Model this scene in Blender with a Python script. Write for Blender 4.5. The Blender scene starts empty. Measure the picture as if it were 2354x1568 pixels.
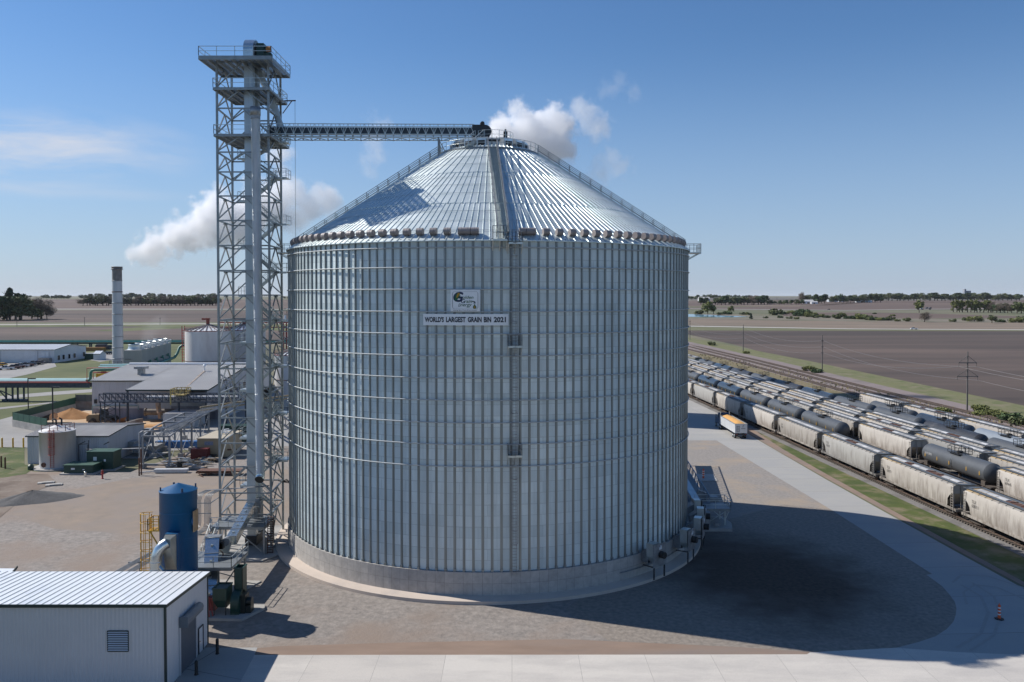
import bpy, bmesh, math, random
from math import sin, cos, pi, radians, sqrt, atan2, tan
from mathutils import Vector, Matrix
from mathutils.geometry import tessellate_polygon
random.seed(7)
SC = bpy.context.scene
COL = SC.collection
FL, HC, PITCH = 1915.0, 30.4, radians(1.3)
YC = 680 + FL*tan(PITCH)
KN = [(0,0),(450,0),(700,1),(1000,4),(1500,9),(2200,14),(3500,18),(6000,20),(60000,20)]
def T(Y):
    if Y <= 450: return 0.0
    for (a,za),(b,zb) in zip(KN, KN[1:]):
        if Y <= b: return za+(zb-za)*(Y-a)/(b-a)
    return 20.0
def ray(x, y):
    cx, cy = (x-1177)/FL, (YC-y)/FL
    return Vector((cx, cos(PITCH)+cy*sin(PITCH), -sin(PITCH)+cy*cos(PITCH)))
def G(x, y):
    """point of the terrain seen at sight line x, y"""
    d = ray(x, y); t = 0
    if d.z >= -1e-5: d.z = -1e-5
    prev = 0
    for a, za in KN[1:]:
        t1 = a/d.y
        if HC + d.z*t1 <= za:
            # solve in this segment
            lo, hi = prev, t1
            for _ in range(50):
                m = (lo+hi)/2
                if HC + d.z*m > T(d.y*m): lo = m
                else: hi = m
            return Vector((d.x*lo, d.y*lo, T(d.y*lo)))
        prev = t1
    return Vector((d.x*prev, d.y*prev, 20))
def P(x, y, Y):
    d = ray(x, y); t = Y/d.y
    return Vector((d.x*t, Y, HC+d.z*t))
def ZY(y, Y): return P(1177, y, Y).z
def XY(x, Y): return P(x, 680, Y).x

# ---------------------------------------------------------------- materials
MATS = {}
def newmat(name):
    m = bpy.data.materials.new(name); m.use_nodes = True
    nt = m.node_tree; nt.nodes.clear()
    out = nt.nodes.new('ShaderNodeOutputMaterial'); bs = nt.nodes.new('ShaderNodeBsdfPrincipled')
    nt.links.new(bs.outputs[0], out.inputs[0])
    return m, nt, bs, out
def N(nt, t, **kw):
    n = nt.nodes.new(t)
    for k, v in kw.items():
        if k == 'inp':
            for a, b in v.items(): n.inputs[a].default_value = b
        else: setattr(n, k, v)
    return n
def c4(c): return (c[0], c[1], c[2], 1)
def pm(name, c1, c2=None, scale=3.0, rough=0.6, metal=0.0, bump=0.0, detail=5, stretch=(1,1,1), lo=.35, hi=.65,
       c3=None, s3=.3, t3=(.55,.7), bscale=None, rvar=0.0, coat=0, vrand=0.0, coord='Object', wave=None):
    """procedural surface: two colours mixed by noise, an optional large-scale third, bump, corrugation wave=(axis,scale,strength)"""
    if name in MATS: return MATS[name]
    m, nt, bs, out = newmat(name)
    tc = N(nt, 'ShaderNodeTexCoord'); mp = N(nt, 'ShaderNodeMapping'); mp.inputs['Scale'].default_value = stretch
    L = nt.links.new
    L(tc.outputs[coord], mp.inputs[0])
    info = N(nt, 'ShaderNodeObjectInfo')
    nz = N(nt, 'ShaderNodeTexNoise', inp={'Scale': scale, 'Detail': detail, 'Roughness': .6}); nz.noise_dimensions = '4D'
    L(mp.outputs[0], nz.inputs['Vector'])
    mw = N(nt, 'ShaderNodeMath', operation='MULTIPLY', inp={1: 40.0}); L(info.outputs['Random'], mw.inputs[0])
    L(mw.outputs[0], nz.inputs['W'])
    c2 = c2 or tuple(v*.85 for v in c1)
    rp = N(nt, 'ShaderNodeValToRGB'); e = rp.color_ramp.elements
    e[0].position, e[0].color, e[1].position, e[1].color = lo, c4(c1), hi, c4(c2)
    L(nz.outputs['Fac'], rp.inputs[0]); col = rp.outputs[0]
    if c3:
        n3 = N(nt, 'ShaderNodeTexNoise', inp={'Scale': s3, 'Detail': 4, 'Roughness': .6}); L(mp.outputs[0], n3.inputs['Vector'])
        mr = N(nt, 'ShaderNodeMapRange', inp={1: t3[0], 2: t3[1]}); L(n3.outputs['Fac'], mr.inputs[0])
        mx = N(nt, 'ShaderNodeMix', data_type='RGBA'); L(mr.outputs[0], mx.inputs['Factor'])
        L(col, mx.inputs['A']); mx.inputs['B'].default_value = c4(c3); col = mx.outputs['Result']
    if vrand:
        hs = N(nt, 'ShaderNodeHueSaturation'); mr = N(nt, 'ShaderNodeMapRange', inp={3: 1-vrand, 4: 1+vrand})
        L(info.outputs['Random'], mr.inputs[0]); L(mr.outputs[0], hs.inputs['Value']); L(col, hs.inputs['Color']); col = hs.outputs[0]
    L(col, bs.inputs['Base Color'])
    bs.inputs['Roughness'].default_value = rough; bs.inputs['Metallic'].default_value = metal
    if coat: bs.inputs['Coat Weight'].default_value = coat
    if rvar:
        mr = N(nt, 'ShaderNodeMapRange', inp={3: rough-rvar, 4: rough+rvar}); L(nz.outputs['Fac'], mr.inputs[0]); L(mr.outputs[0], bs.inputs['Roughness'])
    nrm = None
    if bump:
        nb = N(nt, 'ShaderNodeTexNoise', inp={'Scale': bscale or scale*4, 'Detail': 4}); L(mp.outputs[0], nb.inputs['Vector'])
        bp = N(nt, 'ShaderNodeBump', inp={'Strength': min(1, bump), 'Distance': .05*max(1, bump)}); L(nb.outputs['Fac'], bp.inputs['Height']); nrm = bp
    if wave:
        wv = N(nt, 'ShaderNodeTexWave', bands_direction=wave[0], inp={'Scale': wave[1], 'Distortion': 0})
        L(tc.outputs[coord], wv.inputs['Vector'])
        bp = N(nt, 'ShaderNodeBump', inp={'Strength': wave[2], 'Distance': .03}); L(wv.outputs['Fac'], bp.inputs['Height'])
        if nrm: L(nrm.outputs[0], bp.inputs['Normal'])
        nrm = bp
    if nrm: L(nrm.outputs[0], bs.inputs['Normal'])
    MATS[name] = m; return m
GALV = pm('galvanised steel', (.50,.54,.53), (.61,.65,.64), 1.2, .42, .85, rvar=.08)
GALVD = pm('weathered galvanised steel', (.22,.23,.24), (.36,.37,.38), 2.0, .5, .6)
STEELP = pm('grey painted steel', (.25,.275,.28), (.34,.365,.37), 1.5, .42, .55)
SILV = pm('bright sheet metal', (.74,.76,.74), (.6,.63,.61), .8, .25, .95)
DARK = pm('dark steel', (.03,.033,.036), (.06,.06,.062), 2, .6, .3)
BLACK = pm('black rubber', (.012,.012,.012), (.03,.03,.03), 3, .7)
DSTEEL = pm('dark blue grey steel', (.045,.055,.075), (.08,.09,.11), 2, .55, .3)
CONC = pm('concrete', (.34,.325,.30), (.42,.40,.37), .8, .85, bump=.15, c3=(.26,.25,.235), s3=.25)
GRATE = pm('steel grating', (.30,.32,.33), (.20,.215,.225), 30, .5, .6)
WHITE = pm('white painted metal', (.74,.76,.78), (.66,.68,.70), .7, .4, .1)
YEL = pm('yellow paint', (.75,.42,.03), (.62,.33,.02), 2, .45)
RED = pm('red paint', (.42,.05,.04), (.3,.04,.035), 2, .5)
RUST = pm('rusty steel', (.16,.07,.04), (.08,.045,.035), 3, .8)
DGREEN = pm('dark green paint', (.012,.045,.035), (.02,.06,.045), 2, .45)
AQUA = pm('aqua green paint', (.12,.42,.36), (.16,.5,.44), 2, .45)
BLUE = pm('blue paint', (.006,.092,.225), (.005,.078,.195), .7, .4, bump=0)
WOOD = pm('weathered wood', (.22,.17,.12), (.32,.25,.17), 4, .8, stretch=(1,1,.3))
GLASS = pm('dark glass', (.02,.025,.03), (.03,.035,.04), 1, .08)

# ---------------------------------------------------------------- mesh builder
class MB:
    def __init__(s): s.v = []; s.f = []; s.sm = []
    def add(s, vs, fs, smooth=False):
        o = len(s.v); s.v += [tuple(v) for v in vs]
        for f in fs: s.f.append(tuple(i+o for i in f)); s.sm.append(smooth)
        return s
    def box(s, c, d, rz=0, M=None):
        x, y, z = d[0]/2, d[1]/2, d[2]/2
        vs = [Vector((a*x, b*y, e*z)) for e in (-1,1) for b in (-1,1) for a in (-1,1)]
        R = M or Matrix.Rotation(rz, 3, 'Z'); c = Vector(c)
        return s.add([R@v+c for v in vs], [(0,2,3,1),(4,5,7,6),(0,1,5,4),(2,6,7,3),(0,4,6,2),(1,3,7,5)])
    def b2(s, x0, x1, y0, y1, z0, z1): return s.box(((x0+x1)/2,(y0+y1)/2,(z0+z1)/2),(abs(x1-x0),abs(y1-y0),abs(z1-z0)))
    def bar(s, p, q, w=.1, h=None, up=(0,0,1)):
        p, q = Vector(p), Vector(q); h = h or w; d = q-p; L = d.length
        if L < 1e-6: return s
        d /= L; u = Vector(up)
        if abs(d.dot(u)) > .98: u = Vector((0,1,0))
        a = d.cross(u).normalized(); b = a.cross(d)
        vs = []
        for e in (p, q):
            for i, j in ((-1,-1),(1,-1),(1,1),(-1,1)): vs.append(e+a*(i*w/2)+b*(j*h/2))
        return s.add(vs, [(3,2,1,0),(4,5,6,7),(0,1,5,4),(1,2,6,5),(2,3,7,6),(3,0,4,7)])
    def tube(s, p, q, r, n=8, r2=None, cap=True):
        return s.pipe([p, q], r, n, cap, r2)
    def pipe(s, pts, r, n=8, cap=True, r2=None):
        pts = [Vector(p) for p in pts]; m = len(pts); vs = []
        pa = None
        for i, p in enumerate(pts):
            d = (pts[min(i+1,m-1)]-pts[max(i-1,0)]).normalized()
            if pa is None:
                u = Vector((0,0,1)) if abs(d.z) < .9 else Vector((0,1,0)); a = d.cross(u).normalized()
            else: a = (pa-d*pa.dot(d)).normalized()
            pa = a; b = d.cross(a); rr = r if r2 is None else r+(r2-r)*i/(m-1)
            for k in range(n):
                t = 2*pi*k/n; vs.append(p+a*(rr*cos(t))+b*(rr*sin(t)))
        fs = [(i*n+k, i*n+(k+1)%n, (i+1)*n+(k+1)%n, (i+1)*n+k) for i in range(m-1) for k in range(n)]
        s.add(vs, fs, True)
        if cap:
            o = [tuple(range(n-1,-1,-1)), tuple(range((m-1)*n, m*n))]
            s.add(vs, o)
        return s
    def lathe(s, c, prof, n=24, smooth=True, a0=0, a1=2*pi, axis=None):
        """prof: list of (r, z); sharp where the profile repeats a point"""
        c = Vector(c); full = abs(a1-a0-2*pi) < 1e-6; m = n if full else n+1; vs = []
        for r, z in prof:
            for k in range(m):
                t = a0+(a1-a0)*k/n; v = Vector((r*cos(t), r*sin(t), z)); vs.append((axis@v if axis else v)+c)
        fs = []
        for i in range(len(prof)-1):
            if prof[i] == prof[i+1]: continue
            for k in range(n):
                k2 = (k+1) % m; fs.append((i*m+k, i*m+k2, (i+1)*m+k2, (i+1)*m+k))
        return s.add(vs, fs, smooth)
    def prism(s, poly, z0, z1):
        n = len(poly); vs = [(x,y,z0) for x,y in poly]+[(x,y,z1) for x,y in poly]
        return s.add(vs, [tuple(range(n-1,-1,-1)), tuple(range(n,2*n))]+[(i,(i+1)%n,n+(i+1)%n,n+i) for i in range(n)])
    def slab(s, poly3, d):
        """polygon of 3d points thickened by vector d"""
        n = len(poly3); a = [Vector(p) for p in poly3]; d = Vector(d)
        return s.add(a+[p+d for p in a], [tuple(range(n)), tuple(range(2*n-1,n-1,-1))]+[(i,n+i,n+(i+1)%n,(i+1)%n) for i in range(n)])
    def quad(s, *p): return s.add(p, [tuple(range(len(p)))])
    def rail(s, pts, h=1.07, r=.03, step=1.8, n=5, posts=True, mid=True):
        pts = [Vector(p) for p in pts]
        for p, q in zip(pts, pts[1:]):
            s.bar(p+Vector((0,0,h)), q+Vector((0,0,h)), r*2)
            if mid: s.bar(p+Vector((0,0,h*.5)), q+Vector((0,0,h*.5)), r*1.6)
            if posts:
                k = max(1, int(round((q-p).length/step)))
                for i in range(k+1):
                    a = p.lerp(q, i/k); s.bar(a, a+Vector((0,0,h)), r*2)
        return s
    def mesh(s, name, off=Vector((0,0,0))):
        me = bpy.data.meshes.new(name)
        ox, oy, oz = off
        me.from_pydata([(x-ox,y-oy,z-oz) for x,y,z in s.v], [], s.f)
        me.polygons.foreach_set('use_smooth', s.sm); me.update()
        return me
def woff(o):
    v = Vector((0,0,0))
    while o: v += o.location; o = o.parent
    return v
def part(name, mb, mat, parent=None, label=None, kind=None, local=False):
    off = Vector((0,0,0)) if local else woff(parent)
    me = mb.mesh(name, off); me.materials.append(mat)
    o = bpy.data.objects.new(name, me); COL.objects.link(o); o.parent = parent
    if label: o['label'] = label
    if kind: o['kind'] = kind
    return o
def thing(name, label, cat, loc=(0,0,0), group=None, rz=0):
    o = bpy.data.objects.new(name, None); COL.objects.link(o); o.location = loc; o.rotation_euler = (0,0,rz)
    o.empty_display_size = .3
    o['label'] = label; o['category'] = cat
    if group: o['group'] = group
    return o
def single(name, mb, mat, label, cat, loc=(0,0,0), group=None):
    loc = Vector(loc)
    me = mb.mesh(name, loc); me.materials.append(mat)
    o = bpy.data.objects.new(name, me); COL.objects.link(o); o.location = loc
    o['label'] = label; o['category'] = cat
    if group: o['group'] = group
    return o
KIDS = {}
def dup(root, loc, rz=0, label=None, sc=None, mats=None, cat=None):
    def cp(o, par):
        c = o.copy(); COL.objects.link(c); c.parent = par
        if mats and o.type == 'MESH' and o.name.split('.')[0] in mats:
            c.data = o.data.copy(); c.data.materials.clear(); c.data.materials.append(mats[o.name.split('.')[0]])
        for ch in o.children: cp(ch, c)
        return c
    r = cp(root, None); r.location = loc; r.rotation_euler = (0,0,rz)
    if label: r['label'] = label
    if sc: r.scale = (sc,sc,sc) if not hasattr(sc,'__len__') else sc
    return r
def place(root, used, loc, rz, label, sc=None, mats=None):
    """first use moves the original itself, later uses copy it"""
    return dup(root, loc, rz, label, sc, mats)
def kill(root):
    for c in list(root.children): kill(c)
    bpy.data.objects.remove(root)
def struct(name, mb_or_mesh, mat, kind='structure'):
    me = mb_or_mesh.mesh(name) if isinstance(mb_or_mesh, MB) else mb_or_mesh
    me.materials.append(mat); o = bpy.data.objects.new(name, me); COL.objects.link(o); o['kind'] = kind
    return o
def sheet(name, pts, off, mat, img=True, thick=0, kind='structure', uv=None):
    """ground sheet over the terrain; pts are sight lines (img) or (X,Y)"""
    ps = [G(*p) if img else Vector((p[0], p[1], 0)) for p in pts]
    bm = bmesh.new(); vs = [bm.verts.new((p.x,p.y,0)) for p in ps]
    for t3 in tessellate_polygon([[Vector((p.x,p.y,0)) for p in ps]]):
        try: bm.faces.new([vs[i] for i in t3])
        except ValueError: pass
    ymin, ymax = min(p.y for p in ps), max(p.y for p in ps)
    for Yk, _ in KN[1:-1]:
        if ymin < Yk < ymax:
            bmesh.ops.bisect_plane(bm, geom=bm.verts[:]+bm.edges[:]+bm.faces[:], plane_co=(0,Yk,0), plane_no=(0,1,0))
    for v in bm.verts: v.co.z = T(v.co.y)+off
    bmesh.ops.recalc_face_normals(bm, faces=bm.faces[:])
    bm.normal_update()
    for f in bm.faces:
        if f.normal.z < 0: f.normal_flip()
    me = bpy.data.meshes.new(name); bm.to_mesh(me); bm.free(); me.materials.append(mat)
    o = bpy.data.objects.new(name, me); COL.objects.link(o); o['kind'] = kind
    return o
ORD = ['first','second','third','fourth','fifth','sixth','seventh','eighth','ninth','tenth','eleventh','twelfth','thirteenth','fourteenth','fifteenth','sixteenth','seventeenth','eighteenth','nineteenth','twentieth']

# ---------------------------------------------------------------- camera, sun, sky
cam = bpy.data.cameras.new('camera'); co = bpy.data.objects.new('camera', cam); COL.objects.link(co)
co.location = (0,0,HC); co.rotation_euler = (pi/2-PITCH, 0, 0)
cam.sensor_width = 36; cam.lens = 36*FL/2354; cam.shift_y = -(784-YC)/2354; cam.clip_end = 90000; cam.clip_start = .5
SC.camera = co
SUN_EL, SUN_AZ = radians(41.5), atan2(-.937, .350)     # azimuth measured from +Y towards +X
sd = Vector((sin(SUN_AZ)*cos(SUN_EL), cos(SUN_AZ)*cos(SUN_EL), sin(SUN_EL)))
sl = bpy.data.lights.new('sun', 'SUN'); sl.energy = 4.9; sl.angle = radians(.5); sl.color = (1,.96,.9)
so = bpy.data.objects.new('sun', sl); COL.objects.link(so); so.rotation_euler = sd.to_track_quat('Z','Y').to_euler(); so.location = sd*300
w = bpy.data.worlds.new('World'); SC.world = w; w.use_nodes = True
nt = w.node_tree; nt.nodes.clear(); L = nt.links.new
wo = N(nt,'ShaderNodeOutputWorld'); bg = N(nt,'ShaderNodeBackground'); sky = N(nt,'ShaderNodeTexSky', sky_type='NISHITA')
sky.sun_disc = False; sky.sun_elevation = SUN_EL; sky.sun_rotation = SUN_AZ; sky.altitude = 300; sky.air_density = 1.0; sky.dust_density = .15; sky.ozone_density = 4.5
bg.inputs['Strength'].default_value = .098
# thin high cloud drawn in the sky itself by direction: streaks low in the west
tc = N(nt,'ShaderNodeTexCoord'); mp = N(nt,'ShaderNodeMapping'); mp.inputs['Scale'].default_value = (5,5,24); mp.inputs['Rotation'].default_value = (0,radians(7),0)
L(tc.outputs['Generated'], mp.inputs[0])
nz = N(nt,'ShaderNodeTexNoise', inp={'Scale':1.6,'Detail':7,'Roughness':.62,'Distortion':.5}); L(mp.outputs[0], nz.inputs['Vector'])
sep = N(nt,'ShaderNodeSeparateXYZ'); L(tc.outputs['Generated'], sep.inputs[0])
def cloudmask(dirv, rad, soft, flat):
    # distance from a direction, squashed vertically
    sb = N(nt,'ShaderNodeVectorMath', operation='SUBTRACT'); L(tc.outputs['Generated'], sb.inputs[0]); sb.inputs[1].default_value = dirv
    sc_ = N(nt,'ShaderNodeVectorMath', operation='MULTIPLY'); L(sb.outputs[0], sc_.inputs[0]); sc_.inputs[1].default_value = (1,1,flat)
    ln = N(nt,'ShaderNodeVectorMath', operation='LENGTH'); L(sc_.outputs[0], ln.inputs[0])
    mr = N(nt,'ShaderNodeMapRange', inp={1:rad, 2:rad*soft, 3:0, 4:1}); L(ln.outputs['Value'], mr.inputs[0]); return mr.outputs[0]
def dirn(x,y): return tuple(ray(x,y).normalized())
m1 = cloudmask(dirn(60,330), .19, .2, 4.2); m2 = cloudmask(dirn(100,435), .16, .2, 14)
ad = N(nt,'ShaderNodeMath', operation='MULTIPLY_ADD', inp={1:.35}); L(m2, ad.inputs[0]); L(m1, ad.inputs[2])
cr = N(nt,'ShaderNodeMapRange', inp={1:.36,2:.66,3:0,4:1}); L(nz.outputs['Fac'], cr.inputs[0])
mu = N(nt,'ShaderNodeMath', operation='MULTIPLY'); L(cr.outputs[0], mu.inputs[0]); L(ad.outputs[0], mu.inputs[1])
mu2 = N(nt,'ShaderNodeMath', operation='MULTIPLY', use_clamp=True, inp={1:.85}); L(mu.outputs[0], mu2.inputs[0])
hs = N(nt,'ShaderNodeHueSaturation', inp={'Hue':.503,'Saturation':1.14,'Value':1.04}); L(sky.outputs[0], hs.inputs['Color'])
hz = N(nt,'ShaderNodeMapRange', interpolation_type='SMOOTHSTEP', inp={1:-.02,2:.30,3:.72,4:0}); L(sep.outputs['Z'], hz.inputs[0])
hm_ = N(nt,'ShaderNodeMix', data_type='RGBA'); L(hz.outputs[0], hm_.inputs['Factor']); L(hs.outputs[0], hm_.inputs['A']); hm_.inputs['B'].default_value = (3.2,4.25,6.3,1); hs = hm_
mx = N(nt,'ShaderNodeMix', data_type='RGBA'); L(mu2.outputs[0], mx.inputs['Factor']); L(hs.outputs['Result'], mx.inputs['A']); mx.inputs['B'].default_value = (6.3,6.6,7.4,1)
L(mx.outputs['Result'], bg.inputs[0]); L(bg.outputs[0], wo.inputs[0])
vs = SC.view_settings; vs.view_transform = 'Standard'; vs.look = 'None'; vs.exposure = .13; vs.gamma = 1
cy = SC.cycles; cy.max_bounces = 12; cy.diffuse_bounces = 2; cy.glossy_bounces = 3; cy.transmission_bounces = 2; cy.volume_bounces = 10; cy.transparent_max_bounces = 12
cy.sample_clamp_indirect = 6; cy.sample_clamp_direct = 12; cy.caustics_reflective = False; cy.caustics_refractive = False
# ---------------------------------------------------------------- ground
def groundmat(name, c1, c2, s, c3=None, s3=.02, t3=(.45,.65), bump=.3, bs_=2.0, stretch=(1,1,1), det=8, lo=.3, hi=.7):
    return pm(name, c1, c2, s, .95, 0, bump, det, stretch, lo, hi, c3, s3, t3, bscale=bs_)
EARTH = groundmat('dry grass and earth', (.20,.17,.115), (.13,.12,.07), .05, (.10,.115,.05), .008)
GRAV = groundmat('grey red gravel', (.325,.285,.25), (.175,.155,.137), 1.7, (.25,.195,.155), .055, (.44,.6), 1.0, 3.5)
GRAV2 = groundmat('pale yard gravel', (.31,.28,.25), (.21,.188,.168), 2.0, (.33,.265,.20), .12, (.48,.68), .9, 3.5)
DIRT = groundmat('reddish packed dirt', (.28,.20,.15), (.22,.155,.115), .6, (.21,.17,.145), .12, (.45,.65), .3, 4, (.3,1,1))
FIELD = groundmat('ploughed dark soil', (.128,.09,.07), (.09,.064,.051), .06, (.06,.044,.035), .012, (.42,.62), .8, .6, (.12,1,1), 8, .4, .6)
FIELD2 = groundmat('ploughed far soil', (.135,.092,.07), (.095,.066,.052), .02, (.17,.12,.09), .003, (.5,.7), .2, .2, (.2,1,1))
TAN = groundmat('tan stubble', (.23,.175,.125), (.17,.13,.095), .04, (.14,.115,.08), .01, (.5,.7), .3, .5, (.25,1,1))
GRASS = groundmat('spring grass', (.095,.11,.032), (.135,.135,.055), .12, (.075,.09,.026), .03, (.45,.6), .5, 2)
GRASSD = groundmat('rough verge grass', (.08,.10,.018), (.19,.155,.09), .45, (.055,.078,.014), .15, (.42,.58), 1, 3, (1,1,1), 8, .42, .6)
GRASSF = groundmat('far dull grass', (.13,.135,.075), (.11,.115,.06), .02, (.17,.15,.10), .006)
ASPH = groundmat('pale old pavement', (.33,.315,.295), (.27,.26,.245), .3, (.24,.23,.22), .05, (.5,.7), .05, 4)
BALL = groundmat('pink grey ballast', (.26,.205,.19), (.19,.155,.145), 2.5, (.17,.145,.13), .1, (.5,.7), .9, 5)
BALL2 = groundmat('grey yard ballast', (.25,.235,.22), (.15,.14,.13), 3, (.10,.09,.08), .15, (.5,.7), 1, 5)
ORANGE = groundmat('orange grain meal', (.50,.27,.11), (.40,.21,.08), .5, (.5,.40,.29), .07, (.45,.6), .3, 2)
WATER = pm('pond water', (.10,.22,.29), (.12,.25,.32), .01, .12)
# base ground sheet out to the horizon
mb = MB(); ys = [-300]+[k[0] for k in KN[1:]]; xs = [-30000,-8000,-2500,-800,-200,200,800,2500,8000,30000]
ys = [-300, 0, 200, 450, 700, 1000, 1500, 2200, 3500, 6000, 20000, 60000]
vv = [(x, y, T(y) if y > 0 else 0) for y in ys for x in xs]; n = len(xs)
mb.add(vv, [(j*n+i, j*n+i+1, (j+1)*n+i+1, (j+1)*n+i) for j in range(len(ys)-1) for i in range(n-1)])
struct('ground', mb, EARTH)
# concrete pavement with sawn joints
def concmat(name, a, b, jx, jy, rot, w=.035, stain=(.30,.30,.30)):
    m, nt, bs, out = newmat(name); L = nt.links.new
    tc = N(nt,'ShaderNodeTexCoord'); mp = N(nt,'ShaderNodeMapping'); mp.inputs['Rotation'].default_value = (0,0,rot); L(tc.outputs['Object'], mp.inputs[0])
    br = N(nt,'ShaderNodeTexBrick', offset=0.0, inp={'Scale':1.0,'Mortar Size':w,'Mortar Smooth':.2,'Brick Width':jx,'Row Height':jy,'Color1':c4(a),'Color2':c4(b),'Mortar':(.16,.15,.14,1),'Bias':0})
    L(mp.outputs[0], br.inputs['Vector'])
    nz = N(nt,'ShaderNodeTexNoise', inp={'Scale':.35,'Detail':8,'Roughness':.65}); mp2 = N(nt,'ShaderNodeMapping'); mp2.inputs['Scale'].default_value=(.35,1,1); L(tc.outputs['Object'], mp2.inputs[0]); L(mp2.outputs[0], nz.inputs['Vector'])
    mr = N(nt,'ShaderNodeMapRange', inp={1:.42,2:.72,3:0,4:.75}); L(nz.outputs['Fac'], mr.inputs[0])
    mx = N(nt,'ShaderNodeMix', data_type='RGBA'); L(mr.outputs[0], mx.inputs['Factor']); L(br.outputs['Color'], mx.inputs['A']); mx.inputs['B'].default_value = c4(stain)
    n2 = N(nt,'ShaderNodeTexNoise', inp={'Scale':9,'Detail':5}); L(tc.outputs['Object'], n2.inputs['Vector'])
    hs = N(nt,'ShaderNodeHueSaturation'); mr2 = N(nt,'ShaderNodeMapRange', inp={3:.88,4:1.12}); L(n2.outputs['Fac'], mr2.inputs[0]); L(mr2.outputs[0], hs.inputs['Value']); L(mx.outputs['Result'], hs.inputs['Color'])
    L(hs.outputs[0], bs.inputs['Base Color']); bs.inputs['Roughness'].default_value = .85
    return m
ROAD = concmat('road concrete', (.37,.355,.33), (.34,.33,.305), 30, 9, radians(-3))
APRON = concmat('front apron concrete', (.57,.53,.475), (.52,.48,.43), 5.6, 60, radians(0), .012, (.38,.355,.33))
# yard and fields -- sight-line outlines (x, y)
sheet('gravel_yard', [(-420,1640),(-420,1010),(0,1068),(80,1085),(300,1085),(520,1008),(660,960),(1300,940),(1583,1012.5),(1647,1012.8),(1909,1171.2),(2142.8,1320),(2460,1600),(2460,1800)][::1], .012, GRAV)
sheet('gravel_bay', [(1380,1006),(1583,1012.5),(1647,1012.8),(1909,1171.2),(2142.8,1320),(2155,1345),(1900,1330),(1640,1200),(1480,1120)], .018, GRAV2)
inner = [(1647,1012.8),(1909,1171.2),(2142.8,1320),(2130,1322),(2166,1348),(2184,1369),(2195,1384),(2198.7,1399.4),(2197,1414),(2191.8,1429.6),(2176,1447),(2150.4,1463.5),(2110,1477),(2059.9,1489.9),(1984.5,1498.5),(1862,1500.5)]
outer = [(2650,1505),(2500,1432),(2354,1354),(2200,1270),(2060,1192),(1900,1103),(1750.7,1016.6),(1716,995),(1690,962),(1600,912),(1583,908),(1300,880),(1000,905),(1000,960),(1300,985),(1583,1012.5)]
road = inner[:-1]+[(1984.5,1498.5),(2000,1530),(2700,1640)]
sheet('road', inner+[(1862,1500.5),(1870,1507),(2200,1520),(2900,1540)]+outer, .024, ROAD)
sheet('concrete_apron', [(585,1506.5),(1494,1505.7),(1855,1505),(1862,1500.5),(2059.9,1489.9),(2200,1500),(2900,1530),(3200,1900),(380,1900)], .030, APRON)
sheet('side_pavement', [(440,1489.5),(592,1489.5),(585,1506.5),(380,1900),(250,1900)], .034, concmat('pad concrete', (.40,.385,.36), (.37,.36,.335), 12, 9, radians(20), .05))
sheet('dirt_margin', [(590,1491),(640,1486),(900,1478),(1300,1470),(1700,1488),(1862,1499.5),(1855,1504.8),(1494,1505.5),(586,1506.2)], .020, DIRT)
sheet('dirt_patch', [(20,1180),(150,1130),(300,1100),(480,1085),(660,1080),(700,1180),(560,1225),(330,1230),(120,1215)], .016, groundmat('tan dirt', (.29,.225,.17), (.22,.18,.145), .4, (.24,.20,.17), .1, (.45,.65), .5, 4))
# grass strip between road and ballast, and its bare margin
sheet('bare_margin', [(1583,907),(1602,913),(1693,962),(1719,995),(1753.5,1016.6),(1903,1102),(2063,1190),(2203,1267),(2357,1350),(2500,1425),(2500,1400),(2354,1325),(2063,1165),(1903,1080),(1758,1000),(1695,950),(1620,915),(1583,900)], .028, DIRT)
sheet('grass', [(1583,903),(1620,917),(1693,953),(1756,1004),(1800,1033),(1903,1092),(2063,1180),(2203,1257),(2357,1340),(2500,1413),(2500,1352),(2354,1283),(2200,1210),(2063,1142),(1903,1066),(1800,1016),(1740,987),(1693,958),(1620,915),(1583,897)], .034, GRASSD, kind='stuff')
TX = lambda x0, Y: x0-.053*Y
def ysheet(name, xa, xb, Y0, Y1, off, mat): return sheet(name, [(TX(xa,Y0),Y0),(TX(xb,Y0),Y0),(TX(xb,Y1),Y1),(TX(xa,Y1),Y1)], off, mat, img=False)
ysheet('ballast', 64.6, 108, 40, 520, .044, BALL2)
# main line bed, bending away in the distance
ML = [(118,40),(117.5,120),(116.8,180),(115.5,230),(114,300),(112.5,390),(107,508),(98,640),(80,850),(60,1050)]
ML = [(x+2,y) for x,y in ML]
def strip(name, off0, off1, z, mat, pl=ML, kind='structure'):
    a = [(x+off0, y) for x, y in pl]; b = [(x+off1, y) for x, y in pl]
    return sheet(name, a+b[::-1], z, mat, img=False, kind=kind)
strip('trackside_verge', 8, 24, .05, groundmat('muted trackside grass',(.10,.12,.035),(.20,.17,.10),.25,(.15,.15,.06),.06,(.4,.6),.8,2,(1,1,1),8,.4,.6)); strip('main_line_ballast', -15, 9, .06, BALL); strip('weedy_strip', -22, -13, .064, groundmat('dry weeds', (.23,.17,.10), (.13,.12,.05), .5, None, .1, (.5,.7), .8, 2))
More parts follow.
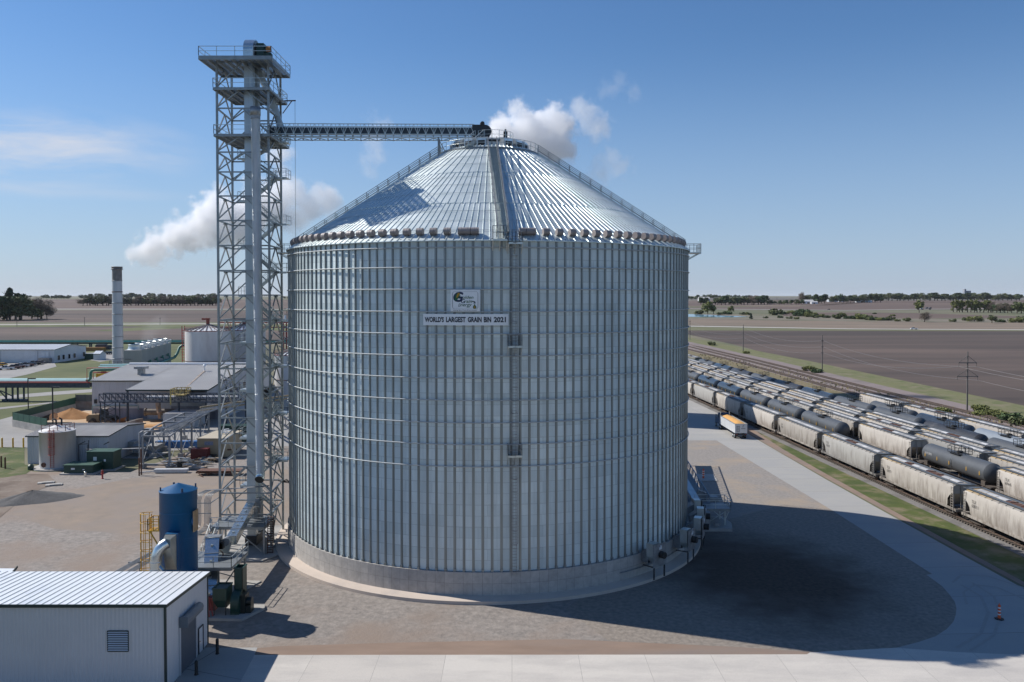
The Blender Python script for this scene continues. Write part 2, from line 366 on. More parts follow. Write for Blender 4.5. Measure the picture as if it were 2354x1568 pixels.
# ploughed fields and roads, right of the bin
VB = [(1300,800),(1583,781),(1700,810),(1850,852),(2000,893),(2150,930),(2354,985),(2600,1050)]
sheet('ploughed_field', [(1300,758.5),(1583,759.3),(1950,760.3),(2354,761),(2900,762),(2900,1120),(2600,1040),(2354,968),(2150,915),(2000,877),(1850,836),(1700,795),(1583,769),(1300,762)], .03, FIELD)
sheet('green_verge', [(1200,750.5),(1583,751.5),(1950,757.6),(2354,759.3),(2900,761),(2900,762.5),(2354,761.4),(1950,760.8),(1583,760),(1200,759)], .10, groundmat('muted verge grass',(.115,.125,.05),(.16,.15,.08),.05,None,.1,(.5,.7),.3,1))
def stripe(name, xs_, ya, yb, off, mat): return sheet(name, [(x,a) for x,a in zip(xs_,ya)]+[(x,b) for x,b in zip(xs_,yb)][::-1], off, mat)
stripe('farm_road', [1200,1583,1950,2354,2900], [748,749.3,755.8,758,760], [749.3,751,757.2,759.3,761.4], .18, groundmat('pale gravel road', (.50,.47,.42), (.42,.40,.36), .1))
stripe('tan_field', [1100,1583,1650,1950,2354,2900], [733,733.5,734,739,742,744], [748,749,750.4,755.6,757.8,759.8], .10, TAN)
stripe('wetland', [1100,1583,1950,2354,2900], [721,722,727,734,738], [733,733.8,739.4,742.4,744.4], .10, groundmat('wet pale grass', (.23,.185,.15), (.15,.135,.09), .03, (.11,.12,.06), .01))
sheet('pond', [(1500,721.5),(1583,722.3),(1640,724.5),(1690,726.8),(1722,728.3),(1690,729.6),(1640,729.8),(1583,728.8),(1500,728.5)], .25, WATER)
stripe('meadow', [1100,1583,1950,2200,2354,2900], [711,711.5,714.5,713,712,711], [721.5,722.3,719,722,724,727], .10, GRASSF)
stripe('dark_field', [1800,1950,2100,2354,2700], [719,718.5,720,728,734], [727,730,733,731,736], .22, FIELD2)
stripe('brown_field', [1100,1583,1850,1950,2354,2900], [708,707.5,703.5,696,694,693], [709.5,710,712.5,713,711.5,711], .10, FIELD2)
stripe('highway', [1100,1583,1800,1950,2100,2354,2900], [709.6,710,712.2,713.4,711,709,708], [710.6,711,713.1,714.3,712,710,709], .4, groundmat('pale road', (.36,.34,.31), (.32,.30,.28), .1))
stripe('stubble_strip', [1100,1583,1750,1840], [703,703.5,702.5,703], [704.5,705,704.5,704.8], .35, TAN)
stripe('far_field', [1100,1583,1900,2000,2354,2900], [690,691,688,691,690,689], [703,703,702,696,695,694], .10, FIELD2)
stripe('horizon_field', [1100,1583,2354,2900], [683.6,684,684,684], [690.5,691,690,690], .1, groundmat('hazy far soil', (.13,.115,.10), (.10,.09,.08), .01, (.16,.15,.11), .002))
# left of the bin
LX = [-500,0,260,500,667,1000]
stripe('north_field', LX, [688,688,688,688.5,689,690], [710.5,710.2,710.1,710,710,710], .10, FIELD2)
stripe('north_road', LX, [710.5,710.2,710.1,710.4,710.8,711], [711.8,711.6,711.5,711.8,712,712.4], .3, groundmat('pale road', (.36,.34,.31), (.32,.30,.28), .1))
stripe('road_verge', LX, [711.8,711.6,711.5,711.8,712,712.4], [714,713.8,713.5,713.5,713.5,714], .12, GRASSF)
stripe('middle_field', LX, [714,713.8,713.5,713.5,713.5,714], [743,742,741,741,741,742], .10, FIELD)
stripe('pale_track', LX, [718,718,717.5,717,716.5,716], [718.8,718.7,718.2,717.6,717,716.6], .24, TAN)
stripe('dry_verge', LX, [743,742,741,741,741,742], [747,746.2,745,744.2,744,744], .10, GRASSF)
stripe('county_road', LX, [747,746.2,745,744.2,744,744], [748.6,747.8,746.4,745.6,745.4,745.4], .2, groundmat('pale gravel road', (.50,.47,.42), (.42,.40,.36), .1))
stripe('roadside_grass', LX, [748.6,747.8,746.4,745.6,745.4,745.4], [753,752.5,750.5,752,756,756], .14, GRASS)
stripe('near_field', LX, [753,752.5,750.5,752,756,756], [792,790,788,786,786,786], .10, FIELD)
sheet('grass_waterway', [(205,761.5),(260,757),(330,752),(420,749),(667,748),(667,762),(500,752),(400,756),(340,759),(280,762)], .16, GRASS)
sheet('lawn', [(-600,812),(0,800),(200,792),(420,788),(600,800),(600,870),(240,960),(60,958),(26,985),(0,985),(-600,1080)], .02, GRASS)
sheet('lot_paving', [(-400,835),(0,836),(125,834),(130,843),(60,862),(0,874),(-400,935)], .06, ASPH)
sheet('side_lot', [(190,812),(300,806),(360,812),(300,822),(230,832),(196,826)], .06, ASPH)
sheet('drive', [(-400,930),(0,911),(120,901),(212,895),(260,893),(260,899),(212,902),(120,909),(0,918),(-400,940)], .06, ASPH)
sheet('upper_drive', [(100,880),(180,871),(260,862),(260,872),(190,878),(120,886)], .06, ASPH)
sheet('lower_path', [(-400,955),(0,937),(90,928),(140,922),(140,925),(90,931),(0,941.5),(-400,965)], .06, ASPH)
sheet('plant_road', [(-500,1140),(-500,1050),(0,965),(26,958),(150,948),(170,934),(215,915),(420,905),(560,900),(1000,900),(1000,1020),(660,1026),(500,1030),(330,1040),(200,1048),(55,1029),(0,1028),(-100,1034)], .03, ASPH)
sheet('weedy_ground', [(-500,1400),(-500,1040),(0,1028),(56,1029),(56,1068),(80,1075),(60,1090),(0,1100),(-200,1150)], .04, GRASSD, kind='stuff')
sheet('brown_ground', [(-300,1240),(-200,1150),(0,1100),(60,1090),(110,1090),(130,1110),(60,1140),(0,1190)], .045, groundmat('turned brown earth', (.17,.12,.09), (.23,.19,.15), .5, (.13,.095,.07), .15, (.45,.6), .9, 2.5))

# dark spilled soil blended into the gravel of the turning circle
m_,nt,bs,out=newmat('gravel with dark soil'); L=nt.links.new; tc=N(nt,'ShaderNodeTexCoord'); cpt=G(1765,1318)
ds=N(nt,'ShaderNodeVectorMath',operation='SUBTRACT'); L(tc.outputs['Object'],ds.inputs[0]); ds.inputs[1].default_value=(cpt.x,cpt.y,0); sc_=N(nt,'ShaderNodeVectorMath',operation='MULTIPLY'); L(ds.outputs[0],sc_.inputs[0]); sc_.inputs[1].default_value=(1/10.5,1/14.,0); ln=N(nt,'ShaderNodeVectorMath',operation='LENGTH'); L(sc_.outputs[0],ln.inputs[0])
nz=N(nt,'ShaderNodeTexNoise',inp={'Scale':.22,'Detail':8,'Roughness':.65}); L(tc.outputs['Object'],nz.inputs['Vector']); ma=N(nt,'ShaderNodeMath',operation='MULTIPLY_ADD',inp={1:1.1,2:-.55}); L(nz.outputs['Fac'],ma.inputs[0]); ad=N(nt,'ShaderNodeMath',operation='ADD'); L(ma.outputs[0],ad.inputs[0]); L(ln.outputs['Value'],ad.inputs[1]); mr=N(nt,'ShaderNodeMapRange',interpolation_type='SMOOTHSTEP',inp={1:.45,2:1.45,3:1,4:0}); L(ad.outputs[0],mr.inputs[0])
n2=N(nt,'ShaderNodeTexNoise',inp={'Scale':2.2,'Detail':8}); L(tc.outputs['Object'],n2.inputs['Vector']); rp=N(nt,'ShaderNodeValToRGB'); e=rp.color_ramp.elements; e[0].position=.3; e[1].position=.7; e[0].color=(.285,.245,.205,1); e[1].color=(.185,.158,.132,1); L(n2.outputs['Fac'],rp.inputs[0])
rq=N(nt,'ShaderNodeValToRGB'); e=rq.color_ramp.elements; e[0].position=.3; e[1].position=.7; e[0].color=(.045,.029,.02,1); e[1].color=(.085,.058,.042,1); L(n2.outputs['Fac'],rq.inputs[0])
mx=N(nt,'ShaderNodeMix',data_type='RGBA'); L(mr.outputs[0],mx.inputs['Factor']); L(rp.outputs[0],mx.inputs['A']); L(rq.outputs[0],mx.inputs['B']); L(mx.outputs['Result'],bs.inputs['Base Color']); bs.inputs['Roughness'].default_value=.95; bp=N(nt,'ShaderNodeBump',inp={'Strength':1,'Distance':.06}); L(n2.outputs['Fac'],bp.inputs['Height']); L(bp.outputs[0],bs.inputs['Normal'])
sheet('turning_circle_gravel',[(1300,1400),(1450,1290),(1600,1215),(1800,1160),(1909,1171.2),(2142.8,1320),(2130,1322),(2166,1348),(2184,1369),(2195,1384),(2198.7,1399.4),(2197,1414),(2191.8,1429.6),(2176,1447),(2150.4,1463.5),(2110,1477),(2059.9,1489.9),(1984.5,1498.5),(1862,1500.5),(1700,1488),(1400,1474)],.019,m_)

TYRE=groundmat('tyre darkened concrete',(.30,.285,.265),(.35,.335,.31),1.5,None,.1,(.5,.7),.02,4)
def arc(pts,w_,z):
    ps=[G(*p) for p in pts]; a=[];b=[]
    for i,p in enumerate(ps):
        d=(ps[min(i+1,len(ps)-1)]-ps[max(i-1,0)]).normalized(); n_=Vector((-d.y,d.x,0)); a.append(p+n_*w_/2); b.append(p-n_*w_/2)
    return sheet('tyre_mark',[(p.x,p.y) for p in a+b[::-1]],z,TYRE,img=False)
arc([(2354,1352),(2270,1325),(2210,1322),(2190,1340)],.30,.037); arc([(2354,1378),(2290,1350),(2240,1345),(2215,1362),(2222,1390)],.26,.0385)
arc([(2210,1345),(2255,1372),(2272,1410),(2255,1455),(2200,1490)],.32,.040); arc([(2235,1340),(2285,1372),(2300,1415),(2285,1460),(2230,1497)],.24,.0415)
arc([(700,1499),(900,1487),(1200,1481),(1500,1484),(1750,1496)],.5,.043) if False else None
# ---------------------------------------------------------------- the big grain bin
CX, CY, R = -2.93, 108.1, 25.15
ZW, ZE = 2.75, 36.05
RT = .645                      # roof slope
def pol(az, r, z): return Vector((CX+r*sin(az), CY-r*cos(az), z))
def zr(r): return ZE+.05+(R-r)*RT
def galvwall():
    m, nt, bs, out = newmat('corrugated galvanised wall'); L = nt.links.new
    uv = N(nt,'ShaderNodeUVMap'); mp = N(nt,'ShaderNodeMapping'); L(uv.outputs[0], mp.inputs[0])
    br = N(nt,'ShaderNodeTexBrick', offset=0.5, inp={'Scale':1.0,'Mortar Size':.012,'Mortar Smooth':.1,'Brick Width':3.0,'Row Height':1.0,'Color1':(.57,.655,.665,1),'Color2':(.68,.76,.765,1),'Mortar':(.36,.41,.42,1),'Bias':0.1})
    L(mp.outputs[0], br.inputs['Vector'])
    # overlapped splice rectangles between every second pair of stiffeners
    b2 = N(nt,'ShaderNodeTexBrick', offset=0.5, inp={'Scale':1.0,'Mortar Size':.11,'Mortar Smooth':.3,'Brick Width':1.0,'Row Height':2.0,'Color1':(1,1,1,1),'Color2':(.9,.9,.9,1),'Mortar':(.93,.93,.93,1)})
    L(mp.outputs[0], b2.inputs['Vector'])
    mu = N(nt,'ShaderNodeMix', data_type='RGBA', blend_type='MULTIPLY', inp={'Factor':.8}); L(br.outputs['Color'], mu.inputs['A']); L(b2.outputs['Color'], mu.inputs['B'])
    tc = N(nt,'ShaderNodeTexCoord'); mq = N(nt,'ShaderNodeMapping'); mq.inputs['Scale'].default_value=(1,1,.15); L(tc.outputs['Object'], mq.inputs[0])
    nz = N(nt,'ShaderNodeTexNoise', inp={'Scale':.8,'Detail':6,'Roughness':.65}); L(mq.outputs[0], nz.inputs['Vector'])
    mr = N(nt,'ShaderNodeMapRange', inp={1:.35,2:.7,3:.86,4:1.1}); L(nz.outputs['Fac'], mr.inputs[0])
    hs = N(nt,'ShaderNodeHueSaturation'); L(mr.outputs[0], hs.inputs['Value']); L(mu.outputs['Result'], hs.inputs['Color']); L(hs.outputs[0], bs.inputs['Base Color'])
    r2 = N(nt,'ShaderNodeMapRange', inp={1:.3,2:.7,3:.36,4:.48}); L(nz.outputs['Fac'], r2.inputs[0]); L(r2.outputs[0], bs.inputs['Roughness'])
    bs.inputs['Metallic'].default_value = .58
    return m
GW = galvwall()
bin_ = thing('grain_bin', 'huge galvanised steel grain bin with a conical ribbed roof', 'grain bin', (CX,CY,0))
# corrugated wall
NS = 168; per = .1116; nrow = int((ZE-ZW)/per*4); me = bpy.data.meshes.new('wall')
vs_, fs_, uv_ = [], [], []
for j in range(nrow+1):
    z = ZW+(ZE-ZW)*j/nrow; rr = R+.0145*(1, 0, -1, 0)[j % 4]
    for i in range(NS):
        a = 2*pi*(i+.5)/NS; vs_.append((rr*sin(a), -rr*cos(a), z))
for j in range(nrow):
    for i in range(NS):
        i2 = (i+1) % NS; fs_.append((j*NS+i, j*NS+i2, (j+1)*NS+i2, (j+1)*NS+i))
me.from_pydata(vs_, [], fs_); me.polygons.foreach_set('use_smooth', [True]*len(fs_))
ul = me.uv_layers.new(name='UVMap'); flat = []
for j in range(nrow):
    v0, v1 = (ZE-ZW)*j/nrow/1.117, (ZE-ZW)*(j+1)/nrow/1.117
    for i in range(NS): flat += [i, v0, i+1, v0, i+1, v1, i, v1]
ul.data.foreach_set('uv', flat); me.update(); me.materials.append(GW)
wo_ = bpy.data.objects.new('wall', me); COL.objects.link(wo_); wo_.parent = bin_
# stiffeners: hat section, one mesh shared by all
STIF = pm('stiffener galvanised steel', (.23,.255,.26), (.30,.33,.335), .9, .45, .75, stretch=(1,1,.2), c3=(.25,.235,.21), s3=.15, t3=(.55,.75))
def hatmesh():
    m = MB(); pr = [(-.135,.016),(-.075,.022),(-.058,.105),(.058,.105),(.075,.022),(.135,.016)]
    zs = [ZW-.05, ZW+8, ZW+16, ZW+24, ZE+.05]
    for a, b in zip(zs, zs[1:]):
        v = [(x, -(R+y), a) for x,y in pr]+[(x, -(R+y), b-.0) for x,y in pr]
        m.add(v, [(i,i+1,7+i,6+i) for i in range(5)])
    m.box((0,-(R+.09),ZW+.1),(.24,.16,.3))
    return m
hm = hatmesh().mesh('stiffener'); hm.materials.append(STIF)
order = sorted(range(NS), key=lambda i: abs(((i/NS+.5) % 1)-.5))
for i in order[:100]:
    o = bpy.data.objects.new('stiffener', hm); COL.objects.link(o); o.parent = bin_; o.rotation_euler = (0,0,2*pi*i/NS)
mb = MB()
for i in order[100:]:
    M_ = Matrix.Rotation(2*pi*i/NS, 3, 'Z')
    mb.add([M_@v.co for v in hm.vertices], [tuple(p.vertices) for p in hm.polygons])
part('rear_stiffeners', mb, STIF, bin_, kind='stuff', local=True)
# wind rings
RINGM = pm('galvanised wind ring', (.42,.45,.46), (.50,.53,.54), 2, .62, .25)
for y in (568,614,665,716.6,767.8,818.4,869.5,920.7,972.4,1022.5,1073.5):
    z = ZY(y, 82.8); m = MB(); m.pipe([(( R+.19)*sin(2*pi*k/168), -(R+.19)*cos(2*pi*k/168), z) for k in range(169)], .055, 8, False)
    part('wind_ring', m, RINGM, bin_, local=True)
# foundation wall with form joints and a sloped-top footing
fm, nt, bs, out = newmat('formed concrete'); L = nt.links.new
uvn = N(nt,'ShaderNodeUVMap'); br = N(nt,'ShaderNodeTexBrick', offset=0.0, inp={'Scale':1.0,'Mortar Size':.02,'Mortar Smooth':.3,'Brick Width':1.0,'Row Height':1.3,'Color1':(.46,.435,.40,1),'Color2':(.39,.37,.345,1),'Mortar':(.27,.255,.235,1),'Bias':0})
L(uvn.outputs[0], br.inputs['Vector']); tc = N(nt,'ShaderNodeTexCoord')
nz = N(nt,'ShaderNodeTexNoise', inp={'Scale':1.5,'Detail':8,'Roughness':.7}); L(tc.outputs['Object'], nz.inputs['Vector'])
mr = N(nt,'ShaderNodeMapRange', inp={1:.3,2:.7,3:.8,4:1.15}); L(nz.outputs['Fac'], mr.inputs[0]); hs = N(nt,'ShaderNodeHueSaturation'); L(mr.outputs[0], hs.inputs['Value']); L(br.outputs['Color'], hs.inputs['Color']); L(hs.outputs[0], bs.inputs['Base Color']); bs.inputs['Roughness'].default_value = .9
me = bpy.data.meshes.new('foundation_wall'); n = 192; zz = [0,.0,ZW-.02]; RF = R+.28
v = [((RF)*sin(2*pi*k/n), -RF*cos(2*pi*k/n), z) for z in (.3, ZW-.02) for k in range(n)]+[((R-.1)*sin(2*pi*k/n), -(R-.1)*cos(2*pi*k/n), ZW-.02) for k in range(n)]
f = [(k,(k+1)%n,n+(k+1)%n,n+k) for k in range(n)]+[(n+k,n+(k+1)%n,2*n+(k+1)%n,2*n+k) for k in range(n)]
me.from_pydata(v, [], f); ul = me.uv_layers.new(name='UVMap'); fl = []
for k in range(n): fl += [k*.87,0,(k+1)*.87,0,(k+1)*.87,2.44,k*.87,2.44]
for k in range(n): fl += [k*.87,.4,(k+1)*.87,.4,(k+1)*.87,.5,k*.87,.5]
ul.data.foreach_set('uv', fl); me.materials.append(fm); me.update()
o = bpy.data.objects.new('foundation_wall', me); COL.objects.link(o); o.parent = bin_
mb = MB(); rf2 = R+1.75; mb.lathe((0,0,0), [(RF-.05,.42),(rf2,.34),(rf2,.34),(rf2,0)], 192)
part('footing', mb, pm('beige concrete footing', (.58,.49,.41), (.52,.44,.37), .5, .85, c3=(.46,.40,.35), s3=.3), bin_, local=True)
# roof: three tiers of ribbed sheets
def roofmat():
    m, nt, bs, out = newmat('ribbed roof sheet'); L = nt.links.new
    tc = N(nt,'ShaderNodeTexCoord'); nz = N(nt,'ShaderNodeTexNoise', inp={'Scale':.5,'Detail':6}); L(tc.outputs['Object'], nz.inputs['Vector'])
    rp = N(nt,'ShaderNodeValToRGB'); e = rp.color_ramp.elements; e[0].position=.35; e[1].position=.65; e[0].color=(.62,.69,.675,1); e[1].color=(.72,.78,.765,1); L(nz.outputs['Fac'], rp.inputs[0])
    L(rp.outputs[0], bs.inputs['Base Color']); bs.inputs['Metallic'].default_value=.6; mr = N(nt,'ShaderNodeMapRange', inp={3:.42,4:.55}); L(nz.outputs['Fac'], mr.inputs[0]); L(mr.outputs[0], bs.inputs['Roughness'])
    return m
RM = roofmat()
tiers = [(R+.28, 18.3, 216, 0), (18.6, 11.8, 144, .07), (12.1, 5.6, 72, .14)]
for r0, r1, nr, lift in tiers:
    m = MB(); seg = nr
    m.add([((r)*sin(2*pi*(k+.5)/seg), -r*cos(2*pi*(k+.5)/seg), zr(r)+lift) for r in (r0,r1) for k in range(seg)], [(k,(k+1)%seg,seg+(k+1)%seg,seg+k) for k in range(seg)], True)
    for k in range(nr):
        a = 2*pi*(k)/nr; t = Vector((cos(a), sin(a), 0)); rad = Vector((sin(a), -cos(a), 0)); up = Vector((0,0,1)); vv = []
        for r in (r0+.03, r1-.05):
            c = rad*r+up*(zr(r)+lift)
            for du, dh in ((-.075,-.02),(-.035,.075),(.035,.075),(.075,-.02)): vv.append(c+t*du+up*dh)
        m.add(vv, [(0,1,5,4),(1,2,6,5),(2,3,7,6),(3,2,1,0)])
    if lift or True:
        m.add([(r0*sin(2*pi*(k+.5)/seg), -r0*cos(2*pi*(k+.5)/seg), zr(r0)+lift-d) for d in (0,.09) for k in range(seg)], [(k,seg+k,seg+(k+1)%seg,(k+1)%seg) for k in range(seg)])
    part('roof_tier', m, RM, bin_, local=True)
m = MB()
for r in (23.9, 22.1, 20.3, 16.8, 15.0, 13.3, 10.4, 8.6):
    z = zr(r)+.14+(.07 if r < 18.4 else 0)+(.07 if r < 12 else 0)
    m.pipe([(r*sin(2*pi*k/108), -r*cos(2*pi*k/108), z) for k in range(109)], .018, 4, False)
part('roof_cable', m, GALV, bin_, local=True)
# eave vents (grey gooseneck caps)
VENTM = pm('grey vent cap plastic', (.235,.205,.20), (.30,.265,.255), 3, .5)
vm = MB(); rr = R-.55; zc = zr(rr)+.42
vm.pipe([(-.24,0,0),(-.1,0,0),(.0,0,0),(.1,0,0),(.24,0,0)], .37, 16)
vm.v = [(x*1.35, y, z) for x,y,z in vm.v]
vm.lathe((0,0,0), [(.375,.0),(.39,.03),(.375,.06)], 16, axis=Matrix.Rotation(pi/2,3,'Y'))
vm.box((0,.1,-.38),(.3,.34,.4))
vme = vm.mesh('eave_vent'); vme.materials.append(VENTM)
vi = [k for k in range(108)]
def ventpos(k): return 2*pi*(k+.5)/108
vorder = sorted(vi, key=lambda k: abs(((k+.5)/108+.5) % 1-.5))
skip = {0, 1, 2}
for j, k in enumerate(vorder[:78]):
    if k in skip: continue
    a = ventpos(k); o = bpy.data.objects.new('eave_vent', vme); COL.objects.link(o); o.parent = bin_
    o.location = (rr*sin(a), -rr*cos(a), zc); o.rotation_euler = (0,0,a)
for a in (radians(-2.0), radians(-3.6), radians(9.3), radians(10.9)):
    o = bpy.data.objects.new('eave_vent', vme); COL.objects.link(o); o.parent = bin_
    o.location = (rr*sin(a), -rr*cos(a), zc); o.rotation_euler = (0,0,a)
mb = MB()
for k in vorder[78:]:
    a = ventpos(k); M_ = Matrix.Rotation(a,3,'Z'); mb.add([M_@v.co+Vector((rr*sin(a),-rr*cos(a),zc)) for v in vme.vertices], [tuple(p.vertices) for p in vme.polygons])
part('rear_eave_vents', mb, VENTM, bin_, kind='stuff', local=True)
# peak: ring walkway, hoods, collar, upper deck
def ringrail(m, r, z, n, h=1.07, a0=0, a1=2*pi, rr_=.032):
    pts = [Vector((r*sin(a0+(a1-a0)*k/n), -r*cos(a0+(a1-a0)*k/n), z)) for k in range(n+1)]
    for hh in (h, h*.5): m.pipe([p+Vector((0,0,hh)) for p in pts], rr_, 5, False)
    for p in pts: m.bar(p, p+Vector((0,0,h)), .06)
ZP = zr(6.3)+.3
m = MB(); m.lathe((0,0,0), [(5.3,ZP),(6.4,ZP),(6.4,ZP),(6.4,ZP-.16),(6.4,ZP-.16),(5.3,ZP-.16),(5.3,ZP-.16),(5.3,ZP)], 48, smooth=False)
for k in range(24):
    a = 2*pi*k/24; m.bar((6.3*sin(a),-6.3*cos(a),ZP-.16),(5.7*sin(a),-5.7*cos(a),ZP-.7), .09)
part('ring_walkway', m, GRATE, bin_, local=True)
m = MB(); ringrail(m, 6.35, ZP, 32); part('walkway_rail', m, GALV, bin_, local=True)
m = MB(); m.lathe((0,0,0), [(5.65,zr(5.7)+.1),(2.3,zr(5.7)+.7),(2.3,zr(5.7)+.7),(2.3,zr(5.7)+1.3),(2.3,zr(5.7)+1.3),(.2,zr(5.7)+1.4)], 36)
part('roof_cap', m, RM, bin_, local=True)
HOOD = pm('bright hood metal', (.72,.75,.77), (.6,.63,.65), 2, .3, .85)
hoodm = MB(); hoodm.slab([(-.55,-.55,-.1),(-.55,.65,-.1),(-.55,.65,.55),(-.55,.2,.95),(-.55,-.55,.75)], (1.1,0,0)); hoodm.box((0,-.62,.25),(1.0,.06,.7))
hme = hoodm.mesh('roof_hood'); hme.materials.append(HOOD)
dk = MB(); dk.box((0,-.66,.22),(.85,.04,.55)); dkm = dk.mesh('hood_opening'); dkm.materials.append(DARK)
for k in range(18):
    a = 2*pi*(k+.5)/18
    if abs(((a+pi) % (2*pi))-pi-radians(4.7)) < .13: continue
    o = bpy.data.objects.new('roof_hood', hme); COL.objects.link(o); o.parent = bin_; r = 4.4; o.scale = (1.1,1.0,1.2)
    o.location = (r*sin(a), -r*cos(a), zr(5.7)+.35); o.rotation_euler = (0,0,a)
    o2 = bpy.data.objects.new('hood_opening', dkm); COL.objects.link(o2); o2.parent = o
ZT = zr(5.7)+1.6
m = MB(); m.lathe((0.4,0,0), [(0,ZT),(2.75,ZT),(2.75,ZT),(2.75,ZT-.15),(2.75,ZT-.15),(0,ZT-.15)], 20, smooth=False)
for k in range(8):
    a = 2*pi*k/8; m.bar((.4+2.5*sin(a),-2.5*cos(a),ZT-.1),(.4+2.4*sin(a),-2.4*cos(a),zr(5.7)+.8), .12)
part('peak_deck', m, GALVD, bin_, local=True)
m = MB()
ringrail(m, 2.7, ZT, 18, rr_=.03); m.v = [(x+.4, y, z) for x,y,z in m.v]
part('peak_rail', m, GALV, bin_, local=True)
m = MB(); m.box((2.1,-1.2,ZT+.6),(.5,.4,1.0)); m.tube((2.1,-1.2,ZT+1.1),(2.1,-1.2,ZT+1.4),.12); part('junction_box', m, DARK, bin_, local=True)
# small stair from ring walkway to deck
m = MB()
p0, p1 = Vector((-2.3,-5.9,ZP)), Vector((-1.2,-2.6,ZT))
for i in range(12):
    q = p0.lerp(p1, i/12); m.box(q+Vector((0,0,.1)),(.9,.28,.04), rz=-.24)
for s_ in (-.5,.5):
    o_ = Vector((s_,0,0)); m.bar(p0+o_, p1+o_, .06,.22); m.rail([p0+o_, p1+o_], 1.0, .03, 1.2)
part('peak_stair', m, GALV, bin_, local=True)
# stairs up the roof
def roofstair(az, name='roof_stair'):
    rad = Vector((sin(az),-cos(az),0)); t = Vector((cos(az),sin(az),0)); up = Vector((0,0,1))
    r0, r1 = R+.1, 6.3
    A = rad*r0+up*(zr(r0)+.55); B = rad*r1+up*(zr(r1)+.45)
    m = MB(); n = 76
    for i in range(n):
        q = A.lerp(B, (i+.5)/n); vv = []
        for a, b in ((-.48,-.07),(.48,-.07),(.48,.07),(-.48,.07)): vv.append(q+t*a+rad*b)
        m.slab(vv, (0,0,.035))
    st = part(name, m, GALV, bin_, local=True)
    m = MB()
    for s_ in (-.52,.52): m.bar(A+t*s_, B+t*s_, .06, .26)
    k = 14
    for i in range(k+1):
        q = A.lerp(B, i/k)
        for s_ in (-.5,.5): m.bar(q+t*s_-up*.55, q+t*s_, .06)
    part('stringer', m, GALV, st, local=True)
    m = MB()
    for s_ in (-.55,.55):
        for hh in (1.05,.6,.3): m.bar(A+t*s_+up*hh, B+t*s_+up*hh, .07)
        for i in range(k+1):
            q = A.lerp(B, i/k)+t*s_; m.bar(q, q+up*1.05, .08)
    part('handrail', m, GALVD, st, local=True)
roofstair(radians(4.7)); roofstair(radians(-90)); roofstair(radians(90))
# ladder, cage and rest platforms on the wall
def cyl(az, dr, z): r = R+dr; return Vector((r*sin(az), -r*cos(az), z))
LA = radians(7.15); rad = Vector((sin(LA),-cos(LA),0)); t = Vector((cos(LA),sin(LA),0)); up = Vector((0,0,1))
m = MB()
for s_ in (-.23,.23): m.bar(cyl(LA,.42,ZW-.3)+t*s_, cyl(LA,.42,ZE+2)+t*s_, .05)
z = ZW
while z < ZE+1.2: m.bar(cyl(LA,.42,z)-t*.23, cyl(LA,.42,z)+t*.23, .03); z += .3
z = ZW+.4
while z < ZE:
    for s_ in (-.23,.23): m.bar(cyl(LA,.42,z)+t*s_, cyl(LA,.05,z)+t*s_, .05)
    z += 2.23
lad = part('wall_ladder', m, GALVD, bin_, local=True)
m = MB(); z = ZW+3
def hoop(m, base, z, rad, t, rr=.36, n=10, w=.05):
    pts = [base+up*(z-base.z)+t*(rr*cos(pi*k/n))+rad*(rr*1.9*sin(pi*k/n)) for k in range(n+1)]; m.pipe(pts, w/2, 4, False); return pts
rows = []
while z < ZE: rows.append(hoop(m, cyl(LA,.42,z), z, rad, t)); z += 1.3
for j in (1,3,5,7,9): m.bar(rows[0][j], rows[-1][j], .03)
part('ladder_cage', m, GALVD, lad, local=True)
def restplat(x0, x1, zf, pol_=True, h=1.07, depth=.95):
    a0, a1 = x0, x1; m = MB(); n = 4
    prof = []
    ins = [cyl(a0+(a1-a0)*k/n, .12, zf) for k in range(n+1)]; outs = [cyl(a0+(a1-a0)*k/n, depth, zf) for k in range(n+1)]
    m.slab(ins+outs[::-1], (0,0,-.12))
    m.bar(outs[0]-up*.1, outs[-1]-up*.1, .1,.2)
    for q in (0, n//2, n): m.bar(outs[q]-up*.1, cyl(a0+(a1-a0)*q/n, .08, zf-1.1), .07)
    pl = part('rest_platform', m, GALV, bin_, local=True)
    m = MB(); m.rail([ins[0], outs[0]], h, .028, 1); m.rail(outs, h, .028, .6, posts=True); m.rail([outs[-1], ins[-1]], h, .028, 1)
    part('guard_rail', m, GALVD, pl, local=True)
def azx(x, dr=.5):
    # azimuth on the wall seen at sight line x
    best = min((i*.0005 for i in range(-3000,3000)), key=lambda a: abs((CX+(R+dr)*sin(a))/(CY-(R+dr)*cos(a))-(x-1177)/FL)); return best
restplat(azx(1167.5), azx(1198.5), ZY(795,82.3)); restplat(azx(1167.5), azx(1198.5), ZY(1047,82.3))
restplat(azx(1168), azx(1200), ZY(556.5,82.3)); restplat(azx(1133), azx(1165), ZY(549.5,82.3), h=1.3)
restplat(azx(1135), azx(1165), ZY(551,82.3)+.02) if False else None
restplat(radians(-92), radians(-86), ZE-.1, depth=1.9); restplat(radians(86), radians(92), ZE-.1, depth=1.9)
